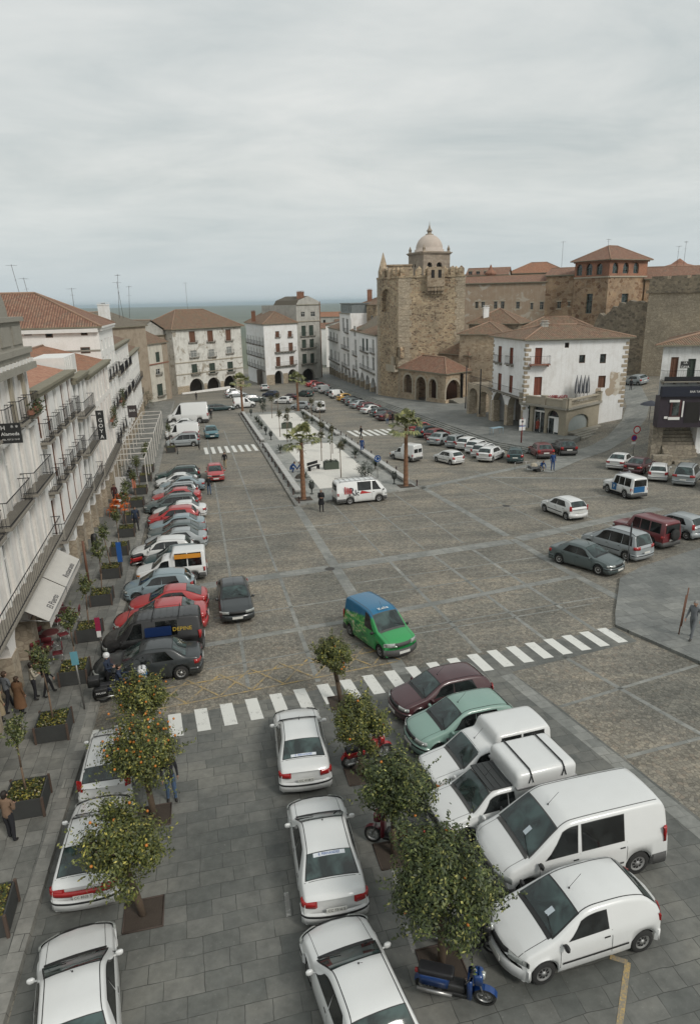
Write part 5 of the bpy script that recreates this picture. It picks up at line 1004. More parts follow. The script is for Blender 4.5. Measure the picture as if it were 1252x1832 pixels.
 low(822, 122, 900, 118, 598, 'rubble annexe roof directly behind the chapel', 2.0, mat=RUB2); low(925, 126, 1062, 122, 590, 'old tiled roof just above the white house ridge', 2.2)
old_town(); settle()
# roofs of the lower town and far left backs
def far_roofs():
 rr = random.Random(11)
 for i in range(16):
  px_ = rr.uniform(578, 668); D_ = 240+i*14; p = P3(px_, rr.uniform(566, 592) if px_ < 630 else rr.uniform(560, 585), D_); a = p.xy; wd = rr.uniform(9, 15); F = Fac(a-Vector((wd/2, 0)), a+Vector((wd/2, rr.uniform(-3, 3)))); z1 = p.z; g = gz(p.x, p.y)
  root = root_at('town_house', F, g, 'small distant house of the lower town seen between the far blocks and the tower', 'house', 'distant houses of the lower town'); _, _, _, q = shell(root, F, 10, min(g, z1-9), z1, [WHITEW, CREAM, GREYP][i % 3], [hole(F.L*.2, F.L*.2+1, z1-2.8, z1-1.4), hole(F.L*.6, F.L*.6+1, z1-2.8, z1-1.4)], .2); roof_part(root, q, z1, 2.0, [T_RED, T_OLD, T_ORG][i % 3], 'gable' if i % 2 else 'side', .3)
 for x0, x1, D0, D1, yt, rise, lb, mt, rf in ((196, 262, 118, 128, 584, 2.6, 'mossy tiled back building beyond the tall corner block', PEEL, T_GREY), (236, 304, 150, 160, 600, 3.4, 'long mossy roof sloping down behind the left row', PEEL, T_GREY), (-40, 27, 92, 96, 556, 1.0, 'pale flat-topped house at the far left skyline', CREAM, T_ORG)):
  F = Fac(P3(x0, 600, D0).xy, P3(x1, 600, D1).xy); z1 = F.sz((x0+x1)/2, yt)[1]; root = root_at('town_house', F, z1-12, lb, 'house'); _, _, _, q = shell(root, F, 16, z1-14, z1, mt, [], .2); roof_part(root, q, z1, rise, rf, 'side' if x0 > 200 else 'gable', .4)
  if x0 > 190 and x0 < 230: p = F.P(F.L*.3, 0, -3); chimney(root, p.x, p.y, z1+1, z1+4, 1.6, WHITEP)
 F = Fac(W(157, -10.8).xy, G(311, 711)); F = Fac(G(263, 722), G(308, 712.5)); g = gz(*F.b) ; z1 = F.sz(285, 613)[1]; root = root_at('facing_house', F, g, 'cream and white house facing the camera at the end of the left row', 'house'); C7 = dict(sc=.14377, ox=160, oy=560)
 hs = [(spec(F, r, **C7), k) for r, k in (((828, 485, 880, 612), 'green'), ((833, 695, 888, 765), 'glass'), ((848, 880, 920, 1030), 'green'))]; ar = spec(F, (880, 1062, 985, 1200), True, depth=.8); ar['z0'] = g-.3; _, _, _, q = shell(root, F, 12, g-2, z1, CREAM, [h for h, _ in hs]+[ar], .25); [window(F, root, h, k) for h, k in hs]
 balcony(F, root, hs[2][0]['s0']-.4, hs[2][0]['s1']+.4, hs[2][0]['z0'], .6, step=.25); balcony(F, root, hs[1][0]['s0']-.4, hs[1][0]['s1']+.4, hs[1][0]['z0'], .4, h=.4, step=.25); band(root, F, F.sz(285, 651)[1], .25, .15, SLABR, 'string_course')
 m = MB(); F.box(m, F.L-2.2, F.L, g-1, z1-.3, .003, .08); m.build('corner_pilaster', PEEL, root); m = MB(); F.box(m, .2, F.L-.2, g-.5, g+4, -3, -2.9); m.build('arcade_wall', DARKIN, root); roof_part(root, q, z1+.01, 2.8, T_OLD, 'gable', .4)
 F = Fac(G(311, 711), G(320, 708)); root = root_at('alley_house', F, g, 'shadowed strip of a grey house in the alley beside the plastered house', 'house'); z1 = F.sz(316, 600)[1]; _, _, _, q = shell(root, Fac(F.P(-1, 0, -7).xy, F.P(F.L+2, 0, -7).xy), 8, g-2, z1, GREYP, [], .2)
 for x, y, D_, h, lb, ln in ((46, 560, 95, 6.5, 'tall slanting aerial on the left skyline', -.9), (60, 560, 96, 4.8, 'shorter aerial with a guy wire on the left skyline', -.6), (214, 566, 110, 6.5, 'leftmost of the aerials clustered over the mossy roofs', .5), (221, 566, 112, 5.5, 'second of the aerials clustered over the mossy roofs', -.4), (232, 566, 116, 5.0, 'third aerial over the mossy roofs, leaning right', .5), (134, 556, 92, 3.0, 'thin aerial over the hipped roof of the tall corner block', 0), (1004, 476, 160, 5.5, 'aerial on the palace roof left of the brick topped tower', 0), (1210, 474, 150, 4, 'aerial right of the brick topped tower', 0), (1222, 474, 152, 5, 'rightmost aerial on the palace skyline', 0), (1087, 441, 150, 1.6, 'small weathervane on the apex of the brick topped tower', 0)):
  p = P3(x, y, D_); aerial(p.x, p.y, p.z, h, lb, lean=ln, rz=x*.7)
far_roofs(); settle()
# vehicles
TRIM = M('black_trim', (.018, .018, .018), .55, .2, 6); TYRE = M('tyre_rubber', (.022, .022, .021), .85, .25, 9); UNDER = M('underbody', (.012, .012, .012), .9)
GLASS = glass_mat('car_glass', (.035, .058, .055)); GLASSD = glass_mat('dark_car_glass', (.012, .014, .014), .08)
CHROME = M('wheel_alloy', (.42, .42, .41), .35, .15, 8, metal=.7); HUBCAP = M('hub_cap', (.30, .30, .295), .45, .15, 8, metal=.3)
REDL = M('tail_lens', (.32, .012, .012), .15, .25, 12, coat=.5); CLEAR = M('head_lens', (.42, .44, .42), .1, .4, 14, coat=.6, metal=.3); AMBER = M('amber_lens', (.55, .17, .02), .15, coat=.5)
PLATE = M('number_plate', (.62, .62, .58), .5, .1, 8); PLTXT = M('plate_letters', (.02, .02, .02), .6)
BUMPG = M('grey_bumper', (.07, .07, .068), .7, .15, 5)
def car_def(name, L, W, wb, fo, r, top, belt, roof, wsx, rwx, side, **k):
 d = dict(name=name, L=L, W=W, r=r, roof=roof, side=side, sill=.2, cf=.24, cr=.14, tumble=.30, crown=.035, bumper='strip', moulding=None, doors=(), k_end=.93, hubs=CHROME, mirror='body',
   tail='corner', rails=False, pillar=.10, head_z=None, tail_z=None, ribs=False, rear_glass=None, cheek=1.0, racks=False, tyre_w=.19, spare=False, cap='n', ram=.06, seamroof=True)
 d.update(k); x0 = L/2-fo; d['xw'] = (x0, x0-wb)
 d['zt'] = curve_pts(sorted((L/2-s, z) for s, z in top)) if not k.get('hard') else None
 if k.get('hard'):
  P_ = sorted((L/2-s, z) for s, z in top)
  def lin(x):
   if x <= P_[0][0]: return P_[0][1]
   for a, b in zip(P_, P_[1:]):
    if a[0] <= x <= b[0]: return a[1]+(b[1]-a[1])*(x-a[0])/(b[0]-a[0])
   return P_[-1][1]
  d['zt'] = lin
 d['zb'] = curve_pts(sorted((L/2-s, z) for s, z in belt)); d['topx'] = [L/2-s for s, z in top]
 d['wsx'] = (L/2-wsx[0], L/2-wsx[1]); d['rwx'] = (L/2-rwx[0], L/2-rwx[1]) if rwx else None
 return d
class Car:
 def __init__(c, d): c.d = d
 def bot(c, x):
  d = c.d; z = d['sill']; Ra = d['r']+.05
  for xw in d['xw']:
   if abs(x-xw) < Ra-1e-6: z = max(z, d['r']-.01+sqrt(Ra*Ra-(x-xw)**2)*.98)
  return z
 def sec(c, x):
  d = c.d; H = d['W']/2; zb = d['zb'](x); zt = max(d['zt'](x), zb+.05); h = max(0, min(1, (zt-zb-.05)/max(.1, d['roof']-zb-.05))); b = c.bot(x)
  Wp = H - .03*abs(x/(d['L']/2))**3
  yc = Wp-.055-d['tumble']*(zt-zb-.05); zc = zt-.03-.055*h
  pts = [(Wp-.05, b), (Wp-.012, b+.07), (Wp, .47), (Wp-.008, zb-.18), (Wp-.03, zb-.05), (Wp-.055, zb+.0), (yc, zc), (yc-.045, zt-.012), (yc-.13, zt+.004), (yc*.5, zt+d['crown']*.75), (0, zt+d['crown'])]
  o = []; zp = -1
  for i, (y, z) in enumerate(pts):
   z = max(z, b+.012*i, zp+.002) if i < 7 else z; zp = z; o.append((y, z))
  return o
 def warp(c, p):
  d = c.d; x, y, z = p; H = d['W']/2; Lh = d['L']/2; f = x > 0; xa = (d['xw'][0]+d['r']+.1) if f else -(d['xw'][1]-d['r']-.1)
  xa = min(xa, Lh-.25); t = max(0, (abs(x)-xa)/(Lh-xa)); cc = d['cf'] if f else d['cr']
  dx = cc*(min(1.1, abs(y)/H)**2.6)*t**1.2 + (d['ram'] if f else d['ram']*.6)*t*max(0, z-.5)*2
  return Vector((x-(dx if f else -dx), y, z))
 def ez(c, x, k=.93):                                   # ring shrink at the ends
  Lh = c.d['L']/2; e = Lh-abs(x)
  if e > .10: return 1.0
  t = 1-e/.10; return 1-(1-c.d['k_end'])*t**2.2
 def P(c, x, y, z):
  k = c.ez(x); zm = (c.d['zt'](x)+.2)*.5; return c.warp((x, y*(1-(1-k)*.6), zm+(z-zm)*k))
 def stations(c):
  d = c.d; Lh = d['L']/2; xs = {-Lh, Lh, -Lh+.02, Lh-.02, -Lh+.05, Lh-.05, -Lh+.1, Lh-.1}
  for xw in d['xw']:
   Ra = d['r']+.05
   for i in range(13): xs.add(xw-Ra*cos(pi*i/12)*.9999)
   xs.add(xw-Ra-.004); xs.add(xw+Ra+.004)
  for x in d['topx']: xs.add(x)
  x = -Lh
  while x < Lh: xs.add(round(x, 3)); x += .14
  xs = sorted(q for q in xs if -Lh-1e-6 <= q <= Lh+1e-6); o = [xs[0]]
  for q in xs[1:]:
   if q-o[-1] > .003: o.append(q)
  return o
 def yside(c, x, z):
  s = c.sec(x)
  for (y0, z0), (y1, z1) in zip(s[:8], s[1:8]):
   if z0 <= z <= z1: return y0+(y1-y0)*(z-z0)/max(1e-5, z1-z0)
  return s[0][0] if z < s[0][1] else s[7][0]
 def ztop(c, x, y):
  s = c.sec(x)[5:]; y = abs(y)
  for (y0, z0), (y1, z1) in zip(s, s[1:]):
   if y1 <= y <= y0: return z0+(z1-z0)*(y0-y)/max(1e-5, y0-y1)
  return s[0][1]
 def patch_side(c, m, xa, xb, za, zb_, sg, off, mi=0, nx=None, sla=0, slb=0, nz=3):
  """za, zb_ functions of x; sheared ends"""
  nx = nx or max(1, int(abs(xb-xa)/.12)); rows = []
  for j in range(nz+1):
   t = j/nz; row = []
   for i in range(nx+1):
    s = i/nx; x = (xa+sla*t)*(1-s)+(xb+slb*t)*s; lo, hi = za(x), zb_(x); hi = max(hi, lo+.002); z = lo+(hi-lo)*t; row.append(c.P(x, (c.yside(x, z)+off)*sg, z))
   rows.append(row)
  c.grid(m, rows, mi, flip=sg < 0)
 def patch_top(c, m, xa, xb, ya, off, mi=0, nx=None, ny=8, y0=None, yb=None):
  """ya(x): half width; off pushes out along the slope"""
  nx = nx or max(2, int(abs(xb-xa)/.09)); rows = []
  for i in range(nx+1):
   x = xa+(xb-xa)*i/nx; row = []; dz = (c.d['zt'](x+.02)-c.d['zt'](x-.02))/.04; n = Vector((-dz, 0, 1)).normalized()*off; yl = -ya(x) if y0 is None else y0(x); yh = ya(x)
   for j in range(ny+1):
    y = yl+(yh-yl)*j/ny; row.append(c.P(x, y, c.ztop(x, y))+n)
   rows.append(row)
  c.grid(m, rows, mi, flip=xa > xb)
 def grid(c, m, rows, mi, flip=False):
  b = len(m.v); n = len(rows[0])
  for r in rows: m.v += [tuple(p) for p in r]
  for j in range(len(rows)-1):
   for i in range(n-1):
    f = (b+j*n+i, b+j*n+i+1, b+(j+1)*n+i+1, b+(j+1)*n+i); m.f.append(f[::-1] if flip else f); m.mi.append(mi); m.sm.append(True)
 def wrap_band(c, m, front, xin, z0, z1, off, mi=0, y_to=None, y_from=0.0, sg=(1, -1)):
  """band that follows the rounded end of the car from the middle round the corner to xin from the end"""
  Lh = c.d['L']/2; H = c.d['W']/2-.03; s = 1 if front else -1
  plan = [(Lh+off, y_from)]; yy = y_from+.15
  while yy < H-.12: plan.append((Lh+off, yy)); yy += .13
  plan += [(Lh+off-.004, H-.10), (Lh+off-.03, H-.03), (Lh-.08, H+off+.01), (Lh-.16, H+off+.012)]
  x = Lh-.26
  while x > Lh-xin: plan.append((x, H+.015+off)); x -= .12
  plan.append((Lh-xin, H+.015+off))
  if y_to is not None: plan = [p for p in plan if p[1] <= y_to or p[0] < Lh-.01]
  for q in sg:
   out = [c.warp((s*px_, q*py_, z0)) for px_, py_ in plan]; outt = [c.warp((s*px_, q*py_, z1)) for px_, py_ in plan]
   inn = [c.warp((s*(px_-.06), q*max(0, py_-.05), z1+.008)) for px_, py_ in plan]; inb = [c.warp((s*(px_-.06), q*max(0, py_-.05), z0-.008)) for px_, py_ in plan]
   c.grid(m, [inb, out, outt, inn], mi, flip=(q*s) < 0)
   for e in (0, -1): m.q([inb[e], out[e], outt[e], inn[e]], mi)
def make_wheel(d, parent, x, y, out):
 r = d['r']; w_ = d['tyre_w']; T = Matrix.Translation((x, y, r)) @ Matrix.Rotation(-pi/2*out, 4, 'X')
 t = MB(); t.lathe([(r*.60, -w_/2), (r*.9, -w_/2), (r, -w_*.36), (r, w_*.36), (r*.9, w_/2), (r*.62, w_/2)], 24, T=T, closed=False)
 T2 = T; tob = t.build('wheel', TYRE, parent)
 m = MB(); z = w_/2-.012; m.lathe([(r*.64, z-.03), (r*.66, z), (r*.58, z+.006), (r*.52, z-.02), (r*.16, z-.002), (r*.14, z+.012), (.001, z+.016)], 24, T=T, closed=False)
 for i in range(8):
  a = 2*pi*i/8
  p = [(r*.24, -.3), (r*.46, -.26), (r*.46, .26), (r*.24, .3)]
  m.q([T @ Vector((rr*cos(a+q*1.0), rr*sin(a+q*1.0), z-.0 if rr < r*.3 else z-.008)) for rr, q in p], 1)
 m.build('rim', [d['hubs'], UNDER], tob)
def make_car(d, glass=None):
 """builds one vehicle at the origin; returns its Empty"""
 c = Car(d); L, Wd, r = d['L'], d['W'], d['r']; Lh = L/2; glass = glass or GLASS
 root = bpy.data.objects.new(d['name'], None); COL.objects.link(root)
 m = MB(); xs = c.stations(); rings = []
 for x in xs:
  s = c.sec(x); ring = [c.P(x, y, z) for y, z in s]+[c.P(x, -y, z) for y, z in s[::-1][1:]]; rings.append(ring)
 c.grid(m, rings, 0)
 for e, ring in ((0, rings[0]), (-1, rings[-1])):
  n = len(ring)//2; b = len(m.v); m.v += [tuple(p) for p in ring]
  for i in range(n):
   f = (b+i, b+i+1, b+len(ring)-2-i, b+len(ring)-1-i)
   if len(set(f)) > 3 and i+1 < len(ring)-2-i: m.f.append(f if e else f[::-1]); m.mi.append(0); m.sm.append(False)
   elif i+1 == len(ring)-2-i: m.f.append((b+i, b+i+1, b+len(ring)-1-i)); m.mi.append(0); m.sm.append(False)
 zb = d['zb']; lo = lambda x: zb(x)+.035; zc = lambda x: c.sec(x)[6][1]
 for sg in (1, -1):
  for xd in d['doors']: c.patch_side(m, Lh-xd-.006, Lh-xd+.006, lambda x: max(.24, c.bot(x)+.01), lambda x: zb(x)-.01, sg, .004, 1, 1, nz=4)
  if d['doors']:
   xa, xb = Lh-max(d['doors']), Lh-min(d['doors']); c.patch_side(m, xa, xb, lambda x: max(.245, c.bot(x)+.01), lambda x: max(.257, c.bot(x)+.02), sg, .004, 1)
  if d['moulding']: c.patch_side(m, d['xw'][1]+r+.12, d['xw'][0]-r-.12, lambda x: d['moulding'][0], lambda x: d['moulding'][1], sg, .014, 1)
  for a, b, sa, sb in d['side']:
   c.patch_side(m, Lh-b-.02, Lh-a+.02, lambda x: lo(x)-.015, lambda x: zc(x)-.012, sg, .005, 1, sla=sb, slb=-sa)
  if d['seamroof']: c.patch_top(m, d['wsx'][1], (d['rwx'] or (0, -Lh+.3))[0] if d['rwx'] else -Lh+.25, lambda x: sg*(c.sec(x)[7][0]-.05) if sg > 0 else -(c.sec(x)[7][0]-.07), .006, 1, ny=1, y0=lambda x: (c.sec(x)[7][0]-.07) if sg > 0 else -(c.sec(x)[7][0]-.05))
 wsw = lambda x: c.sec(x)[7][0]-d['pillar']+.04
 c.patch_top(m, d['wsx'][0]+.03, d['wsx'][1]-.02, lambda x: wsw(x)+.02, .004, 1)
 if d['rwx']: c.patch_top(m, d['rwx'][1]-.02, d['rwx'][0]+.02, lambda x: wsw(x)+.02, .004, 1)
 if d['ribs']:
  for i in range(9):
   x = d['wsx'][1]-.35-i*(d['wsx'][1]+Lh-.6)/9; c.patch_top(m, x-.03, x+.03, lambda x: c.sec(x)[8][0]-.02, .022, 0 if d['ribs'] == 1 else 1, ny=2)
 hz_ = d['head_z'] or (.58, .70)
 c.wrap_band(m, True, .0, hz_[0]+.01, hz_[1]-.02, .006, 1, y_to=Wd*.22) if d['cap'] != 'none' else None
 bf, br = Lh-d['xw'][0]-r-.075, Lh+d['xw'][1]-r-.075
 if d['bumper'] == 'body':
  c.wrap_band(m, True, bf, .24, .50, .018, 0); c.wrap_band(m, False, br, .26, .54, .018, 0)
 if d['bumper'] == 'strip':
  for fr, q in ((True, bf), (False, br)): c.wrap_band(m, fr, q, .25, .53, .018, 0); c.wrap_band(m, fr, q-.02, .43, .485, .030, 1)
 if d['bumper'] == 'dark':
  for fr, q in ((True, bf), (False, br)): c.wrap_band(m, fr, q, .25, .52, .026, 1)
 for sg in (1, -1):
  a, b = Lh-.12, d['wsx'][0]+.06
  if a-b > .25: c.patch_top(m, b, a, lambda x: (c.sec(x)[8][0]-.02) if sg > 0 else -(c.sec(x)[8][0]-.032), .003, 1, ny=1, y0=lambda x: (c.sec(x)[8][0]-.032) if sg > 0 else -(c.sec(x)[8][0]-.02))
 if d['rwx'] and -Lh+.15 < d['rwx'][1]-.15: c.patch_top(m, d['rwx'][1]-.07, d['rwx'][1]-.055, lambda x: wsw(x)+.05, .003, 1, nx=1)
 c.patch_top(m, d['wsx'][0]+.11, d['wsx'][0]+.03, lambda x: wsw(x)-.02, .004, 1, nx=2)
 if d['rails']:
  for sg in (1, -1):
   x0_, x1_ = d['wsx'][1]-.2, -Lh+.45; pts = [Vector((x0_+(x1_-x0_)*i/8, sg*(c.sec(x0_+(x1_-x0_)*i/8)[7][0]-.04), c.sec(x0_+(x1_-x0_)*i/8)[8][1]+(.055 if 0 < i < 8 else .0))) for i in range(9)]
   for p, q in zip(pts, pts[1:]): m.bar(p, q, .017, 6, 1)
 body = m.build('body', [MATS['paint_white'], BUMPG if d['bumper'] == 'dark' else TRIM], root); body.material_slots[0].link = 'OBJECT'
 u = MB(); u.box((-Lh+.3, -Wd/2+.28, .16), (Lh-.3, Wd/2-.28, .5)); u.box((d['xw'][1]+r+.1, -Wd/2+.09, .17), (d['xw'][0]-r-.1, Wd/2-.09, .3))
 u.box((-Lh+.18, -Wd/2+.25, .20), (Lh-.25, Wd/2-.25, .34)); u.build('underbody', UNDER, root)
 g = MB(); c.patch_top(g, d['wsx'][0]-.0, d['wsx'][1]+.01, lambda x: wsw(x)-.01, .011); ws = g.build('windscreen', glass, root)
 for sg in (1, -1):
  wp_ = MB()
  y0_ = .55*sg+.12; x0_ = d['wsx'][0]+.0; p0_ = Vector(c.P(x0_, y0_, c.ztop(x0_, y0_)))+Vector((.02, 0, .03)); x1_ = x0_+(d['wsx'][1]-x0_)*.22; y1_ = y0_-.48; p1_ = Vector(c.P(x1_, y1_, c.ztop(x1_, y1_)))+Vector((.012, 0, .03)); wp_.bar(p0_, p1_, .009, 5); wp_.build('wiper', TRIM, ws)
 if d['rwx']: g = MB(); c.patch_top(g, d['rwx'][1]+.0, d['rwx'][0]-.0, lambda x: wsw(x)-.01, .011); g.build('rear_window', glass, root)
 for sg in (1, -1):
  for a, b, sa, sb in d['side']:
   g = MB(); c.patch_side(g, Lh-b, Lh-a, lo, lambda x: zc(x)-.028, sg, .010, sla=sb, slb=-sa); g.build('side_window', GLASSD, root)
 if d['rear_glass']:
  for a, b, z0, z1 in d['rear_glass']:
   g = MB(); c.grid(g, [[c.warp((-Lh-.012, y, z)) for y in (a, (a+b)/2, b)] for z in (z0, (z0+z1)/2, z1)], 0, True); g.build('rear_window', GLASSD, root)
 hz0, hz1 = d['head_z'] or (.60, .73)
 for sg in (1, -1):
  g = MB(); c.wrap_band(g, True, .20, hz0, hz1, .012, 0, y_from=Wd*.26, sg=(sg,)); h = g.build('headlight', CLEAR, root)
  if d.get('amber', 1): g = MB(); c.wrap_band(g, True, .21, hz0+.015, hz1-.015, .018, 0, y_from=Wd*.43, sg=(sg,)); g.build('indicator', AMBER if d.get('amber', 1) == 2 else CLEAR, h)
  tz0, tz1 = d['tail_z'] or (.64, .80); g = MB()
  if d['tail'] == 'corner': c.wrap_band(g, False, .24, tz0, tz1, .012, 0, y_from=Wd*.30, sg=(sg,))
  elif d['tail'] == 'tall': c.wrap_band(g, False, .10, tz0, tz1, .012, 0, y_from=Wd*.42, sg=(sg,))
  else: c.wrap_band(g, False, .05, tz0, tz1, .012, 0, y_from=Wd*.36, sg=(sg,))
  g.build('tail_light', REDL, root)
  xm = d['wsx'][0]-.18; ym = Wd/2+.07; zm = zb(xm)+.04; g = MB(); T = Matrix.Translation((xm, sg*ym, zm))
  g.lathe([(.001, -.062), (.06, -.058), (.08, -.02), (.08, .03), (.06, .056), (.001, .06)], 10, T=T @ Matrix.Diagonal((.62, 1.1, 1, 1))); g.bar((xm, sg*(Wd/2-.08), zm-.05), (xm, sg*ym, zm-.02), .022, 5)
  mo = g.build('mirror', [TRIM if d['mirror'] == 'dark' else MATS['paint_white']], root)
  if d['mirror'] != 'dark': mo.material_slots[0].link = 'OBJECT'
  for xd in d['doors'][1:]:
   g = MB(); xh = Lh-xd+.13; zh = zb(xh)-.13; yh = c.yside(xh, zh)+.012; g.box((xh-.07, min(sg*yh, sg*(yh-.03)), zh-.014), (xh+.07, max(sg*yh, sg*(yh-.03)), zh+.014)); g.build('door_handle', TRIM, root)
 for s in (1, -1):
  g = MB(); z0 = .34 if s > 0 else d.get('plate_z', .58); xo = c.warp((s*(Lh+.03), .2, z0)).x + s*.012
  g.box((min(xo, xo-s*.02), -.26, z0), (max(xo, xo-s*.02), .26, z0+.115)); g.build('number_plate', PLATE, root)
 if d.get('aerial', 1):
  g = MB(); x = d['wsx'][1]-.15; z = d['zt'](x)+d['crown']; g.bar((x, 0, z-.01), (x, 0, z+.025), .02, 6); g.bar((x, 0, z+.02), (x-.28, 0, z+.30), .005, 4); g.build('aerial', TRIM, root)
 for i, xw in enumerate(d['xw']):
  for sg in (1, -1): make_wheel(d, root, xw, sg*(Wd/2-d['tyre_w']/2-.035), sg)
 if d['spare']:
  T = Matrix.Translation((-Lh-.11, -.1, .95)) @ Matrix.Rotation(-pi/2, 4, 'Y'); g = MB(); g.lathe([(r*.5, -.09), (r, -.07), (r, .07), (r*.5, .09), (.001, .09)], 20, T=T); g.build('spare_wheel', TYRE, root)
 TREE[root.name] = [o for o in bpy.data.objects if o.parent == root]
 for o in TREE[root.name]: TREE[o.name] = [q for q in bpy.data.objects if q.parent == o]
 return root
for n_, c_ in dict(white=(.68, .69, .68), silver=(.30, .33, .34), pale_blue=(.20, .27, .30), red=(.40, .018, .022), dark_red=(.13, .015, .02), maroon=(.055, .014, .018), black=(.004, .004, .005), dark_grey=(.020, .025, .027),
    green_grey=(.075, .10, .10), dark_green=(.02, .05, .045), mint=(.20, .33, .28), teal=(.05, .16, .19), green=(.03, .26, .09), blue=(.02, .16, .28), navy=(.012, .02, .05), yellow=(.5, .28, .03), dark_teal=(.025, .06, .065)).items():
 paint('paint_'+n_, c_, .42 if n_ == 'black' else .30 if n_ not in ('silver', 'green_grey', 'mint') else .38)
DEFS = {}
def D_(*a, **k): d = car_def(*a, **k); DEFS[a[0]] = d; return d
# top: (distance from nose, height); belt likewise
SALOON = dict(name='saloon_car', L=4.5, W=1.74, wb=2.68, fo=.92, r=.31, roof=1.40, top=[(0, .62), (.12, .69), (.5, .80), (1.15, .92), (1.32, .96), (2.02, 1.34), (2.35, 1.40), (2.9, 1.405), (3.3, 1.35), (3.78, 1.04), (3.95, 1.0), (4.35, .97), (4.5, .90)],
 belt=[(0, .56), (.12, .63), (.5, .73), (1.2, .84), (2, .88), (3.6, .92), (4.2, .91), (4.5, .84)], wsx=(1.28, 1.98), rwx=(3.32, 3.84), side=[(1.52, 2.42, .38, -.02), (2.50, 3.36, -.02, .34)], doors=(1.35, 2.46, 3.45), head_z=(.585, .70), tail_z=(.70, .86), tumble=.34)
def mk(key, basis, **ch):
 k = dict(basis); k.update(ch); n = k.pop('name'); L, W_, wb, fo, r, top, belt, roof, wsx, rwx, side = [k.pop(q) for q in ('L', 'W', 'wb', 'fo', 'r', 'top', 'belt', 'roof', 'wsx', 'rwx', 'side')]
 d = car_def(n, L, W_, wb, fo, r, top, belt, roof, wsx, rwx, side, **k); DEFS[key] = d; return d
mk('saloon', SALOON)
mk('saloon_b', SALOON, moulding=(.47, .53), bumper='body', tail_z=(.68, .84))
FAST = dict(SALOON, name='fastback_car', L=4.4, top=[(0, .60), (.12, .68), (.5, .78), (1.15, .90), (1.3, .95), (2.0, 1.33), (2.35, 1.40), (2.9, 1.39), (3.3, 1.31), (4.05, 1.02), (4.25, .98), (4.4, .88)], rwx=(3.25, 4.02), side=[(1.5, 2.40, .38, -.02), (2.48, 3.3, -.02, .30)])
mk('fast', FAST, moulding=(.46, .52))
HATCH = dict(name='hatchback_car', L=3.85, W=1.65, wb=2.45, fo=.74, r=.285, roof=1.43, top=[(0, .62), (.12, .71), (.45, .82), (.85, .92), (1.02, .98), (1.68, 1.36), (2.0, 1.43), (2.7, 1.425), (3.2, 1.37), (3.42, 1.27), (3.68, .98), (3.85, .88)],
 belt=[(0, .56), (.12, .65), (.5, .76), (1.0, .87), (2, .91), (3.5, .94), (3.85, .84)], wsx=(1.0, 1.64), rwx=(3.36, 3.66), side=[(1.28, 2.08, .34, -.02), (2.16, 3.02, -.02, .16)], doors=(1.08, 2.12, 3.0), head_z=(.60, .72), tail_z=(.66, .92), tumble=.28, tail='block', moulding=(.46, .52))
mk('hatch', HATCH); mk('hatch_round', HATCH, bumper='body', cf=.34, cr=.24, side=[(1.3, 2.05, .36, -.02), (2.13, 3.10, -.02, .30)], tail='tall', tail_z=(.74, 1.10))
mk('van206', HATCH, name='small_panel_car', cf=.36, cr=.26, side=[(1.32, 2.28, .34, .02)], doors=(1.1, 2.36), bumper='body', tail_z=(.78, .93), tail='corner', moulding=(.44, .49), mirror='dark', rwx=(3.30, 3.64),
top=[(0, .60), (.12, .69), (.45, .82), (.85, .95), (1.02, 1.01), (1.72, 1.38), (2.05, 1.44), (2.7, 1.43), (3.15, 1.36), (3.35, 1.27), (3.65, 1.0), (3.85, .86)])
mk('hatch3', HATCH, L=3.6, wb=2.35, fo=.68, bumper='dark', hubs=HUBCAP, cf=.14, cr=.08, ram=.02, top=[(0, .66), (.10, .73), (.85, .88), (1.0, .93), (1.52, 1.32), (1.85, 1.38), (2.7, 1.37), (3.0, 1.32), (3.45, .95), (3.6, .86)], roof=1.38, wsx=(.98, 1.5), rwx=(3.02, 3.42),
belt=[(0, .60), (.12, .68), (.9, .83), (2, .87), (3.2, .88), (3.6, .8)], side=[(1.2, 1.98, .28, -.02), (2.06, 2.8, -.02, .2)], doors=(1.05, 2.02), amber=2)
EST = dict(SALOON, name='estate_car', top=[(0, .62), (.12, .69), (.5, .80), (1.15, .92), (1.3, .96), (1.98, 1.34), (2.3, 1.42), (3.4, 1.43), (3.95, 1.39), (4.12, 1.28), (4.38, .95), (4.5, .86)], rwx=(4.05, 4.36), side=[(1.5, 2.36, .38, -.02), (2.44, 3.2, -.02, -.02), (3.28, 3.92, 0, .14)], doors=(1.35, 2.4, 3.24), tail='block', tail_z=(.70, .98), rails=True)
mk('estate', EST)
MPV = dict(name='people_carrier', L=4.6, W=1.81, wb=2.83, fo=.9, r=.315, roof=1.72, top=[(0, .68), (.12, .77), (.4, .88), (.8, 1.0), (.95, 1.05), (1.95, 1.62), (2.3, 1.70), (3.4, 1.72), (4.05, 1.67), (4.22, 1.55), (4.46, 1.02), (4.6, .92)],
 belt=[(0, .62), (.12, .7), (.5, .82), (1.0, .93), (2, .97), (4.2, 1.0), (4.6, .88)], wsx=(.98, 1.92), rwx=(4.17, 4.44), side=[(1.35, 2.38, .52, -.02), (2.46, 3.3, -.02, -.02), (3.38, 4.08, 0, .10)], doors=(1.2, 2.42, 3.34), head_z=(.64, .78), tail_z=(.84, 1.02), tail='corner', rails=True, tumble=.26, moulding=(.52, .58))
mk('mpv', MPV)
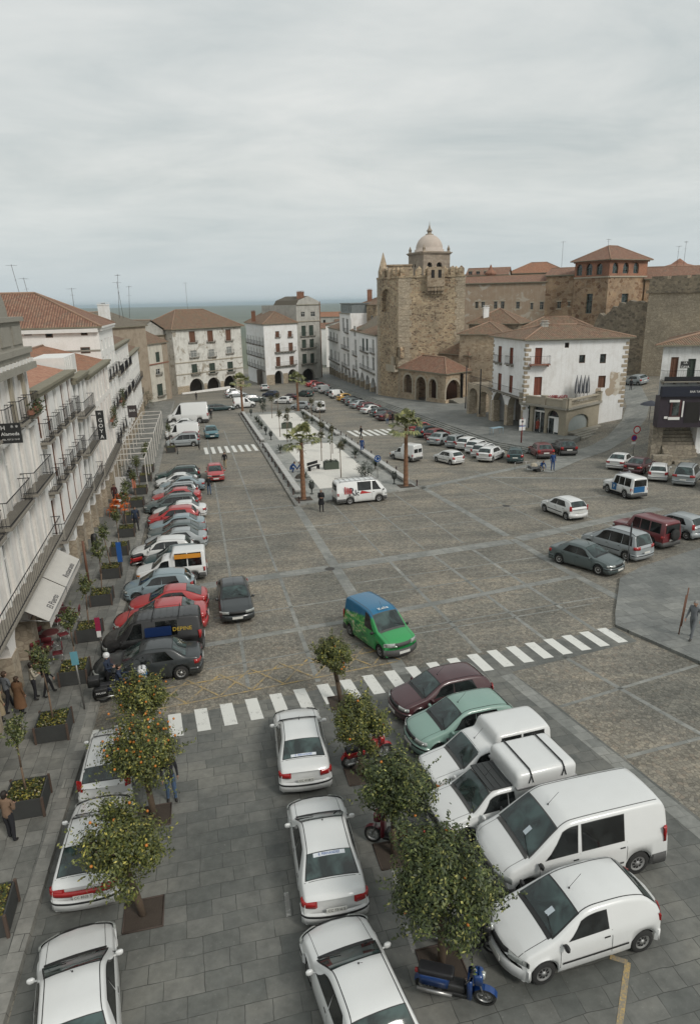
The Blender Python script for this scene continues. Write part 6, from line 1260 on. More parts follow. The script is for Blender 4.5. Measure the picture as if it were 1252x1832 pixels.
OFF = dict(name='offroad_car', L=4.1, W=1.72, wb=2.45, fo=.70, r=.36, roof=1.80, sill=.38, hard=True, top=[(0, .95), (.05, 1.0), (1.1, 1.08), (1.2, 1.12), (1.55, 1.74), (1.8, 1.80), (3.7, 1.80), (4.02, 1.76), (4.1, 1.68)],
 belt=[(0, .88), (.1, .94), (1.2, 1.02), (4.1, 1.04)], wsx=(1.22, 1.56), rwx=None, side=[(1.55, 2.2, .2, -.02), (2.3, 2.95, 0, 0), (3.05, 3.8, 0, .03)], doors=(1.2, 2.25, 3.0), head_z=(.72, .88), tail_z=(.75, .95), tail='tall', bumper='dark', tumble=.16, cf=.06, cr=.03, ram=0, rear_glass=[(-.6, .6, 1.1, 1.62)], k_end=.96, spare=True, tyre_w=.23, hubs=HUBCAP, seamroof=False)
mk('offroad', OFF)
VITO = dict(name='delivery_van', L=4.66, W=1.88, wb=3.0, fo=.78, r=.325, roof=1.86, top=[(0, .72), (.10, .82), (.4, .96), (.72, 1.08), (.85, 1.14), (1.62, 1.72), (1.95, 1.85), (3.5, 1.88), (4.35, 1.87), (4.55, 1.82), (4.66, 1.70)],
 belt=[(0, .64), (.1, .74), (.5, .88), (.95, 1.0), (2, 1.05), (4.66, 1.08)], wsx=(.86, 1.60), rwx=None, side=[(1.22, 2.06, .48, -.03), (2.20, 3.34, 0, 0)], doors=(1.05, 2.14, 3.42), head_z=(.66, .80), tail_z=(.85, 1.22), tail='tall', bumper='dark', tumble=.17, cf=.30, cr=.05, moulding=(.50, .55), rear_glass=[(-.72, -.06, 1.14, 1.64), (.06, .72, 1.14, 1.64)], mirror='dark', ribs=0, k_end=.965, hubs=HUBCAP)
mk('vito', VITO); mk('vito_plain', VITO, side=[(1.22, 2.06, .48, -.03)], ribs=1)
T4 = dict(VITO, L=4.75, W=1.84, wb=2.92, fo=.9, top=[(0, .78), (.10, .88), (.5, 1.0), (.72, 1.08), (.85, 1.13), (1.50, 1.78), (1.8, 1.90), (3.5, 1.93), (4.4, 1.92), (4.65, 1.88), (4.75, 1.76)], roof=1.92, ribs=1, side=[(1.22, 1.98, .42, -.02), (2.6, 3.6, 0, 0)], moulding=None)
mk('t4', T4)
HIACE = dict(VITO, L=4.45, W=1.69, wb=2.5, fo=.82, r=.31, roof=1.92, top=[(0, .88), (.08, 1.02), (.25, 1.16), (.85, 1.80), (1.15, 1.90), (3.5, 1.92), (4.3, 1.88), (4.45, 1.76)], belt=[(0, .80), (.1, .95), (.4, 1.05), (4.45, 1.10)], wsx=(.26, .86), side=[(.62, 1.34, .46, 0), (1.5, 2.62, 0, 0)], doors=(.55, 1.42, 2.7), cf=.14, ram=.02, moulding=None, rear_glass=[(-.66, .66, 1.18, 1.66)], tail_z=(.78, 1.0))
mk('hiace', HIACE)
KANGOO = dict(name='small_van', L=4.0, W=1.66, wb=2.6, fo=.74, r=.30, roof=1.80, top=[(0, .66), (.12, .78), (.45, .92), (.85, 1.04), (.98, 1.10), (1.62, 1.66), (1.95, 1.78), (2.8, 1.81), (3.7, 1.80), (3.9, 1.76), (4.0, 1.66)],
 belt=[(0, .60), (.12, .70), (.5, .84), (1.0, .98), (2, 1.02), (4.0, 1.04)], wsx=(.98, 1.58), rwx=None, side=[(1.28, 2.0, .38, -.02)], doors=(1.1, 2.1), head_z=(.66, .82), tail_z=(.80, 1.2), tail='tall', bumper='dark', tumble=.14, cf=.32, cr=.06, rear_glass=[(-.6, -.05, 1.1, 1.58), (.05, .6, 1.1, 1.58)], k_end=.965, hubs=HUBCAP, mirror='dark')
mk('kangoo', KANGOO)
BOXV = dict(name='small_box_van', L=4.05, W=1.60, wb=2.58, fo=.70, r=.285, roof=1.84, hard=True, top=[(0, .70), (.10, .76), (.95, .92), (1.06, .97), (1.56, 1.38), (1.72, 1.43), (1.98, 1.45), (2.06, 1.50), (2.16, 1.80), (2.26, 1.84), (3.85, 1.84), (3.99, 1.81), (4.05, 1.74)],
 belt=[(0, .64), (.1, .70), (1.0, .87), (2, .92), (4.05, .94)], wsx=(1.04, 1.56), rwx=None, side=[(1.22, 1.92, .28, 0)], doors=(1.1, 2.0), head_z=(.56, .69), tail_z=(.6, .85), tail='tall', bumper='dark', tumble=.10, cf=.14, cr=.03, ram=.02, rear_glass=[(-.58, -.05, 1.0, 1.4), (.05, .58, 1.0, 1.4)], k_end=.975, hubs=HUBCAP, mirror='dark', amber=2, seamroof=False)
mk('boxvan', BOXV); mk('boxvan_glazed', BOXV, side=[(1.22, 1.92, .28, 0), (2.3, 2.95, 0, 0), (3.05, 3.8, 0, .02)])
BIGV = dict(VITO, name='large_van', L=5.6, W=2.0, wb=3.4, fo=.95, r=.34, roof=2.5, top=[(0, .85), (.10, 1.0), (.5, 1.15), (.8, 1.28), (1.6, 2.15), (2.0, 2.45), (4.5, 2.5), (5.5, 2.48), (5.6, 2.4)], belt=[(0, .8), (.1, .9), (.6, 1.08), (2, 1.18), (5.6, 1.2)], wsx=(.8, 1.56), side=[(1.2, 2.0, .5, 0)], doors=(1.1, 2.1), moulding=None, ribs=0)
mk('bigvan', BIGV)
PROTO = {}; NEXT = {}
def set_paint(o, mt):
 for q in TREE[o.name] if o.name in TREE else kids(o):
  for sl_ in q.material_slots:
   if sl_.link == 'OBJECT': sl_.material = mt
def clone(o):
 c = o.copy(); COL.objects.link(c); l = []
 for ch in TREE[o.name]:
  cc = ch.copy(); COL.objects.link(cc); cc.parent = c; l.append(cc); l2 = []
  for g in TREE.get(ch.name, []): gg = g.copy(); COL.objects.link(gg); gg.parent = cc; l2.append(gg)
  TREE[cc.name] = l2
 TREE[c.name] = l; return c
NAMES = {}
def vehicle(key, u, v, hd, col, label, cat='car', group=None, h=0.0, name=None, on=None, sc=1.0):
 """hd: heading in degrees in square coordinates: 0 points up the square (away), 90 to the right"""
 if key not in PROTO: PROTO[key] = make_car(DEFS[key]); o = PROTO[key]
 else: o = clone(PROTO[key])
 if name: l_ = TREE.pop(o.name); o.name = name; TREE[o.name] = l_
 a = TH*0+math.pi/2-(radians(hd)+TH)          # compass heading from +Y clockwise -> angle from +X
 x, y = xy_of(u, v); z = (on if on is not None else gz(x, y))+h
 o.matrix_world = Matrix.Translation((x, y, z+.002)) @ (ORI(a) if on is None and v < 44 else ORI2(x, y, a) if on is None else Matrix.Rotation(a, 4, 'Z'))
 o.matrix_world = o.matrix_world @ Matrix.Diagonal((sc, sc, sc, 1)) if not isinstance(sc, tuple) else o.matrix_world @ Matrix.Diagonal(sc+(1,))
 set_paint(o, MATS['paint_'+col]); tag(o, label, cat, group); return o
def ORI2(x, y, a):
 e = .5; gx = (gz(x+e, y)-gz(x-e, y)); gy = (gz(x, y+e)-gz(x, y-e)); n = Vector((-gx, -gy, 1)).normalized()
 q = Vector((cos(a), sin(a), 0)); q = (q-n*q.dot(n)).normalized(); y2 = n.cross(q)
 return Matrix(((q.x, y2.x, n.x, 0), (q.y, y2.y, n.y, 0), (q.z, y2.z, n.z, 0), (0, 0, 0, 1)))
# two-tone delivery van paint and its livery
def livery():
 s = NT('paint_livery'); v = s.coord(); sp = s.n('ShaderNodeSeparateXYZ'); s.l(v, sp.inputs[0])
 top = s.math('MULTIPLY', s.math('SUBTRACT', s.math('ADD', sp.outputs['Z'], s.math('MULTIPLY', sp.outputs['X'], -.16)), 1.42), 8, True)
 n = s.noise(s.coord('Object', (1.6, 1.6, 3)), 1.6, 4, .6, 1.5)
 fr = s.math('MULTIPLY', s.math('SUBTRACT', .45, sp.outputs['X']), 3, True)
 art = s.ramp(n.outputs['Fac'], [(.38, (.02, .13, .05)), (.46, (.03, .3, .07)), (.54, (.10, .34, .10)), (.60, (.45, .50, .18)), (.64, (.5, .5, .45))])
 c = s.mix(fr, (.03, .28, .08, 1), art); c = s.mix(top, c, (.012, .13, .25, 1)); s.l(c, s.b.inputs['Base Color']); s.b.inputs['Roughness'].default_value = .3; s.b.inputs['Coat Weight'].default_value = .5; MATS['paint_livery'] = s.m
livery()
NG, MG = 'cars parked along the near lane', 'vehicles parked in line at the near right'
LROW, RROW, FROW = 'cars parked nose to the left pavement', 'cars parked along the steps of the raised pavement', 'cars parked at the far right corner'
sA = (.90, .95, 1.0)
carA = vehicle('saloon', 11.25, -3.45, -8, 'white', 'white saloon nearest the camera beside the left kerb, cut off by the picture edge', group=NG, sc=sA)
carB = vehicle('fast', 16.1, -3.70, 1.5, 'white', 'white hatch with a full-width dark red rear light band, behind a small orange tree', group=NG, sc=(.86, .93, .97))
carC = vehicle('hatch_round', 19.85, -3.66, 1, 'white', 'white hatchback under the orange tree full of fruit, just before the crossing', group=NG, sc=(.95, .95, 1))
carD = vehicle('saloon', 19.15, 2.47, 4, 'white', 'white saloon with a pale sticker strip along its rear window foot, touching the crossing', group=NG, sc=sA)
carE = vehicle('saloon', 14.25, 2.33, 2.5, 'white', 'white saloon with a sticker strip across the top of its rear window', group=NG, sc=sA)
carF = vehicle('saloon', 9.95, 2.28, -7, 'white', 'white saloon cut by the lower picture edge, left of the blue scooter', group=NG, sc=sA)
car206 = vehicle('van206', 10.62, 7.5, 266.5, 'white', 'small rounded white three-door car, foremost of the right-hand line', group=MG, sc=1.04)
vito = vehicle('vito', 12.80, 8.62, 268.5, 'white', 'large white van with black roof strips and one dark sliding door window', 'van', MG, sc=1.05)
terra = vehicle('hatch3', 14.80, 7.3, 266, 'white', 'small white pickup with a dark roof and a tall white box strapped behind the cab', 'pickup', MG, name='pickup_truck', sc=(1.0, 1.02, 1.05))
express = vehicle('boxvan_glazed', 16.65, 7.95, 266, 'white', 'small white high-roofed van with two dark side windows, behind the boxed pickup', 'van', MG)
punto = vehicle('hatch', 18.72, 8.05, 265, 'mint', 'pale mint green hatchback in the right-hand line', group=MG, sc=1.03)
fiesta = vehicle('hatch', 20.9, 8.1, 263, 'maroon', 'dark maroon hatchback with its front on the crossing', group=MG, sc=(1.03, 1, .96))
# moving or standing in the open
vehicle('saloon_b', 32.75, 1.15, 180, 'dark_grey', 'dark grey saloon driving towards the camera on the open setts', sc=(.98, .98, 1))
kang = vehicle('kangoo', 26.75, 7.35, 163, 'livery', 'green delivery van with a blue roof and painted sides, driving to the crossing', 'van', sc=(1.0, 1.04, 1.0))
vehicle('saloon', 32.9, 21.7, 155, 'green_grey', 'grey green saloon turned towards the camera, beside the right pavement corner', sc=(.97, .98, 1))
vehicle('mpv', 34.6, 24.8, 343, 'silver', 'silver people carrier seen from behind, between the grey saloon and the red off-roader', sc=.97)
vehicle('offroad', 36.0, 27.9, 347, 'dark_red', 'dark red off-roader with a spare wheel on its tail', 'off-roader', sc=1.0)
vehicle('hatch_round', 36.8, 30.9, 345, 'silver', 'small silver hatchback cut by the right picture edge, beyond the red off-roader', sc=1.02)
vehicle('hatch_round', 43.4, 26.3, 353, 'white', 'white hatchback driving left alone in the middle of the square', sc=(1.05, 1, 1))
pol = vehicle('offroad', 47.1, 34.05, 356, 'white', 'white jeep with blue doors and a blue tail panel, driving left', 'jeep', name='jeep', sc=(.88, .97, 1))
hia = vehicle('hiace', 52.5, 12.8, 87, 'white', 'white van with red stripes and big letters on its side, before the palm island', 'van', sc=(1.0, 1.04, 1.0))
vehicle('boxvan', 68.4, 21.9, 333, 'white', 'white high-backed van beyond the right-hand palm', 'van', sc=(.92, 1, 1.02))
vehicle('hatch', 65.3, 25.6, 342, 'white', 'white hatchback waiting in the lane left of the parked white cars', sc=.95)
vehicle('hatch', 66.1, 1.4, 180, 'red', 'bright red hatchback driving towards the camera beyond the parked row', sc=1.0)
vehicle('hatch', 94.3, 1.9, 178, 'teal', 'teal hatchback driving towards the camera past the white vans', sc=1.1)
# left row, from the near end
L_ = [('saloon', 26.62, -2.85, 'dark_grey', 'near black saloon nearest the crossing in the left row', 1), ('t4', 28.85, -2.75, 'black', 'tall black van with a ribbed roof and yellow lettering', .95), ('saloon_b', 31.25, -2.5, 'red', 'red saloon mostly hidden behind the black van', 1.0),
('fast', 33.45, -2.2, 'red', 'bright red fastback with a rear spoiler, next beyond the black van', .92), ('hatch', 35.7, -2.75, 'pale_blue', 'pale grey blue hatchback between the red fastback and the white window van', 1.0), ('boxvan_glazed', 38.25, -2.15, 'white', 'white box-backed van with an orange stripe over its side window', 1.0),
('hatch', 40.1, -2.05, 'dark_teal', 'dark teal hatchback tucked behind the orange striped van', .98), ('hatch', 42.05, -2.8, 'white', 'white hatchback with a red scooter before its nose', 1.03), ('saloon', 44.35, -2.0, 'silver', 'silver saloon with its rear wheel standing clear of the row', .93), ('saloon', 46.3, -1.95, 'green_grey', 'grey green saloon between two pale saloons', .92),
('saloon_b', 48.3, -2.0, 'pale_blue', 'pale silver blue saloon just beyond the grey green one', .9), ('hatch', 50.2, -2.3, 'red', 'faded red hatchback squeezed before the white notchback', 1.0), ('saloon', 52.25, -1.85, 'white', 'white notchback saloon beyond the faded red hatchback', .93), ('estate', 54.5, -2.55, 'green_grey', 'dark green estate with a long nose towards the pavement', .98),
('saloon_b', 57.2, -2.2, 'red', 'bright red saloon standing apart in the middle of the left row', .93), ('estate', 59.5, -2.3, 'silver', 'grey estate with roof rails behind the bright red saloon', .9), ('saloon', 61.8, -1.75, 'pale_blue', 'pale blue saloon near the far end of the left row', .93), ('fast', 64.0, -2.3, 'white', 'white fastback between the pale blue saloon and the dark end car', .9), ('estate', 66.6, -2.2, 'dark_green', 'dark green estate closing the far end of the left row', .98)]
LC = [vehicle(k, u, v, 272, c, lb, 'van' if 'van' in k or k == 't4' else 'car', LROW, sc=s) for k, u, v, c, lb, s in L_]
# beyond the first far crossing
vehicle('mpv', 88.0, -1.9, 272, 'silver', 'silver people carrier first beyond the small far crossing', group='vehicles parked beyond the small crossing', sc=.95, name='people_carrier')
for k, u, v, c, lb, ct, s in [('hatch', 91.0, -1.6, 'dark_red', 'dark red hatchback behind the silver people carrier', 'car', 1), ('bigvan', 94.8, -2.0, 'white', 'plain white van between the dark red hatchback and the white cars', 'van', .85), ('boxvan', 98.2, -2.6, 'white', 'small white box van with a green tree before its nose', 'van', .9),
('estate', 102.2, -1.8, 'white', 'white estate nearer of the two behind the small white box van', 'car', 1), ('saloon', 106, -2.1, 'white', 'white saloon parked against the side of the big lorry', 'car', 1)]:
 vehicle(k, u, v, 272, c, lb, ct, 'vehicles parked beyond the small crossing', sc=s)
vehicle('bigvan', 111.5, -1.2, 274, 'white', 'big white high van with a blue grey panel high on its side', 'van', sc=(1.2, 1.25, 1.3), name='large_van')
vehicle('estate', 127.5, 4.6, 85, 'dark_teal', 'dark teal low pickup in front of the white van beside the far palm', 'pickup', name='pickup_truck', sc=(1.25, 1, .82))
vehicle('kangoo', 130.0, 9.3, 85, 'white', 'white glazed van ahead of the teal pickup', 'van', sc=1.1)
vehicle('saloon', 152, 9.2, 80, 'silver', 'silver saloon before the arches of the big plastered house', sc=1.1); vehicle('hatch', 158, 9.0, 80, 'white', 'white hatchback behind the silver saloon at the arches', sc=1.1)
vehicle('estate', 140, 12.0, 80, 'green_grey', 'grey green estate between the silver saloon and the far palm', sc=1.1)
vehicle('hatch3', 165.5, 16.9, 2, 'white', 'white hatchback driving away into the street between the two far blocks', sc=1.15)
# middle of the far square
for k, u, v, h, c, lb, s in [('hatch', 133.5, 17.2, 300, 'white', 'white hatchback right behind the far right palm of the island', 1), ('hatch_round', 122.5, 18.9, 292, 'silver', 'pale silver hatchback close to the far corner of the island', 1.0), ('estate', 146, 23.6, 330, 'dark_green', 'dark green estate parked across below the far arcade', 1.0),
('hatch', 149, 16.5, 300, 'navy', 'dark blue hatchback in front of the narrow arch of the far block', 1), ('hatch', 141, 19.5, 300, 'maroon', 'maroon hatchback between the two white ones beyond the island', .9)]: vehicle(k, u, v, h, c, lb, sc=s)
vehicle('boxvan', 117, 21.2, 355, 'white', 'white high-backed van driving away right of the island', 'van', sc=1.05)
# right row along the steps
for k, u, v, h, c, lb, s in [('saloon', 171, 30.2, 72, 'red', 'dark red saloon farthest along the steps before the far arcade', 1.1), ('estate', 164.5, 30.6, 72, 'red', 'red estate next to the last along the steps', 1.05), ('saloon', 157, 29.6, 72, 'silver', 'silver saloon far up the line along the steps', 1.05), ('boxvan', 150.5, 29.6, 72, 'white', 'white van far up the line along the steps', 1.05),
('hatch', 145, 29.8, 72, 'green_grey', 'grey hatchback between the white vans far up the steps', 1), ('kangoo', 138.8, 29.6, 72, 'white', 'white van with dark rear corner next to the yellow car', 1), ('hatch_round', 132.8, 29.8, 72, 'yellow', 'yellow hatchback along the steps', 1.05), ('saloon', 128.3, 30.0, 70, 'black', 'black saloon next to the yellow hatchback', 1.0), ('hatch', 123.6, 29.4, 70, 'green_grey', 'grey green hatchback between the black and the silver saloons', 1),
('saloon', 119.2, 29.6, 70, 'silver', 'bright silver saloon in the middle of the row along the steps', 1), ('estate', 114.8, 30.0, 70, 'dark_red', 'red estate half hidden by the white saloon', 1), ('saloon', 110.6, 29.5, 70, 'white', 'white saloon with its boot towards the lane, behind the standing men', 1), ('estate', 105.8, 29.9, 70, 'green_grey', 'grey estate behind the man in dark clothes', 1), ('saloon', 100.9, 29.6, 68, 'maroon', 'maroon saloon just beyond the far right crossing', 1.05),
('hatch', 86.6, 30.0, 62, 'red', 'red hatchback partly hidden by the palm fronds', 1), ('estate', 83.2, 29.8, 62, 'dark_teal', 'dark teal estate behind the palm crown', 1), ('hatch', 80.3, 29.9, 58, 'dark_red', 'dark red hatchback between the teal and the silver cars', 1), ('saloon', 77.0, 29.2, 50, 'silver', 'silver saloon leading the pale cars along the steps', 1), ('mpv', 74.4, 30.3, 50, 'silver', 'tall silver estate behind the silver saloon by the steps', .85),
('hatch', 72.4, 30.9, 52, 'white', 'white hatchback hemmed in between the silver and mint tinted cars', 1), ('hatch_round', 69.9, 31.0, 52, 'white', 'white rounded hatchback with a green tinted rear window', 1), ('estate', 67.6, 30.9, 50, 'white', 'white estate behind the boxy white hatchback', 1), ('hatch', 65.2, 30.4, 48, 'white', 'boxy white hatchback nearest the sign by the steps', 1.05)]:
 vehicle(k, u, v, h, c, lb, 'van' if k in ('boxvan', 'kangoo') else 'car', RROW, sc=s)
vehicle('hatch', 63.8, 32.5, 26, 'dark_teal', 'dark blue green hatchback below the post with two white signs', group=RROW, sc=1.02); vehicle('hatch3', 64.9, 36.1, 12, 'dark_red', 'dark red hatchback nose to the end of the steps', group=RROW, sc=1.1); vehicle('hatch3', 65.6, 39.2, 12, 'black', 'black hatchback at the foot of the climbing street', group=RROW, sc=1.12)
# far right corner
vehicle('saloon', 57.2, 40.6, 50, 'white', 'white saloon at the left end of the group below the bar stairs', group=FROW, sc=1.0); vehicle('saloon_b', 54.6, 41.0, 58, 'maroon', 'dark maroon saloon overlapping the white one below the bar stairs', group=FROW, sc=1.0)
vehicle('hatch', 51.5, 40.6, 40, 'white', 'white hatchback next to the silver people carrier below the bar stairs', group=FROW, sc=1.0); vehicle('mpv', 49.4, 41.9, 48, 'silver', 'silver people carrier with a black roof hatch below the bar stairs', group=FROW, sc=1.0)
vehicle('hatch_round', 46.6, 42.6, 50, 'white', 'white hatchback cut by the right picture edge near the bar', group=FROW, sc=1.0)
p_ = G(1138, 687); q_ = uv_of(p_.x, p_.y); vehicle('hatch', q_[0], q_[1]-.2, 350, 'silver', 'silver hatchback at the top of the climbing street', sc=1.08)
p_ = G(1097, 733); q_ = uv_of(p_.x, p_.y); vehicle('hatch', q_[0]+.5, q_[1]+.3, 190, 'silver', 'pale hatchback nosing round the terrace wall up the street', sc=.95)
# fittings that only some of them have
def side_T(x, y, z, left, d=.0):
 n = 1 if left else -1
 return Matrix(((-n, 0, 0, x), (0, 0, n, y*n), (0, 1, 0, z), (0, 0, 0, 1)))
van = LC[1]; text_part('lettering', 'DEPINE', .27, YEL, van, side_T(-1.45, .935, 1.42, True), label='yellow lettering')
m = MB()
for x in (-1.3, -.1, 1.0): m.bar((x, -.8, 2.0), (x, .8, 2.0), .018, 6)
for x in (-1.3, -.1, 1.0):
 for y in (-.78, .78): m.bar((x, y, 1.86), (x, y, 2.0), .015, 5)
m.build('roof_rack', TRIM, van)
gl = MB(); gl.box((-.95, .925, 1.16), (.25, .955, 1.62)); gl.build('blue_side_panel', M('navy_panel', (.012, .03, .10), .3), van)
text_part('lettering', 'R', 1.0, DKT, hia, side_T(-.95, .862, 1.05, False)); text_part('lettering', 'k', .75, DKT, hia, side_T(-.5, .862, .95, False))
for i in range(5):
 g = MB(); g.box((-1.55+.13*i, -.868, .92), (-1.48+.13*i, -.85, 1.55-.05*i), T=None); g.build('red_stripe', REDT, hia)
g = MB(); g.q([(-.25, -.862, .85), (.75, -.862, .88), (-.1, -.862, 1.12)]); g.q([(-.25, -.858, .85), (-.1, -.858, 1.12), (.75, -.858, .88)]); g.build('red_arrow', REDT, hia)
g = MB()
for i in range(8): x = 1.2-i*.43; g.bar((x, -.72, 1.99), (x, .72, 1.99), .014, 5)
for y in (-.72, .72): g.bar((1.3, y, 1.97), (-1.95, y, 1.97), .016, 5); [g.bar((x, y, 1.84), (x, y, 1.97), .012, 4) for x in (1.2, -.4, -1.9)]
g.build('roof_rack', M('grey_metal', (.25, .25, .25), .5, metal=.5), hia)
wvan = LC[5]; g = MB(); g.box((-1.75, .795, 1.46), (-.25, .812, 1.72)); g.build('orange_panel', ORG, wvan)
# pickup: dark roof and strapped box
g = MB()
def rbox(m, x0, x1, y0, y1, z0, z1, r, mi=0, n=4, rb=None):
 zs = [(z0, 0)]+[(z1-r+r*sin(pi/2*i/n), r-r*cos(pi/2*i/n)) for i in range(n+1)]; rings = []
 for z, ins in zs:
  ring = []
  rr = max(.002, min(.12, r)*1.0)
  for cx_, cy_, a0 in ((x1-rr, y1-rr, 0), (x0+rr, y1-rr, pi/2), (x0+rr, y0+rr, pi), (x1-rr, y0+rr, 3*pi/2)):
   for k in range(4): a = a0+pi/2*k/3; ring.append(Vector((cx_+(rr)*cos(a)-ins*(1 if cx_ > (x0+x1)/2 else -1), cy_+(rr)*sin(a)-ins*(1 if cy_ > (y0+y1)/2 else -1), z)))
  rings.append(ring)
 b = len(m.v); n_ = len(rings[0])
 for q in rings: m.v += [tuple(p) for p in q]
 for j in range(len(rings)-1):
  for i in range(n_): m.f.append((b+j*n_+i, b+j*n_+(i+1) % n_, b+(j+1)*n_+(i+1) % n_, b+(j+1)*n_+i)); m.mi.append(mi); m.sm.append(True)
 m.f.append(tuple(b+(len(rings)-1)*n_+i for i in range(n_))); m.mi.append(mi); m.sm.append(True); m.f.append(tuple(b+i for i in range(n_))[::-1]); m.mi.append(mi); m.sm.append(False)
rbox(g, -2.35, -.42, -.80, .80, .62, 1.86, .16); bx = g.build('cargo_box', MATS['paint_white'], terra)
g = MB(); rbox(g, -2.35, -.42, -.815, .815, 1.38, 1.44, .004, 0); g.build('box_seam', M('seam_grey', (.3, .3, .3), .7), bx)
for x in (-.85, -1.9):
 for y in (-.79, .79):
  g = MB(); s_ = 1 if y > 0 else -1
  g.bar((x, 0, 1.895), (x, y*.88, 1.89), .022, 6); g.bar((x, y*.88, 1.89), (x, y+.03*s_, 1.78), .02, 6)
  for dx in (-.07, .07): g.bar((x, y+.03*s_, 1.78), (x+dx, y+.035*s_, 1.55), .014, 5)
  g.build('strap', TRIM, bx)
g = MB(); g.box((-.4, -.58, 1.385), (.30, .58, 1.425)); [g.box((x, -.55, 1.42), (x+.05, .55, 1.44)) for x in (-.3, -.1, .1)]; g.build('roof_cover', M('dark_roof', (.035, .038, .038), .7), terra)
text_part('lettering', 'OVALLE', .30, REDT, terra, side_T(-1.55, .818, 1.24, True), squash=1.05)
text_part('lettering', 'TARA', .13, DKT, terra, side_T(.2, .835, .66, True))
# jeep colours
BLP = M('blue_panel', (.015, .11, .26), .4); g = MB()
for sg in (1, -1):
 y = .875; g = MB(); g.box((.0, min(sg*y, sg*(y-.03)), .5), (.62, max(sg*y, sg*(y-.03)), 1.07)); dr = g.build('door', BLP, pol);
text_part('emblem', 'P', .4, WHT, pol, side_T(.3, .885, .78, True))
g = MB(); g.box((-2.10, -.42, .62), (-2.065, .62, 1.08)); g.build('tail_panel', BLP, pol)
g = MB(); g.box((.1, -.6, 1.84), (.25, .6, 1.9)); g.bar((.17, -.45, 1.9), (.17, -.45, 1.98), .07, 8); g.bar((.17, .45, 1.9), (.17, .45, 1.98), .07, 8); g.build('light_bar', M('light_bar_metal', (.2, .2, .22), .4), pol)
for ch in TREE.get(pol.name, []):
 if ch.name.startswith('spare_wheel'): bpy.data.objects.remove(ch)
# van details
text_part('lettering', 'Kelia', .26, WHT, kang, Matrix.Translation((.30, 0, 1.815)) @ Matrix.Rotation(pi/2, 4, 'Z') @ Matrix.Rotation(0.12, 4, 'X'))
g = MB(); g.box((.86, -.17, 1.16), (.90, -.02, 1.17));
# sticker strips on two saloons
def sticker(car, zt_frac, txt):
 d = DEFS['saloon']; c = Car(d); xa, xb = d['rwx']; x0 = xa+(xb-xa)*zt_frac; x1 = x0+(xb-xa)*.17; g = MB(); c.patch_top(g, x1, x0, lambda x: .42, .016, nx=1); st = g.build('sticker_strip', M('sticker_white', (.62, .65, .68), .4), car)
 xm = (x0+x1)/2; dz = (d['zt'](xm+.02)-d['zt'](xm-.02))/.04; n = Vector((-dz, 0, 1)).normalized(); p = Vector((xm, 0, c.ztop(xm, .2)))+n*.022; ax = Vector((0, -1, 0)); up = n.cross(ax)
 T = Matrix(((ax.x, up.x, n.x, p.x), (ax.y, up.y, n.y, p.y), (ax.z, up.z, n.z, p.z), (0, 0, 0, 1))); text_part('lettering', txt, .085, BLT, st, T)
sticker(carD, .80, 'E. FERNANDEZ'); sticker(carE, .02, 'E. FERNANDEZ')
def plate_txt(car, d, txt):
 x = -d['L']/2-.058; c = Car(d); xo = c.warp((-(d['L']/2+.03), .2, .62)).x-.018
 text_part('plate_number', txt, .10, PLTXT, car, Matrix(((0, 0, -1, xo), (-1, 0, 0, 0), (0, 1, 0, d.get('plate_z', .58)+.058), (0, 0, 0, 1))), .002)
plate_txt(carB, DEFS['fast'], 'CC 8505 T'); plate_txt(carD, DEFS['saloon'], 'CC 4128 S'); plate_txt(carE, DEFS['saloon'], 'CC 7316 S'); plate_txt(carC, DEFS['hatch_round'], 'CC 2294 P')
# wide rear light band of the second car
g = MB(); Car(DEFS['fast']).wrap_band(g, False, .22, .66, .78, .016, 0); g.build('light_band', REDL, carB)
# paper on the dashboards
for o_, d_, y_ in ((vito, DEFS['vito'], .12), (car206, DEFS['van206'], .1)):
 c = Car(d_); xm = d_['wsx'][0]+(d_['wsx'][1]-d_['wsx'][0])*.35; g = MB(); c.patch_top(g, xm-.09, xm+.09, lambda x: y_+.13, .016, nx=1, ny=2, y0=lambda x: y_); g.build('windscreen_paper', M('paper', (.5, .56, .6), .5), o_)
# plants
def leaf_mat(name, dark, mid, lite, tip=None, tipf=.9):
 s = NT(name); g = s.n('ShaderNodeNewGeometry'); c = s.ramp(g.outputs['Random Per Island'], [(0, dark), (.55, mid), (.9, lite), (1, tip or lite)])
 n = s.noise(s.coord(), 2.2, 3); c = s.mix(.8, c, s.ramp(n.outputs['Fac'], [(.35, .6), (.55, 1.05), (.72, 1.6)]), 'MULTIPLY')
 s.l(c, s.b.inputs['Base Color']); s.b.inputs['Roughness'].default_value = .55; s.b.inputs['Transmission Weight'].default_value = 0; MATS[name] = s.m; return s.m
ORL = leaf_mat('orange_tree_leaves', (.034, .046, .012), (.080, .096, .020), (.16, .165, .034), (.42, .36, .08)); ORL2 = leaf_mat('orange_tree_leaves_dark', (.022, .036, .011), (.050, .070, .017), (.10, .12, .028), (.34, .33, .10))
SAPL = leaf_mat('sapling_leaves', (.03, .045, .014), (.07, .09, .025), (.15, .16, .05), (.3, .28, .1)); TOPL = leaf_mat('topiary_leaves', (.03, .035, .015), (.065, .065, .025), (.12, .10, .04)); PALML = leaf_mat('palm_leaves', (.06, .08, .028), (.15, .165, .06), (.28, .27, .11))
DKL = leaf_mat('dark_shrub_leaves', (.02, .028, .02), (.04, .055, .035), (.07, .085, .05)); FLW = leaf_mat('planter_flowers', (.03, .05, .012), (.07, .085, .02), (.30, .24, .03), (.42, .38, .30)); IVY = leaf_mat('balcony_plants', (.02, .035, .012), (.05, .07, .02), (.09, .1, .03), (.25, .05, .04))
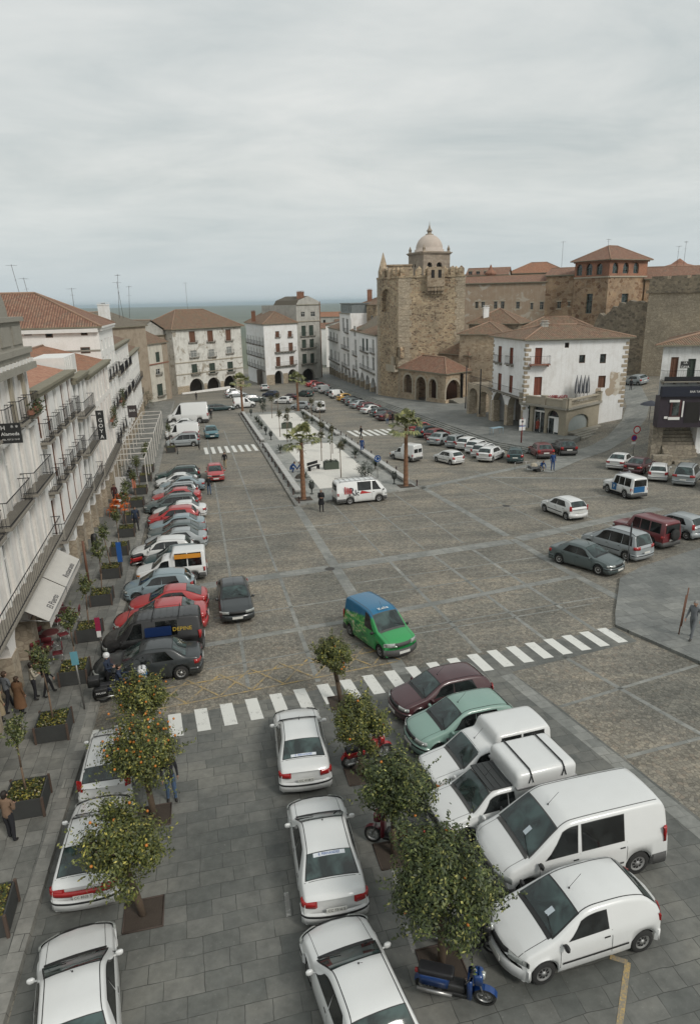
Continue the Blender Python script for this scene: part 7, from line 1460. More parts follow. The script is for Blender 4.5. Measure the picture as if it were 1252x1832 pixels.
BARK = M('bark', (.085, .06, .04), .95, .35, 9, bump=.4, fine=.3); THINB = M('thin_bark', (.16, .11, .075), .9, .3, 9); PALMT = M('palm_trunk', (.20, .105, .06), .95, .3, 5, bump=.6, fine=.35); EARTH = M('planting_earth', (.055, .042, .032), .95, .35, 4, bump=.5, fine=.35)
ORNG = M('orange_fruit', (.50, .17, .025), .5, .2, 8)
def leaf(m, p, n, ln, wd, rr):
 n = n.normalized(); a = n.cross(Vector((rr.uniform(-1, 1), rr.uniform(-1, 1), rr.uniform(-1, 1))));
 if a.length < .01: a = Vector((1, 0, 0))
 a.normalize(); b = n.cross(a); m.q([p-a*ln/2, p+b*wd/2, p+a*ln/2, p-b*wd/2])
def crown_mesh(R_, Hh, n, rr, ln=.10, wd=.045, clumps=46, wob=0.0, cs=.30):
 m = MB(); cl = []
 for i in range(clumps):
  z = 1-2*(i+.5)/clumps; t = i*2.39996+rr.uniform(-.5, .5); r = sqrt(max(0, 1-z*z)); k = rr.uniform(.5, .92)*(1+wob*.16*sin(2*t+wob*3)+wob*.12*cos(3*t+z*4))
  c = Vector((r*cos(t)*R_*k, r*sin(t)*R_*k, z*Hh*k)); cl.append((c, rr.uniform(cs*.7, cs*1.25)*R_))
 for i in range(clumps//3): cl.append((Vector((rr.uniform(-.4, .4)*R_, rr.uniform(-.4, .4)*R_, rr.uniform(-.4, .4)*Hh)), .3*R_))
 for i in range(n):
  c, s = cl[rr.randrange(len(cl))]; d = Vector((rr.gauss(0, 1), rr.gauss(0, 1), rr.gauss(0, 1))).normalized(); p = c+d*s*(rr.random()**.35)
  nn = (d*1.0+p.normalized()*.6+Vector((0, 0, .5))+Vector((rr.uniform(-.7, .7), rr.uniform(-.7, .7), rr.uniform(-.7, .7)))); leaf(m, p, nn, ln*rr.uniform(.7, 1.2), wd*rr.uniform(.7, 1.2), rr)
 for c, s in cl[:clumps]:          # shoots that break the outline
  d = (c.normalized()+Vector((0, 0, .35))).normalized()
  if rr.random() < .55:
   for j in range(14): p = c+d*s*(.8+.09*j)+Vector((rr.uniform(-.05, .05),)*3); leaf(m, p, Vector((rr.uniform(-1, 1), rr.uniform(-1, 1), 1)), ln, wd, rr)
 return m, cl
def orange_tree(u, v, h, R_, label, fruit, seed, leaves=6500, mat=None, lean=(0, 0), flat=.85, soil=True, sq=.95):
 rr = random.Random(seed); p = W(u, v); root = empty('orange_tree', p, label, 'tree', group='orange trees in the roadway'); zc = h-R_*flat; tr = MB(); a = Vector((0, 0, -.15)); b = Vector((lean[0]*.5, lean[1]*.5, (zc-R_*.6)*.55)); c = Vector((lean[0], lean[1], zc-R_*.45)); tr.bar(a, b, .10, 9, r2=.085); tr.bar(b, c, .085, 9, r2=.07)
 for i in range(8): t = i*2.4; e = c+Vector((cos(t)*R_*.62, sin(t)*R_*.62, rr.uniform(.3, .9)*R_)); md = c.lerp(e, .5)+Vector((0, 0, .08)); tr.bar(c, md, .05, 6, r2=.035); tr.bar(md, e, .035, 6, r2=.015)
 tr.build('trunk', BARK, root); m, cl = crown_mesh(R_, R_*flat, int(leaves*1.75), rr, .098, .046, 50, cs=.30, wob=1.0); o = m.build('crown', mat or ORL, root); o.location = (lean[0], lean[1], zc); fm = MB(); fm.lathe([(.002, -.037), (.029, -.025), (.037, 0), (.029, .025), (.002, .037)], 8); me = fm.mesh('fruit', ORNG)
 for i in range(fruit):
  c_, s = cl[rr.randrange(46)]; k = rr.random(); d = Vector((rr.gauss(0, 1), rr.gauss(0, 1)-.5, rr.gauss(0, 1)+.6)).normalized(); f = bpy.data.objects.new('fruit', me); link(f, root); q = c_+d*s*1.02
  if fruit > 40 and q.z < R_*.1: q.z = abs(q.z)+.1*R_
  f.location = Vector((lean[0], lean[1], zc))+q
 if soil:
  s_ = MB(); M_ = (ORI(TH+pi/2)).to_3x3();
  for i in range(1): s_.q([W(u+dx, v+dy, .014)-p for dx, dy in ((-sq/2, -sq/2), (-sq/2, sq/2), (sq/2, sq/2), (sq/2, -sq/2))])
  s_.build('tree_pit', EARTH, root)
  g = MB(); c4_ = [W(u+dx, v+dy, .02)-p for dx, dy in ((-sq/2, -sq/2), (-sq/2, sq/2), (sq/2, sq/2), (sq/2, -sq/2))]
  for i in range(4): g.bar(c4_[i], c4_[(i+1) % 4], .022, 4)
  g.build('pit_edge', M('pit_iron', (.07, .05, .04), .8), root)
 return root
orange_tree(13.9, -2.35, 3.2, 1.15, 'orange tree with few fruits beside the near white cars, trunk in a square pit', 14, 1, 6500, lean=(-.3, .0))
orange_tree(17.5, -2.25, 3.35, 1.18, 'orange tree loaded with ripe oranges in front of the man in jeans', 72, 2, 7500, lean=(-.15, 0))
orange_tree(20.9, -2.5, 2.95, .92, 'ragged orange tree with some oranges at the left end of the crossing', 26, 3, 5000, lean=(-.1, 0), flat=.8)
orange_tree(10.75, 4.35, 3.55, 1.22, 'largest leafy orange tree with pale yellow shoots, above the blue scooter', 5, 4, 10500, mat=ORL2, flat=1.0, lean=(-.05, .1))
orange_tree(14.2, 4.25, 3.3, .98, 'dense round dark green orange tree between the two white saloons and the vans', 3, 5, 7500, mat=ORL2, flat=1.05)
orange_tree(17.75, 4.2, 2.9, .92, 'round orange tree over the red motorcycle', 4, 6, 6500, mat=ORL, flat=.95)
orange_tree(22.2, 4.55, 2.85, .72, 'smallest orange tree, on the crossing in front of the green van', 8, 7, 4200, mat=ORL, flat=1.0, lean=(-.3, 0))
# planters with young trees on the left pavement
PLB = M('planter_iron', (.045, .047, .045), .75, .25, 3, fine=.15); PLE = M('planter_edge', (.09, .06, .045), .7)
def planter(parent, w_=1.08, h=.66, rr=None, n=650):
 m = MB(); t = .04
 for sx, sy in ((1, 0), (-1, 0), (0, 1), (0, -1)):
  if sx: m.box((min(sx*w_/2, sx*(w_/2-t)), -w_/2, .04), (max(sx*w_/2, sx*(w_/2-t)), w_/2, h))
  else: m.box((-w_/2+t, min(sy*w_/2, sy*(w_/2-t)), .04), (w_/2-t, max(sy*w_/2, sy*(w_/2-t)), h))
 b = m.build('box', PLB, parent)
 for sx in (-1, 1):
  for sy in (-1, 1): e = MB(); e.box((sx*w_/2-.035, sy*w_/2-.035, 0), (sx*w_/2+.035, sy*w_/2+.035, h+.03)); e.build('corner_post', PLE, parent)
 s = MB(); s.box((-w_/2+t, -w_/2+t, .1), (w_/2-t, w_/2-t, h-.08)); s.build('earth', EARTH, parent); f = MB()
 for i in range(n): x, y = rr.uniform(-w_/2+.07, w_/2-.07), rr.uniform(-w_/2+.07, w_/2-.07); leaf(f, Vector((x, y, h-.06+rr.uniform(0, .13))), Vector((rr.uniform(-.6, .6), rr.uniform(-.6, .6), 1)), .08, .055, rr)
 f.build('flowers', FLW, parent)
def sapling_planter(seed, tall=3.1, cr=.36):
 rr = random.Random(seed); root = bpy.data.objects.new('planter', None); COL.objects.link(root); planter(root, rr=rr); m = MB(); lx, ly = rr.uniform(-.25, .25), rr.uniform(-.15, .15); a = Vector((0, 0, .5)); b = Vector((lx*.3, ly, tall*.5)); c = Vector((lx, ly, tall-cr*1.6)); m.bar(a, b, .035, 6, r2=.03); m.bar(b, c, .03, 6, r2=.022)
 for i in range(5): t = i*2.5+seed; m.bar(c, c+Vector((cos(t)*cr*.7, sin(t)*cr*.7, cr*rr.uniform(.5, 1.5))), .014, 4, r2=.006)
 st = m.build('trunk', THINB, root); cm, cl = crown_mesh(cr, cr*1.45, 900, rr, .10, .055, 18, cs=.38); o = cm.build('crown', SAPL, root); o.location = c+Vector((0, 0, cr*.9)); TREE[root.name] = [q for q in bpy.data.objects if q.parent == root]; return root
SP = [sapling_planter(s, t, c) for s, t, c in ((1, 3.1, .36), (2, 2.9, .32), (3, 3.3, .38))]; used = set()
PL = [(14.45, -6.0, 'nearest planter, cut by the left picture edge, full of flowers'), (18.75, -6.0, 'flower planter with a leaning young tree beside the man in the brown jacket'), (22.75, -5.95, 'second planter with a young tree up the pavement, opposite the zebra crossing'), (26.8, -5.85, 'planter with a young tree beside the police motorcycle'), (30.9, -5.8, 'planter with orange flowers in front of the black van'), (35.3, -5.75, 'planter with a young tree by the pale blue hatchback'), (39.5, -5.7, 'planter behind the narrow blue kerb sign'), (43.8, -5.6, 'planter with a bushy young tree by the silver saloon'),
 (48.0, -5.5, 'planter just before the man walking on the pavement'), (51.8, -5.5, 'planter touching the walking man in dark clothes'), (56.6, -5.4, 'planter with a thin tree left of the bright red saloon'), (61.4, -5.4, 'planter beside the first post of the white pergola'), (66.9, -5.3, 'planter under the near end of the white pergola'), (71.5, -5.3, 'planter inside the near white pergola'), (84, -3.3, 'planter at the left end of the small far crossing')]
for i, (u, v, lb) in enumerate(PL):
 k = i % 3; o = SP[k] if k not in used else clone(SP[k]); used.add(k); o.location = W(u, v, .147 if v < -4.6 else 0); o.rotation_euler = (0, 0, TH*-1*0+i*1.57+radians(13)); tag(o, lb, 'planter', 'planters along the left pavement')
for ch in [q for q in bpy.data.objects if q.parent and q.parent.get('label', '').startswith('nearest planter') and q.name.split('.')[0] in ('trunk', 'crown')]: bpy.data.objects.remove(ch)
# the island
isl = [(52.55, 7.5), (55.0, 18.9), (99.5, 19.6), (119.6, 18.9), (119.8, 7.6)]
gr = M('pale_gravel', (.62, .60, .55), .95, .12, .6, bump=.1, fine=.15); P = [W(u, v) for u, v in isl]; m = MB(); m.prism([(p.x, p.y) for p in P], lambda x, y: gz(x, y)-.1, lambda x, y: gz(x, y)+.15); m.build('island_paving', slabs('island_slabs', 1.2, .6, cols=((.24, .245, .23), (.31, .31, .29)), dirt=.5), kind='structure')
for q in ([(57.5, 10.3), (57.9, 16.2), (82.0, 16.6), (82.5, 10.5)], [(86.6, 10.4), (86.8, 16.7), (116, 16.8), (116, 10.6)]): sheet('gravel_panel', q, gr, 39)
def kerb_line(a, b, v0, v1):
 m = MB(); n = int((b-a)/1.2)
 for i in range(n): u0_, u1_ = a+(b-a)*i/n, a+(b-a)*(i+1)/n-.02; va, vb = v0+(v1-v0)*i/n, v0+(v1-v0)*(i+1)/n; pts = [W(u0_, va), W(u0_, va+.25), W(u1_, vb+.25), W(u1_, vb)]; m.prism([(p.x, p.y) for p in pts], lambda x, y: gz(x, y)-.05, lambda x, y: gz(x, y)+.165)
 m.build('island_kerb', kerbst, kind='structure')
kerb_line(52.5, 119.8, 7.3, 7.45); kerb_line(55, 99.5, 18.85, 19.55)
SLB = M('pale_stone_bench', (.42, .42, .40), .85, .15, 1.5, fine=.1)
def bench_slab():
 o = bpy.data.objects.new('stone_bench', None); COL.objects.link(o); m = MB(); rbox(m, -1.35, 1.35, -.28, .28, .16, .42, .04); m.build('seat', SLB, o); f = MB(); f.box((-1.1, -.18, -.02), (-.8, .18, .16)); f.build('foot', SLB, o); f = MB(); f.box((.8, -.18, -.02), (1.1, .18, .16)); f.build('foot', SLB, o); TREE[o.name] = [q for q in bpy.data.objects if q.parent == o]; return o
b0 = bench_slab(); first = True
for side, v_, rng in (('left', 8.15, range(54, 118, 3)), ('right', 18.35, range(58, 118, 3))):
 for u in rng:
  if 82 < u < 87 or (side == 'left' and u == 54): continue
  o = b0 if first else clone(b0); first = False; o.matrix_world = Matrix.Translation(W(u+.5, v_, .15)) @ ORI(pi/2-TH) ; tag(o, 'low pale stone slab bench in the line along the %s edge of the palm island' % side, 'bench', 'stone benches of the %s island edge' % side)
BOLM = M('bollard_iron', (.06, .035, .03), .6)
def bollard0():
 o = bpy.data.objects.new('bollard', None); COL.objects.link(o); m = MB(); m.lathe([(.09, 0), (.09, .05), (.06, .09), (.055, .45), (.08, .48), (.05, .56), (.002, .6)], 10); m.build('post', BOLM, o); m = MB(); m.lathe([(.075, .40), (.08, .44), (.075, .47)], 10, closed=False); m.build('collar', IRON, o); TREE[o.name] = [q for q in bpy.data.objects if q.parent == o]; return o
bo = bollard0(); first = True
for side, v_, us in (('left', 7.72, [53+3.2*i for i in range(21)]), ('right', 18.85, [55.6+3.2*i for i in range(20)])):
 for u in us: o = bo if first else clone(bo); first = False; o.location = W(u, v_, .15); tag(o, 'small dark iron bollard in the row on the %s kerb of the palm island' % side, 'bollard', 'bollards on the %s island kerb' % side)
def urn0():
 o = bpy.data.objects.new('iron_urn', None); COL.objects.link(o); m = MB(); m.lathe([(.16, 0), (.16, .05), (.06, .1), (.06, .42), (.2, .55), (.27, .95), (.25, 1.0), (.2, .98)], 10); m.build('vase', M('urn_iron', (.05, .055, .05), .7), o); rr = random.Random(1); f = MB(); [leaf(f, Vector((rr.uniform(-.16, .16), rr.uniform(-.16, .16), rr.uniform(.95, 1.2))), Vector((rr.uniform(-1, 1), rr.uniform(-1, 1), .5)), .14, .06, rr) for _ in range(70)]; f.build('plant', DKL, o); TREE[o.name] = [q for q in bpy.data.objects if q.parent == o]; return o
def yucca0():
 o = bpy.data.objects.new('yucca', None); COL.objects.link(o); rr = random.Random(2); m = MB(); m.bar((0, 0, -.05), (0, 0, .3), .05, 6); m.build('stem', THINB, o); f = MB()
 for i in range(60): t = rr.uniform(0, 2*pi); e = rr.uniform(-.15, 1.3); d = Vector((cos(t)*cos(e), sin(t)*cos(e), sin(e))); s = d.cross(Vector((0, 0, 1))).normalized()*.035; b = Vector((0, 0, .28)); f.q([b-s, b+d*.35-s*1.2, b+d*rr.uniform(.6, .85), b+d*.35+s*1.2])
 f.build('leaves', DKL, o); TREE[o.name] = [q for q in bpy.data.objects if q.parent == o]; return o
ur, yu = urn0(), yucca0(); fu = fy = True
for i, (u, v, lb) in enumerate([(55.75, 9.28, 'dark iron urn at the near end of the island, behind the dark coated man'), (56.95, 17.13, 'dark iron urn left of the right-hand palm'), (87.5, 9.4, 'dark iron urn just past the cross path of the island'), (92.2, 9.25, 'dark iron urn second past the island cross path'), (114.7, 9.2, 'dark iron urn at the far left corner of the island')]): o = ur if fu else clone(ur); fu = False; o.location = W(u, v, .15); tag(o, lb, 'urn', 'iron urns on the island')
for i, (u, v) in enumerate([(60.8, 9.4), (77.1, 9.3), (98.4, 9.3), (102.5, 9.3), (106.4, 9.3), (64.1, 17.3), (70.7, 16.8), (78.5, 17.3), (93, 17.4), (101, 17.3), (109, 17.2)]): o = yu if fy else clone(yu); fy = False; o.location = W(u, v, .15); o.rotation_euler.z = i; o.scale = (1.15,)*3; tag(o, 'dark spiky yucca in the planting strip, number %s' % i if 0 else 'dark spiky yucca beside the gravel on the %s strip of the island' % ('left' if v < 12 else 'right'), 'plant', 'yuccas of the %s island strip' % ('left' if v < 12 else 'right'))
def topiary0(seed, h=3.6, r=.42):
 rr = random.Random(seed); o = bpy.data.objects.new('topiary_tree', None); COL.objects.link(o); m = MB(); m.bar((0, 0, -.1), (rr.uniform(-.05, .05), 0, h-r*1.6), .05, 6, r2=.035); m.build('trunk', THINB, o); f, cl = crown_mesh(r, r*1.15, 900, rr, .10, .06, 16, cs=.42); c = f.build('crown', TOPL, o); c.location = (0, 0, h-r); TREE[o.name] = [q for q in bpy.data.objects if q.parent == o]; return o
TP = [topiary0(1), topiary0(2, 3.75, .46), topiary0(3, 3.3, .38)]; tu = set()
for i, (u, v, lb) in enumerate([(89.6, 10.9, 'clipped standard tree nearest the left palm on the far gravel'), (84.7, 11.2, 'clipped standard tree in the island cross path, left side'), (95.1, 12.8, 'clipped standard tree left of the planter box on the far gravel'), (116.5, 14.0, 'clipped standard tree at the far end of the far gravel'), (82.5, 13.4, 'clipped standard tree behind the near palm crown'), (78.6, 14.5, 'clipped standard tree in the middle of the near gravel'), (103.7, 17.7, 'clipped standard tree on the right strip before the white van driving off'), (97.5, 17.9, 'clipped standard tree on the right strip near the far crossing'), (70.5, 12.95, 'clipped standard tree behind the white van on the near gravel'), (61.5, 13.15, 'nearest clipped standard tree, rising over the white van'), (110, 12.2, 'clipped standard tree beside the small cypress'), (74.5, 15.0, 'clipped standard tree beside the box planter on the near gravel')]):
 k = i % 3; o = TP[k] if k not in tu else clone(TP[k]); tu.add(k); o.location = W(u, v, .15); o.rotation_euler.z = i*1.3; tag(o, lb, 'tree', 'clipped standard trees on the island')
def box_planter(u, v, lb, w_=(1.5, .9), h=.75, tree=False):
 p = W(u, v, .15); o = empty('box_planter', p, lb, 'planter', rz=-TH); m = MB(); m.box((-w_[0]/2, -w_[1]/2, -.05), (w_[0]/2, w_[1]/2, h)); m.build('box', M('green_box', (.06, .075, .055), .8), o); rr = random.Random(int(u)); f = MB(); [leaf(f, Vector((rr.uniform(-.65, .65), rr.uniform(-.4, .4), h+rr.uniform(0, .2))), Vector((rr.uniform(-1, 1), rr.uniform(-1, 1), 1)), .14, .07, rr) for _ in range(200)]; f.build('plants', DKL, o)
 if tree: m = MB(); m.bar((0, 0, .5), (0, 0, 3.2), .03, 5); m.build('trunk', THINB, o); f, cl = crown_mesh(.35, .7, 500, rr, .1, .05, 12); c = f.build('crown', SAPL, o); c.location = (0, 0, 3.2)
box_planter(66.0, 13.1, 'green box planter with a thin tree on the near gravel', tree=True); box_planter(97.4, 12.9, 'green box planter on the far gravel')
def shrub(u, v, h, r, lb, mat, n=1500, base_h=.15):
 rr = random.Random(int(u*7)); o = empty('shrub', W(u, v, base_h), lb, 'shrub'); m = MB(); m.bar((0, 0, -.1), (0, 0, h*.6), .04, 5); m.build('stem', THINB, o); f, cl = crown_mesh(r, h/2, n, rr, .12, .05, 24, cs=.35); c = f.build('foliage', mat, o); c.location = (0, 0, h/2)
shrub(60.6, 15.3, 1.6, .85, 'dark fluffy shrub behind the roof of the white lettered van', DKL); shrub(118.3, 11.6, 3.0, .75, 'small dark cypress at the far left of the island', DKL, 2000); shrub(68, -8.3, 3.2, .7, 'bushy dark plant against the pergola front', IVY, 1500); shrub(136, -8.8, 4.5, 1.8, 'big dark green and yellow bush at the end of the left pavement', IVY, 2500)
def palm(u, v, h, lb, seed, r0=.18, fr=24, big=1.0):
 rr = random.Random(seed); o = empty('palm_tree', W(u, v, .15), lb, 'palm', group='palms at the corners of the island'); m = MB(); prof = []; n = 26
 for i in range(n+1): t = i/n; z = h*.80*t-.1; r = r0*(1.25-.45*t)*(1+.05*(-1)**i)*(1.25 if i == 0 else 1); prof.append((r, z))
 m.lathe(prof, 12, sm=False); m.build('trunk', PALMT, o); top = Vector((0, 0, h*.80-.1))
 for i in range(fr):
  t = i*2.39996+seed; e = [1.25, .9, .55, .2, -.1][i % 5]+rr.uniform(-.15, .15); d = Vector((cos(t)*cos(e), sin(t)*cos(e), sin(e))); L = rr.uniform(.75, 1.05)*big; f = MB(); a = top+d*L; f.bar(top, a, .018, 4, 0); side = d.cross(Vector((0, 0, 1))).normalized(); upv = side.cross(d); R_ = rr.uniform(.55, .75)*big
  for k in range(15):
   an = -1.5+3.0*k/14; dd = (d*cos(an)+side*sin(an)).normalized(); tip = a+dd*R_*(1-.15*abs(an))+Vector((0, 0, -.22*R_-.12*abs(an))); md = a+dd*R_*.5+upv*.03; s = (side*cos(an)-d*sin(an))*.085; f.q([a, md-s, tip, md+s])
  f.build('frond', PALML, o)
 m = MB()
 for i in range(26): t = rr.uniform(0, 2*pi); q = top+Vector((cos(t)*.2, sin(t)*.2, rr.uniform(-.7, 0))); m.bar(q, q+Vector((cos(t)*.25, sin(t)*.25, rr.uniform(-.35, .2))), .02, 4, r2=.01)
 m.build('dead_skirt', M('dry_frond', (.16, .11, .06), .9), o); m = MB(); [m.q([W(u+a_, v+b_, .165)-W(u, v, .15) for a_, b_ in ((-.7, -.7), (-.7, .7), (.7, .7), (.7, -.7))])]; m.build('tree_pit', EARTH, o)
palm(54.25, 8.3, 6.2, 'near left palm with a thick orange brown trunk at the island corner', 1, big=1.25); palm(55.9, 17.9, 6.7, 'near right palm beside the white high-backed van', 2, big=1.2); palm(119.2, 8.1, 6.6, 'far left palm before the teal pickup', 3, big=1.4); palm(118.8, 17.9, 6.6, 'far right palm in front of the narrow arches', 4, big=1.3)
# plants on balconies
def trail(F, s0, s1, z, lb, n=500, h=.9, out=.6):
 rr = random.Random(int(s0*10)); root = root_at('balcony_plants', F, z, lb, 'plants'); m = MB(); F.box(m, s0, s1, z, z+.2, out-.25, out); m.build('trough', SLABR, root); f = MB()
 for i in range(n): p = F.P(rr.uniform(s0, s1), z+.2+rr.uniform(-.5, .6)*h, out+rr.uniform(-.25, .2)); leaf(f, p, Vector((rr.uniform(-1, 1), rr.uniform(-1, 1), rr.uniform(0, 1))), .14, .07, rr)
 f.build('foliage', IVY, root)
trail(B0[1], f_s(B0[1], 34.6)-1.1, f_s(B0[1], 34.6)+1.1, B0[2]+10.3, 'flower boxes on the top balcony of the nearest palace', 300, .5); trail(B3[1], f_s(B3[1], 66)-1.5, f_s(B3[1], 66)+1.5, B3[2]+6.3, 'climbing plants on the balcony near the vertical sign', 700, 1.6, .5); trail(B4[1], f_s(B4[1], 79)-1.5, f_s(B4[1], 79)+1.5, B4[2]+6.9, 'hanging plants on the tall corner block', 700, 1.8, .6)
settle()
# people
SKIN = M('skin', (.40, .23, .16), .6, .1, 8); SHOE = M('dark_shoe', (.02, .018, .016), .5)
def cloth(name, c): return M('cloth_'+name, c, .9, .25, 6, fine=.15)
HAIR = dict(dark=M('dark_hair', (.018, .013, .010), .7, .3, 20), grey=M('grey_hair', (.22, .21, .20), .7, .3, 20), brown=M('brown_hair', (.06, .035, .02), .7, .3, 20))
def person(u, v, face, top, legs, label, hair='dark', pose='stand', h=1.72, base_h=None, coat=None, z=None, helmet=None, group=None, longhair=False):
 """face: heading in square coordinates; pose picks the joint positions (metres for a 1.72 m adult)"""
 k = h/1.72; J = {}
 J['pel'] = (0, 0, .93); J['spi'] = (.01, 0, 1.12); J['che'] = (.0, 0, 1.32); J['nec'] = (.01, 0, 1.47); J['hea'] = (.03, 0, 1.60)
 fl, fr = (.0, .0); st = dict(stand=.04, walk=.24, bent=.06, crouch=.05, sit=.05, reach=.05)[pose]
 for s, n, sg in ((1, 'L', 1), (-1, 'R', -1)):
  f = st*sg
  J['hip'+n] = (0, .09*s, .90); J['kne'+n] = (f*.55+.03, .10*s, .49); J['ank'+n] = (f, .11*s, .09); J['toe'+n] = (f+.15, .125*s, .035)
  J['sho'+n] = (0, .175*s, 1.40); a = -f*.6; J['elb'+n] = (a*.5-.02, .225*s, 1.13); J['wri'+n] = (a+.05, .235*s, .90); J['pal'+n] = (a+.07, .235*s, .82)
 if pose in ('bent',):
  for s, n in ((1, 'L'), (-1, 'R')): J['elb'+n] = (.02, .22*s, 1.12); J['wri'+n] = (.22, .10*s, 1.12); J['pal'+n] = (.27, .04*s, 1.12)
 if pose == 'reach':
  J['elbL'] = (.2, .2, 1.25); J['wriL'] = (.42, .15, 1.2); J['palL'] = (.5, .13, 1.2)
 if pose in ('crouch', 'sit'):
  d = -.45 if pose == 'crouch' else 0
  if pose == 'crouch':
   up = dict(pel=(-.18, 0, .42), spi=(-.08, 0, .60), che=(.08, 0, .78), nec=(.2, 0, .90), hea=(.28, 0, 1.0))
  else: up = dict(pel=(0, 0, .80), spi=(.02, 0, .99), che=(.05, 0, 1.18), nec=(.07, 0, 1.33), hea=(.1, 0, 1.46))
  J.update(up)
  for s, n in ((1, 'L'), (-1, 'R')):
   px_, _, pz_ = J['pel']; J['hip'+n] = (px_, .1*s, pz_-.02); cz = J['che'][2]+.08; cx_ = J['che'][0]
   if pose == 'crouch': J['kne'+n] = (.25, .14*s, .44); J['ank'+n] = (-.02, .13*s, .09); J['toe'+n] = (.13, .14*s, .035); J['sho'+n] = (cx_+.04, .17*s, cz); J['elb'+n] = (.35, .22*s, .58); J['wri'+n] = (.5, .14*s, .38); J['pal'+n] = (.54, .12*s, .31)
   else: J['kne'+n] = (.38, .2*s, .74); J['ank'+n] = (.28, .28*s, .32); J['toe'+n] = (.42, .29*s, .27); J['sho'+n] = (cx_, .17*s, cz); J['elb'+n] = (.22, .26*s, 1.0); J['wri'+n] = (.44, .3*s, .98); J['pal'+n] = (.5, .3*s, .98)
 J = {a: Vector(b)*k for a, b in J.items()}
 chain = [('pel', 'spi', .125, 'top'), ('spi', 'che', .135, 'top'), ('che', 'nec', .06, 'top'), ('nec', 'hea', .055, 'skin')]
 for n in 'LR': chain += [('pel', 'hip'+n, .10, 'leg'), ('hip'+n, 'kne'+n, .078, 'leg'), ('kne'+n, 'ank'+n, .055, 'leg'), ('ank'+n, 'toe'+n, .045, 'shoe'), ('che', 'sho'+n, .075, 'top'), ('sho'+n, 'elb'+n, .052, 'top'), ('elb'+n, 'wri'+n, .042, 'top'), ('wri'+n, 'pal'+n, .036, 'skin')]
 R0 = dict(pel=.125, spi=.12, che=.14, nec=.055, hea=.05, hip=.095, kne=.065, ank=.05, toe=.04, sho=.075, elb=.048, wri=.032, pal=.035); names = list(J); idx = {n: i for i, n in enumerate(names)}
 me = bpy.data.meshes.new('sk'); me.from_pydata([J[n] for n in names], [(idx[a], idx[b]) for a, b, _, _ in chain], []); ob = bpy.data.objects.new('sk', me); COL.objects.link(ob); sm = ob.modifiers.new('s', 'SKIN');
 me.skin_vertices or None
 if not me.skin_vertices: me.attributes
 bm = bmesh.new(); bm.from_mesh(me); ly = bm.verts.layers.skin.verify(); bm.verts.ensure_lookup_table()
 for n in names: r = R0[n[:3]]*k*(1.0 if n[:3] != 'che' else 1); q = bm.verts[idx[n]][ly]; q.radius = (r*(.8 if n in ('pel', 'spi', 'che') else 1), r*(1.2 if n in ('pel', 'spi', 'che') else 1)); q.use_root = (n == 'pel')
 bm.to_mesh(me); bm.free(); sub = ob.modifiers.new('u', 'SUBSURF'); sub.levels = sub.render_levels = 1
 dg = bpy.context.evaluated_depsgraph_get(); body = bpy.data.meshes.new_from_object(ob.evaluated_get(dg)); bpy.data.objects.remove(ob); bm = bmesh.new(); bm.from_mesh(body); bpy.data.meshes.remove(body)
 def seg(p, a, b): d = b-a; t = max(0, min(1, (p-a).dot(d)/max(1e-9, d.dot(d)))); return (p-a-d*t).length
 MI = dict(top=0, leg=1, skin=2, shoe=3)
 for f in bm.faces:
  p = f.calc_center_median(); best = min(chain, key=lambda c: seg(p, J[c[0]], J[c[1]])/(c[2]+.02)); f.material_index = MI[best[3]]; f.smooth = True
 m = MB(); hp = J['hea']; T = Matrix.Translation(hp) @ Matrix.Diagonal((1.12*k, .88*k, 1.0*k, 1)); m.lathe([(.002, -.115), (.055, -.10), (.075, -.05), (.088, .0), (.086, .05), (.06, .095), (.002, .115)], 12, 2, T=T)
 m.bar(hp+Vector((.085, 0, .0))*k, hp+Vector((.115, 0, -.03))*k, .012*k, 5, 2); [m.bar(hp+Vector((.088, s*.03, .012))*k, hp+Vector((.096, s*.03, .012))*k, .010*k, 5, 3) for s in (-1, 1)]; m.bar(hp+Vector((.085, -.022, -.062))*k, hp+Vector((.085, .022, -.062))*k, .007*k, 4, 3); [m.bar(hp+Vector((0, s*.075, 0))*k, hp+Vector((0, s*.09, .01))*k, .022*k, 6, 2) for s in (-1, 1)]
 for n, s in (('L', 1), ('R', -1)):
  a = J['wri'+n]; b = J['pal'+n]; d = (b-a).normalized(); sd = Vector((0, 1, 0)) if abs(d.y) < .8 else Vector((1, 0, 0)); sd = (Vector((1, 0, 0))-d*d.x).normalized() if abs(d.x) < .8 else Vector((0, 1, 0))
  for i, (o_, l_) in enumerate(((-.028, .062), (-.010, .075), (.010, .07), (.027, .055))): q = b+sd*o_*k; e = q+d*l_*.6*k; m.bar(q, e, .010*k, 5, 2); m.bar(e, e+(d*.8+Vector((.3, -.3*s, 0))).normalized()*l_*.45*k, .009*k, 5, 2, r2=.006*k)
  q = a.lerp(b, .5)+sd*.028*k; m.bar(q, q+(d*.6+sd*.8).normalized()*.06*k, .011*k, 5, 2, r2=.008*k)
 off = len(bm.verts); vs = [bm.verts.new(q) for q in m.v]; bm.verts.ensure_lookup_table()
 for f, mi, s in zip(m.f, m.mi, m.sm):
  try: ff = bm.faces.new([vs[i] for i in f]); ff.material_index = mi; ff.smooth = s
  except ValueError: pass
 out = bpy.data.meshes.new('person'); bm.to_mesh(out); bm.free()
 for mt in (top, legs, SKIN, SHOE): out.materials.append(mt)
 root = bpy.data.objects.new('person', None); link(root, None, label, 'person', group); b_ = bpy.data.objects.new('body', out); link(b_, root)
 hm = MB(); Th = Matrix.Translation(hp+Vector((-.012, 0, .012))*k) @ Matrix.Diagonal((1.12*k, .9*k, 1.0*k, 1));
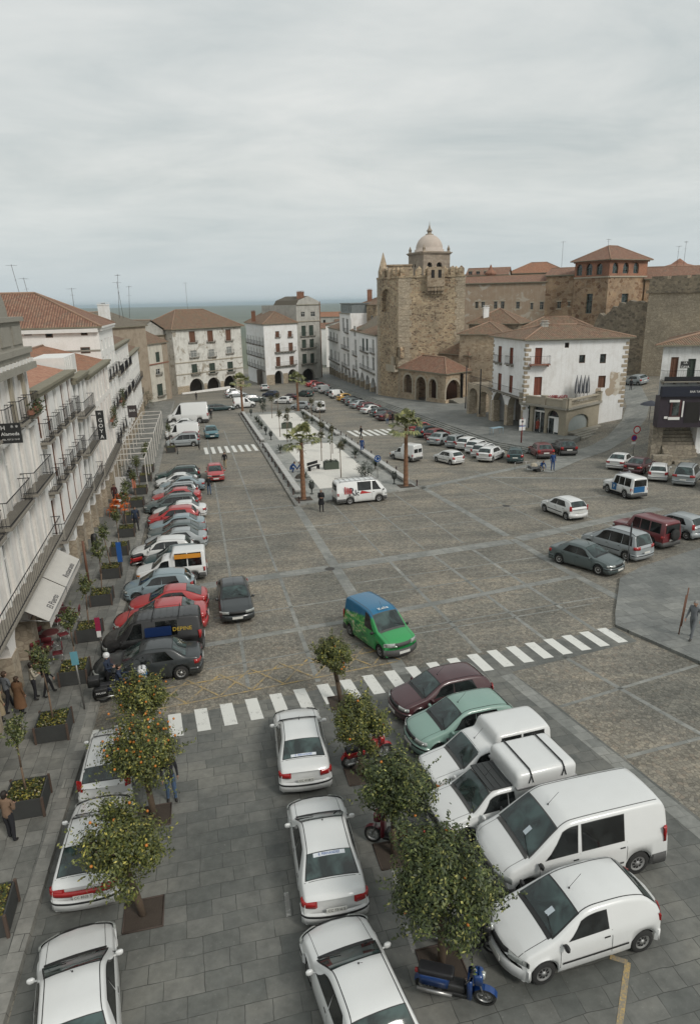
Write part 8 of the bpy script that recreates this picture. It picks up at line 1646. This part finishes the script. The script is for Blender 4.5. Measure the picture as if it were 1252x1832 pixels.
 if helmet: hm.lathe([(.105, -.05), (.125, .0), (.12, .06), (.08, .12), (.002, .14)], 14, T=Matrix.Translation(hp+Vector((-.01, 0, .02))) @ Matrix.Diagonal((1.12, 1, 1, 1))); hm.build('helmet', helmet, root)
 else:
  hm.lathe([(.094, .015), (.097, .05), (.07, .10), (.002, .125)], 12, T=Th, closed=False); hm.lathe([(.05, -.10 if not longhair else -.22), (.085, -.05), (.092, .02), (.09, .06), (.04, .1)], 10, T=Matrix.Translation(hp+Vector((-.03, 0, .0))*k) @ Matrix.Diagonal((.85*k, .92*k, k, 1)), closed=False); hm.build('hair', HAIR[hair], root)
 if coat:
  cmesh = MB(); z0, mt = coat; pl = J['pel']; cmesh.lathe([(.235, z0*k-pl.z), (.215, z0*k*.5+.05-pl.z*.5), (.18, -.02), (.17, .12), (.185, .3), (.20, .44), (.12, .53)], 14, T=Matrix.Translation(pl) @ Matrix.Diagonal((.8, 1.08, 1, 1)), closed=False); cmesh.build('coat', mt, root)
 hgt_ = (.147 if v < -4.6 else 0) if base_h is None else base_h; x, y = xy_of(u, v); zz_ = z if z is not None else gz(x, y)+hgt_; root.location = (x, y, zz_); root.rotation_euler = (0, 0, pi/2-(radians(face)+TH)); return root
C_ = cloth; JEAN = C_('jeans', (.06, .10, .17)); DARK = C_('dark', (.02, .02, .024)); BLKC = C_('black', (.010, .010, .012)); BRN = C_('brown_jacket', (.20, .13, .085)); WORK = C_('work_blue', (.015, .05, .16)); CRM = C_('cream', (.42, .38, .30)); REDC = C_('rust_red', (.20, .04, .025)); GRYC = C_('grey', (.14, .15, .16)); FUR = C_('brown_fur', (.17, .09, .045)); TANC = C_('tan', (.30, .24, .15)); NVY = C_('navy', (.02, .03, .055))
person(17.35, -6.15, 20, BRN, DARK, 'man in a brown jacket seen from behind beside the flower planter', 'dark', 'bent', 1.68); person(18.1, -1.75, 170, DARK, JEAN, 'man in jeans half hidden under the tree full of oranges', pose='stand')
person(50.3, 9.1, 185, BLKC, DARK, 'man in a dark coat standing left of the white lettered van', 'grey', 'bent', 1.85, coat=(.55, BLKC)); person(71.0, 2.6, 190, BLKC, TANC, 'man in a dark jacket walking beside the bright red hatchback', pose='walk', h=1.8)
person(84.5, 20.9, 260, DARK, DARK, 'dark figure stepping onto the far right crossing', pose='walk'); person(73.3, 18.2, 200, WORK, WORK, 'worker in blue overalls standing on the right strip of the island', pose='stand', base_h=.15, h=1.8)
person(65.6, 9.0, 100, WORK, WORK, 'left of the two workers in blue crouching on the island', 'brown', 'crouch', base_h=.15); person(65.4, 10.0, 280, WORK, WORK, 'right of the two workers in blue crouching on the island', 'grey', 'crouch', base_h=.15)
person(59.3, .6, 180, BLKC, JEAN, 'man in a black jacket and jeans behind the bright red saloon', pose='stand'); person(49.3, -4.95, 170, NVY, DARK, 'man in dark clothes walking on the pavement between planters', pose='walk', h=1.8)
person(58.2, -7.3, 180, C_('dark_red', (.06, .015, .015)), DARK, 'person in dark red beside a pier of the left arcade'); person(65.5, -6.6, 10, BLKC, GRYC, 'person in black walking near the café tables', pose='walk')
person(24.85, -7.95, 40, GRYC, DARK, 'person in grey at the left edge of the strolling group', 'brown', 'walk'); person(24.5, -7.45, 30, FUR, DARK, 'woman in a long brown fur coat in the strolling group', 'brown', 'stand', 1.62, coat=(.35, FUR)); person(25.5, -7.15, 60, CRM, DARK, 'woman in a cream jacket in the strolling group', 'dark', 'bent', 1.66, longhair=True); person(25.7, -6.7, 60, BLKC, BLKC, 'woman all in black with long dark hair, right end of the strolling group', 'dark', 'walk', 1.66, longhair=True); person(24.1, -8.1, 30, TANC, DARK, 'older woman in tan at the back of the strolling group', 'grey', 'stand', 1.58, coat=(.4, TANC))
person(22.9, 20.75, 250, GRYC, GRYC, 'person in grey striding on the right pavement at the picture edge', 'grey', 'walk', 1.85, base_h=.14)
ph = base(76.4, 42.2, .6); person(76.6, 41.9, 200, REDC, DARK, 'person in a rust red coat before the shop arches', 'brown', 'walk', z=base(76.6, 41.9, .6).z, coat=(.5, REDC)); person(75.9, 42.75, 200, CRM, DARK, 'person in a cream coat before the shop arches', 'grey', 'walk', z=base(75.9, 42.75, .6).z, coat=(.4, CRM))
person(57.8, 33.5, 190, WORK, WORK, 'worker in blue standing by the cart below the parked red hatchback', pose='stand', h=1.85); person(57.9, 32.4, 180, WORK, TANC, 'crouching worker in blue beside the cart in the road', pose='crouch')
person(96.4, 27.9, 200, TANC, JEAN, 'man in pale trousers talking by the row along the steps', pose='stand', h=1.75); person(96.2, 28.7, 250, BLKC, DARK, 'man in black talking by the row along the steps', pose='bent', h=1.8); person(94.9, 29.7, 100, DARK, DARK, 'dark figure bending by the maroon saloon', pose='crouch')
person(114.8, 2.5, 200, BLKC, BLKC, 'dark figure walking beside the big white van'); p_ = G(1127, 698); q_ = uv_of(p_.x, p_.y); person(q_[0], q_[1], 200, BLKC, DARK, 'dark figure beside the car at the top of the climbing street', z=p_.z); person(150, .5, 180, DARK, DARK, 'dark figure by the low white wall under the plastered house')
# two-wheelers
ALU = M('bare_metal', (.35, .35, .34), .35, .2, 8, metal=.8); SEATM = M('black_seat', (.015, .015, .017), .5)
def bike(u, v, hd, col, label, name='scooter', cat='scooter', big=1.0, lean=6, scooter=True, lug=None, base_h=0.0):
 o = bpy.data.objects.new(name, None); link(o, None, label, cat); x, y = xy_of(u, v); a = pi/2-(radians(hd)+TH); o.matrix_world = Matrix.Translation((x, y, gz(x, y)+base_h)) @ ORI(a) @ Matrix.Rotation(radians(lean), 4, 'X'); k = big; r = .25*k if scooter else .31*k; wbx = .62*k; PC = M('shell_'+col[0], col[1], .3, .1, 4, coat=.5)
 for s in (1, -1):
  T = Matrix.Translation((s*wbx, 0, r)) @ Matrix.Rotation(pi/2, 4, 'X'); m = MB(); m.lathe([(r*.72, -.045), (r*.92, -.05), (r, -.02), (r, .02), (r*.92, .05), (r*.72, .045)], 20, T=T, closed=False); w_ = m.build('wheel', TYRE, o); m = MB(); m.lathe([(r*.73, -.03), (r*.73, .03), (r*.6, .03), (r*.6, -.03), (r*.73, -.03)], 20, T=T, closed=False); [m.bar(Vector((s*wbx, 0, r)), Vector((s*wbx+r*.7*cos(q*pi/3), 0, r+r*.7*sin(q*pi/3))), .012, 4) for q in range(6)]; m.build('rim', ALU, w_)
  m = MB()
  for i in range(6): a0 = pi*(.12+.76*i/6); a1 = pi*(.12+.76*(i+1)/6); c0, c1 = [Vector((s*wbx+(r+.03)*cos(t), 0, r+(r+.03)*sin(t))) for t in (a0, a1)]; m.q([c0+Vector((0, -.07, 0)), c1+Vector((0, -.07, 0)), c1+Vector((0, .07, 0)), c0+Vector((0, .07, 0))], sm=True)
  m.build('mudguard', PC, o)
 hd_ = Vector((wbx*.72, 0, .95*k)); m = MB(); [m.bar(Vector((wbx, s*.06, r)), hd_+Vector((0, s*.05, 0)), .02, 6) for s in (-1, 1)]; m.bar(hd_, hd_+Vector((-.06, 0, .08)), .03, 6); m.build('fork', ALU, o)
 m = MB(); b = hd_+Vector((-.08, 0, .08)); [m.bar(b, b+Vector((-.05, s*.3, .04)), .014, 6) for s in (-1, 1)]; [m.bar(b+Vector((-.05, s*.3, .04)), b+Vector((-.12, s*.38, .02)), .02, 6) for s in (-1, 1)]; m.build('handlebar', SEATM, o)
 m = MB(); rbox(m, wbx*.62, wbx*.62+.2, -.14, .14, .72*k, .98*k, .06); m.build('front_cowl', PC, o)
 if scooter:
  m = MB(); rbox(m, wbx*.42, wbx*.60, -.2*k, .2*k, .3, .84*k, .05); m.build('leg_shield', PC, o); m = MB(); rbox(m, -.18, wbx*.5, -.15, .15, .24, .33, .03); m.build('floorboard', TRIM, o)
 else: m = MB(); rbox(m, -.12, .34, -.15, .15, .66, .94, .09); m.build('tank', PC, o)
 m = MB(); rbox(m, -.78*k, -.12, -.15, .15, .42 if scooter else .5, .72, .08); m.build('rear_shell', PC, o); m = MB(); rbox(m, -.78*k, -.02, -.14, .14, .70, .82, .05); m.build('seat', SEATM, o)
 m = MB(); rbox(m, -.28, .22, -.12, .12, .22, .52, .05); m.build('engine', M('engine', (.06, .06, .06), .5, metal=.5), o); m = MB(); m.bar((-.05, -.17, .3), (-.8*k, -.2, .34), .045, 8, r2=.05); m.build('exhaust', ALU, o); m = MB(); m.bar((-.78*k, 0, .62), (-.86*k, 0, .62), .05, 8); m.build('tail_light', REDL, o); m = MB(); m.bar(hd_+Vector((.08, 0, -.05)), hd_+Vector((.17, 0, -.07)), .08, 10); m.build('headlight', CLEAR, o)
 for s in (-1, 1): m = MB(); m.bar(b+Vector((-.03, s*.22, .04)), b+Vector((.0, s*.27, .22)), .008, 4); m.bar(b+Vector((.0, s*.27, .22)), b+Vector((.0, s*.33, .24)), .04, 6); m.build('mirror', SEATM, o)
 m = MB(); m.bar((-.1, .08, .28), (-.05, .32, .0), .014, 5); m.build('side_stand', ALU, o)
 if lug: m = MB(); rbox(m, -1.02*k, -.66*k, -.2, .2, .82, 1.16, .06); m.build('top_box', lug, o)
 return o
bike(9.95, 4.35, 118, ('blue', (.010, .045, .17)), 'blue and black scooter parked under the largest orange tree', big=1.0)
bike(18.3, 4.55, 80, ('red', (.35, .02, .02)), 'red motorcycle under the round orange tree', 'motorcycle', 'motorcycle', scooter=False); bike(14.5, 4.35, 300, ('maroon', (.12, .01, .02)), 'maroon moped mostly hidden behind the dense dark orange tree', 'moped', 'moped'); bike(11.05, 5.05, 120, ('black', (.02, .02, .02)), 'black moped whose front wheel shows behind the largest tree trunk', 'moped', 'moped', lean=8)
WHL = M('white_shell', (.62, .62, .62), .35, coat=.4); bike(24.85, -3.75, 85, ('police_blue', (.015, .02, .05)), 'dark police motorcycle with a white striped fairing beside the kerb', 'motorcycle', 'motorcycle', big=1.25, scooter=False, lean=0, lug=TRIM); pm = bpy.data.objects[[o.name for o in bpy.data.objects if o.get('label', '').startswith('dark police')][0]]
m = MB(); rbox(m, .62, .95, -.26, .26, .8, 1.25, .1); m.build('fairing', WHL, pm); m = MB(); rbox(m, .60, .97, -.27, .27, .98, 1.06, .01); m.build('blue_stripe', BLP, pm); m = MB(); rbox(m, -1.05, -.55, -.4, -.18, .45, .8, .04); pn = m.build('pannier', TRIM, pm); text_part('lettering', 'POLICIA', .10, WHT, pn, side_T(-.8, .405, .62, False))
person(24.8, -3.9, 85, NVY, BLKC, 'police rider in dark uniform astride the motorcycle', 'dark', 'sit', z=zuv(24.8, -3.9)+.02); person(25.6, -4.35, 100, NVY, BLKC, 'second police officer with a white helmet standing at the kerb', pose='bent', helmet=WHL, z=zuv(25.6, -4.35)+.02)
bike(41.4, -4.0, 60, ('red_b', (.40, .02, .02)), 'red scooter in front of the white hatchback in the left row', lean=8)
# café furniture, signs, pergola
def chair0(mat, fr, name='cafe_chair'):
 o = bpy.data.objects.new(name, None); COL.objects.link(o); m = MB(); rbox(m, -.21, .21, -.21, .21, .43, .46, .01); m.build('seat', mat, o); m = MB(); rbox(m, -.23, -.19, -.22, .22, .62, .86, .01); m.build('backrest', mat, o)
 for sx, sy in ((1, 1), (1, -1), (-1, 1), (-1, -1)): m = MB(); m.bar((sx*.22, sy*.21, 0), (sx*.19, sy*.19, .44), .014, 5); (m.bar((sx*.19, sy*.19, .44), (-.21, sy*.2, .86), .014, 5) if sx < 0 else None); m.build('leg', fr, o)
 for s in (-1, 1): m = MB(); m.bar((-.2, s*.22, .66), (.18, s*.23, .66), .014, 5); m.build('armrest', fr, o)
 TREE[o.name] = [q for q in bpy.data.objects if q.parent == o]; return o
def table0(mat):
 o = bpy.data.objects.new('cafe_table', None); COL.objects.link(o); m = MB(); m.lathe([(.36, .71), (.36, .74)], 18); m.build('table_top', mat, o); m = MB(); m.bar((0, 0, .03), (0, 0, .71), .025, 6); m.build('leg', ALU, o); m = MB(); m.lathe([(.22, 0), (.2, .03), (.03, .05)], 12); m.build('base', ALU, o); TREE[o.name] = [q for q in bpy.data.objects if q.parent == o]; return o
RCH, OCH, SCH = chair0(M('wine_plastic', (.16, .025, .03), .5), ALU), chair0(M('orange_plastic', (.60, .13, .02), .5), M('orange_frame', (.5, .12, .02), .5)), chair0(M('silver_slats', (.35, .35, .34), .5, metal=.4), ALU); RT, OT, ST_ = table0(M('dark_table', (.10, .03, .03), .5)), table0(M('white_table', (.6, .6, .58), .4)), table0(M('silver_table', (.42, .42, .41), .4, metal=.3)); USED = set()
def put(pro, u, v, rz, label, cat, group):
 o = pro if pro.name not in USED else clone(pro); USED.add(pro.name); o.location = W(u, v, .147); o.rotation_euler = (0, 0, rz); tag(o, label, cat, group)
for u, v in ((28.6, -7.35), (30.4, -7.4), (33.0, -7.25)):
 put(RT, u, v, 0, 'small dark round table outside the awning bar near the left edge', 'table', 'dark tables under the awning')
 for i in range(3): a = i*2.1+u; put(RCH, u+.62*cos(a), v+.52*sin(a), -(a)+pi/2+TH*-1+pi, 'wine red café chair at the tables under the awning', 'chair', 'wine red chairs under the awning')
for u in (54.2, 56.2, 58.2):
 put(OT, u, -6.75, 0, 'white round table with orange chairs on the left pavement', 'table', 'white tables with orange chairs')
 for a in (.3, 1.9, 3.6, 5.0): put(OCH, u+.62*cos(a), -6.75+.6*sin(a), pi/2-a, 'bright orange café chair on the left pavement', 'chair', 'orange café chairs')
for r in range(8):
 u = 62+r*1.9
 put(ST_, u, -6.7, 0, 'silver round café table below the pergola end', 'table', 'silver café tables')
 for a in (.0, 1.6, 3.1, 4.7): put(SCH, u+.62*cos(a), -6.7+.6*sin(a), pi/2-a, 'silver café chair in the long terrace by the pergola', 'chair', 'silver café chairs')
def boxobj(name, label, cat, parts, u, v, rz=0, base_h=.147, group=None, z=None):
 p = W(u, v, base_h); o = empty(name, (p.x, p.y, p.z if z is None else z), label, cat, rz=rz, group=group)
 for n, f, mt in parts: m = MB(); f(m); m.build(n, mt, o)
 return o
boxobj('notice_board', 'pale upright board between the café tables and the arcade', 'board', [('panel', lambda m: m.box((-.45, -.04, .3), (.45, .04, 1.9)), FRAMEW), ('foot', lambda m: m.box((-.45, -.2, 0), (-.38, .2, .3)), ALU), ('foot', lambda m: m.box((.38, -.2, 0), (.45, .2, .3)), ALU)], 60.2, -6.9)
WHP = M('white_metal_frame', (.60, .57, .52), .5, .1, 3)
def pergola(u0_, u1_, label, n):
 o = empty('pergola', W(u0_, -6.2, .147), label, 'pergola', group='white pergola frames on the left pavement'); inv = W(u0_, -6.2, .147); H_ = 2.95
 for v_ in (-7.75, -4.95):
  for i in range(n): u = u0_+(u1_-u0_)*i/(n-1); m = MB(); m.bar(W(u, v_, .147)-inv, W(u, v_, H_)-inv, .05, 4, sm=False); m.build('post', WHP, o)
  m = MB(); m.bar(W(u0_, v_, H_)-inv, W(u1_, v_, H_)-inv, .05, 4, sm=False); m.build('long_beam', WHP, o)
 for i in range(n): u = u0_+(u1_-u0_)*i/(n-1); m = MB(); m.bar(W(u, -7.75, H_+.02)-inv, W(u, -4.95, H_+.02)-inv, .055, 4, sm=False); m.build('cross_beam', WHP, o)
pergola(63.5, 76.5, 'nearer white metal pergola frame over the café terrace', 5); pergola(80.5, 104, 'farther white metal pergola frame beyond the café terrace', 6)
# canvas awning in two panels
def awning(ua, ub, txt, label):
 root = empty('awning', W((ua+ub)/2, -7.3, 2.5), label, 'awning', group='canvas awnings over the near arcade'); inv = W((ua+ub)/2, -7.3, 2.5); CV = M('awning_canvas', (.52, .50, .46), .85, .12, 2); n = 14
 A0, A1, B0_, B1_ = [W(u, v, h)-inv for u, v, h in ((ua, -7.8, 3.15), (ub, -7.8, 3.15), (ua, -6.75, 2.45), (ub, -6.75, 2.45))]; m = MB()
 m.q([A0, A1, B1_, B0_]); m.q([p+Vector((0, 0, -.012)) for p in (B0_, B1_, A1, A0)]); m.build('canvas', CV, root); v_ = MB()
 for i in range(n):
  p, q = B0_.lerp(B1_, i/n), B0_.lerp(B1_, (i+1)/n); md = p.lerp(q, .5); v_.q([p, q, q+Vector((0, 0, -.28)), md+Vector((0, 0, -.34)), p+Vector((0, 0, -.28))]); v_.q([p-V.to_3d()*.01, p+Vector((0, 0, -.28))-V.to_3d()*.01, md+Vector((0, 0, -.34))-V.to_3d()*.01, q+Vector((0, 0, -.28))-V.to_3d()*.01, q-V.to_3d()*.01])
 va = v_.build('valance', CV, root); f = MB(); f.bar(B0_, B1_, .025, 6); f.build('front_bar', ALU, root)
 for a, b in ((A0, B0_), (A1, B1_)): f = MB(); f.bar(a+Vector((0, 0, -.5)), b, .02, 5); f.build('arm', ALU, root)
 x = (B1_-B0_).normalized(); up = (A0-B0_).normalized(); nn = x.cross(up).normalized(); up = nn.cross(x); c = (B0_+B1_)/2+up*.24+nn*.012; text_part('lettering', txt, .42, M('charcoal_lettering', (.06, .06, .07), .7), root, Matrix(((x.x, up.x, nn.x, c.x), (x.y, up.y, nn.y, c.y), (x.z, up.z, nn.z, c.z), (0, 0, 0, 1))), .003)
awning(27.9, 31.9, 'El Puerto', 'nearer canvas awning panel lettered along its valance'); awning(32.0, 36.2, 'Restaurante', 'farther canvas awning panel lettered along its valance')
# signs on posts
BLS = M('sign_blue', (.02, .09, .30), .4); RDS = M('sign_red', (.45, .02, .02), .4); WHS = M('sign_white', (.66, .66, .64), .4); GRS = M('sign_back_grey', (.10, .105, .11), .6)
def disc(m, x, z, r, y, th=.012, mi=0): T = Matrix.Translation((x, y, z)) @ Matrix.Rotation(pi/2, 4, 'X'); m.lathe([(r, -th/2), (r, th/2)], 24, mi, T=T)
def post_sign(name, label, u, v, h, plates, base_h=0.0, face=180, lean=0.0, postm=None, r=.035, z=None):
 x, y = xy_of(u, v); p = Vector((x, y, (gz(x, y)+base_h) if z is None else z)); o = bpy.data.objects.new(name, None); link(o, None, label, 'sign'); o.matrix_world = Matrix.Translation(p) @ Matrix.Rotation(-(radians(face)+TH)+pi, 4, 'Z') @ Matrix.Rotation(lean, 4, 'Y'); m = MB(); m.bar((0, .02, -.05), (0, .02, h), r, 8); m.build('post', postm or ALU, o)
 for nm, f, mt in plates: m = MB(); f(m); m.build(nm, mt, o)
 return o
post_sign('road_sign', 'post with a red-ringed white sign above a blue disc at the street foot', 60.5, 44.3, 3.3, [('red_ring', lambda m: disc(m, .12, 3.0, .42, -.03), RDS), ('white_face', lambda m: disc(m, .12, 3.0, .30, -.045), WHS), ('lower_ring', lambda m: disc(m, -.1, 2.15, .34, -.03), RDS), ('blue_face', lambda m: disc(m, -.1, 2.15, .25, -.045), M('sign_violet', (.07, .03, .2), .4)), ('plate', lambda m: m.box((-.35, -.04, 1.5), (.15, -.02, 1.72)), WHS)])
post_sign('info_post', 'red post with two white boards at the end of the steps', 70.5, 36.6, 2.9, [('board', lambda m: m.box((-.38, -.05, 2.1), (.38, -.02, 2.75)), WHS), ('board', lambda m: m.box((-.38, -.05, 1.45), (.38, -.02, 2.02)), WHS), ('pictogram', lambda m: disc(m, 0, 2.48, .13, -.055), DKT), ('blue_strip', lambda m: m.box((-.38, -.056, 1.9), (.38, -.051, 2.0)), BLS)], r=.08, postm=M('red_post', (.2, .04, .03), .6), z=base(70.5, 36.6, .6).z)
rs = post_sign('roundabout_sign', 'round blue arrow sign on the island behind the white lettered van', 60.0, 16.4, 1.9, [('disc', lambda m: disc(m, 0, 1.9, .33, -.03), BLS)], base_h=.15)
m = MB()
for i in range(3):
 a0 = 2*pi*i/3
 for j in range(5): t0, t1 = a0+j*.26, a0+(j+1)*.26; m.q([(.17*cos(t0), -.045, 1.9+.17*sin(t0)), (.17*cos(t1), -.045, 1.9+.17*sin(t1)), (.22*cos(t1), -.045, 1.9+.22*sin(t1)), (.22*cos(t0), -.045, 1.9+.22*sin(t0))])
 t = a0+1.3; m.q([(.12*cos(t), -.045, 1.9+.12*sin(t)), (.27*cos(t), -.045, 1.9+.27*sin(t)), (.2*cos(t+.45), -.045, 1.9+.2*sin(t+.45))])
m.build('arrows', WHS, rs)
post_sign('direction_sign', 'grey sign back on a post before the silver people carrier', 32.6, 24.3, 2.4, [('plate', lambda m: m.box((-.2, -.03, 1.5), (.2, -.01, 2.5)), GRS)], face=120, base_h=.0, lean=.04, postm=GRS)
post_sign('kerb_sign', 'leaning post with a pale blue sign at the kerb near the police motorcycle', 24.2, -5.15, 2.5, [('plate', lambda m: m.box((-.13, -.03, 1.95), (.13, -.01, 2.5)), M('sign_pale_blue', (.12, .30, .36), .5))], base_h=.147, lean=-.03); post_sign('kerb_sign', 'red and white narrow sign at the kerb by the nose of the black van', 28.6, -5.0, 1.9, [('plate', lambda m: m.box((-.11, -.03, 1.3), (.11, -.01, 1.95)), M('sign_crimson', (.28, .02, .06), .5)), ('tip', lambda m: m.box((-.09, -.032, 1.0), (.09, -.012, 1.3)), WHS)], base_h=.147)
post_sign('kerb_sign', 'narrow blue banner sign in front of a planter by the white hatchback', 39.3, -5.1, 2.2, [('plate', lambda m: m.box((-.14, -.03, .9), (.14, -.01, 2.15)), BLS)], base_h=.147); post_sign('kerb_sign', 'narrow orange and white banner near the pergola foot', 61.0, -5.9, 1.9, [('plate', lambda m: m.box((-.15, -.03, .6), (.15, -.01, 1.9)), M('sign_salmon', (.5, .17, .10), .5))], base_h=.147)
post_sign('bin_post', 'dark litter bin column standing by the left arcade', 43.8, -7.1, 1.0, [('bin', lambda m: m.lathe([(.2, .1), (.22, 1.3), (.16, 1.5), (.02, 1.55)], 12), TRIM)], base_h=.147); post_sign('parasol_pole', 'brown wooden pole by the near piers of the left arcade', 38.6, -6.9, 2.6, [('foot', lambda m: m.lathe([(.25, 0), (.2, .08), (.06, .1)], 10), WOODB)], base_h=.147, postm=WOODB, r=.07)
for i, (u, v) in enumerate(((23.4, 20.5), (24.1, 21.2))): boxobj('stake', 'brown stake leaning beside the striding person, the %s one' % ('nearer' if i == 0 else 'farther'), 'stake', [('pole', lambda m: m.bar((0, 0, 0), (.15, .1, 1.9), .03, 6), WOODB)], u, v, base_h=.14)
# road works cart and barrier
boxobj('barrier', 'low metal barrier around the workers in the road', 'barrier', [('frame', lambda m: [m.bar((a, 0, 0), (a, 0, .9), .02, 5) for a in (-1.2, 0, 1.2)] and [m.bar((-1.2, 0, z_), (1.2, 0, z_), .02, 5) for z_ in (.3, .9)], ALU)], 58.8, 31.2, base_h=0, rz=.2); boxobj('handcart', 'small cart loaded with stones between the workers', 'cart', [('tray', lambda m: m.box((-.5, -.35, .35), (.5, .35, .6)), GRS), ('load', lambda m: m.lathe([(.4, .6), (.3, .8), (.02, .9)], 7, sm=False), STONE), ('wheel', lambda m: m.bar((.3, -.4, .2), (.3, .4, .2), .2, 12), TYRE), ('handle', lambda m: m.bar((-.5, 0, .5), (-1.1, 0, .7), .02, 5), ALU)], 58.0, 31.6, base_h=0, rz=.3)
boxobj('seesaw_bench', 'dark slatted bench leaning by the crouching workers', 'bench', [('seat', lambda m: m.box((-.8, -.2, .4), (.8, .2, .46)), TRIM), ('backrest', lambda m: m.box((-.8, .18, .55), (.8, .22, .85)), TRIM), ('leg', lambda m: m.box((-.7, -.18, 0), (-.64, .2, .4)), TRIM), ('leg', lambda m: m.box((.64, -.18, 0), (.7, .2, .4)), TRIM)], 66.0, 11.3, base_h=.15, rz=.9); boxobj('rubble_heap', 'small heap of brown rubble before the crouching workers', 'heap', [('stones', lambda m: m.lathe([(.6, 0), (.45, .2), (.2, .38), (.02, .42)], 9, sm=False), EARTH)], 62.8, 9.4, base_h=.15)
boxobj('pushchair_stand', 'pale blue metal rack on the raised pavement above the steps', 'rack', [('frame', lambda m: [m.bar((-.8, y_, 0), (-.8, y_, .9), .025, 5) or m.bar((.8, y_, 0), (.8, y_, .9), .025, 5) for y_ in (-.3, .3)] and m.box((-.85, -.35, .9), (.85, .35, .94)), M('rack_blue', (.25, .36, .42), .5))], 77, 36.5, z=base(77, 36.5, .6).z, rz=.5)
for u_, v_, lb in ((84.5, .1, 'short dark post at the left end of the small far crossing'), (86.0, .05, 'second short dark post at the left end of the small far crossing'), (82, -2.5, 'dark litter bin beside the small far crossing')): post_sign('kerb_post', lb, u_, v_, .9, [('cap', lambda m: m.lathe([(.07, .85), (.07, .95), (.01, .98)], 8), TRIM)], postm=TRIM, r=.06)
# the air
def haze():
 m = MB(); m.box((-36000, -6500, -200), (36000, 43000, 62)); s = bpy.data.materials.new('haze_air'); s.use_nodes = True; t = s.node_tree; t.nodes.remove(t.nodes['Principled BSDF']); v = t.nodes.new('ShaderNodeVolumePrincipled'); v.inputs['Density'].default_value = HAZE_D; v.inputs['Color'].default_value = (.74, .89, .97, 1); v.inputs['Anisotropy'].default_value = .2
 t.links.new(v.outputs[0], t.nodes['Material Output'].inputs['Volume']); m.build('haze', s, kind='stuff')
HAZE_D = .00008
haze()
settle()
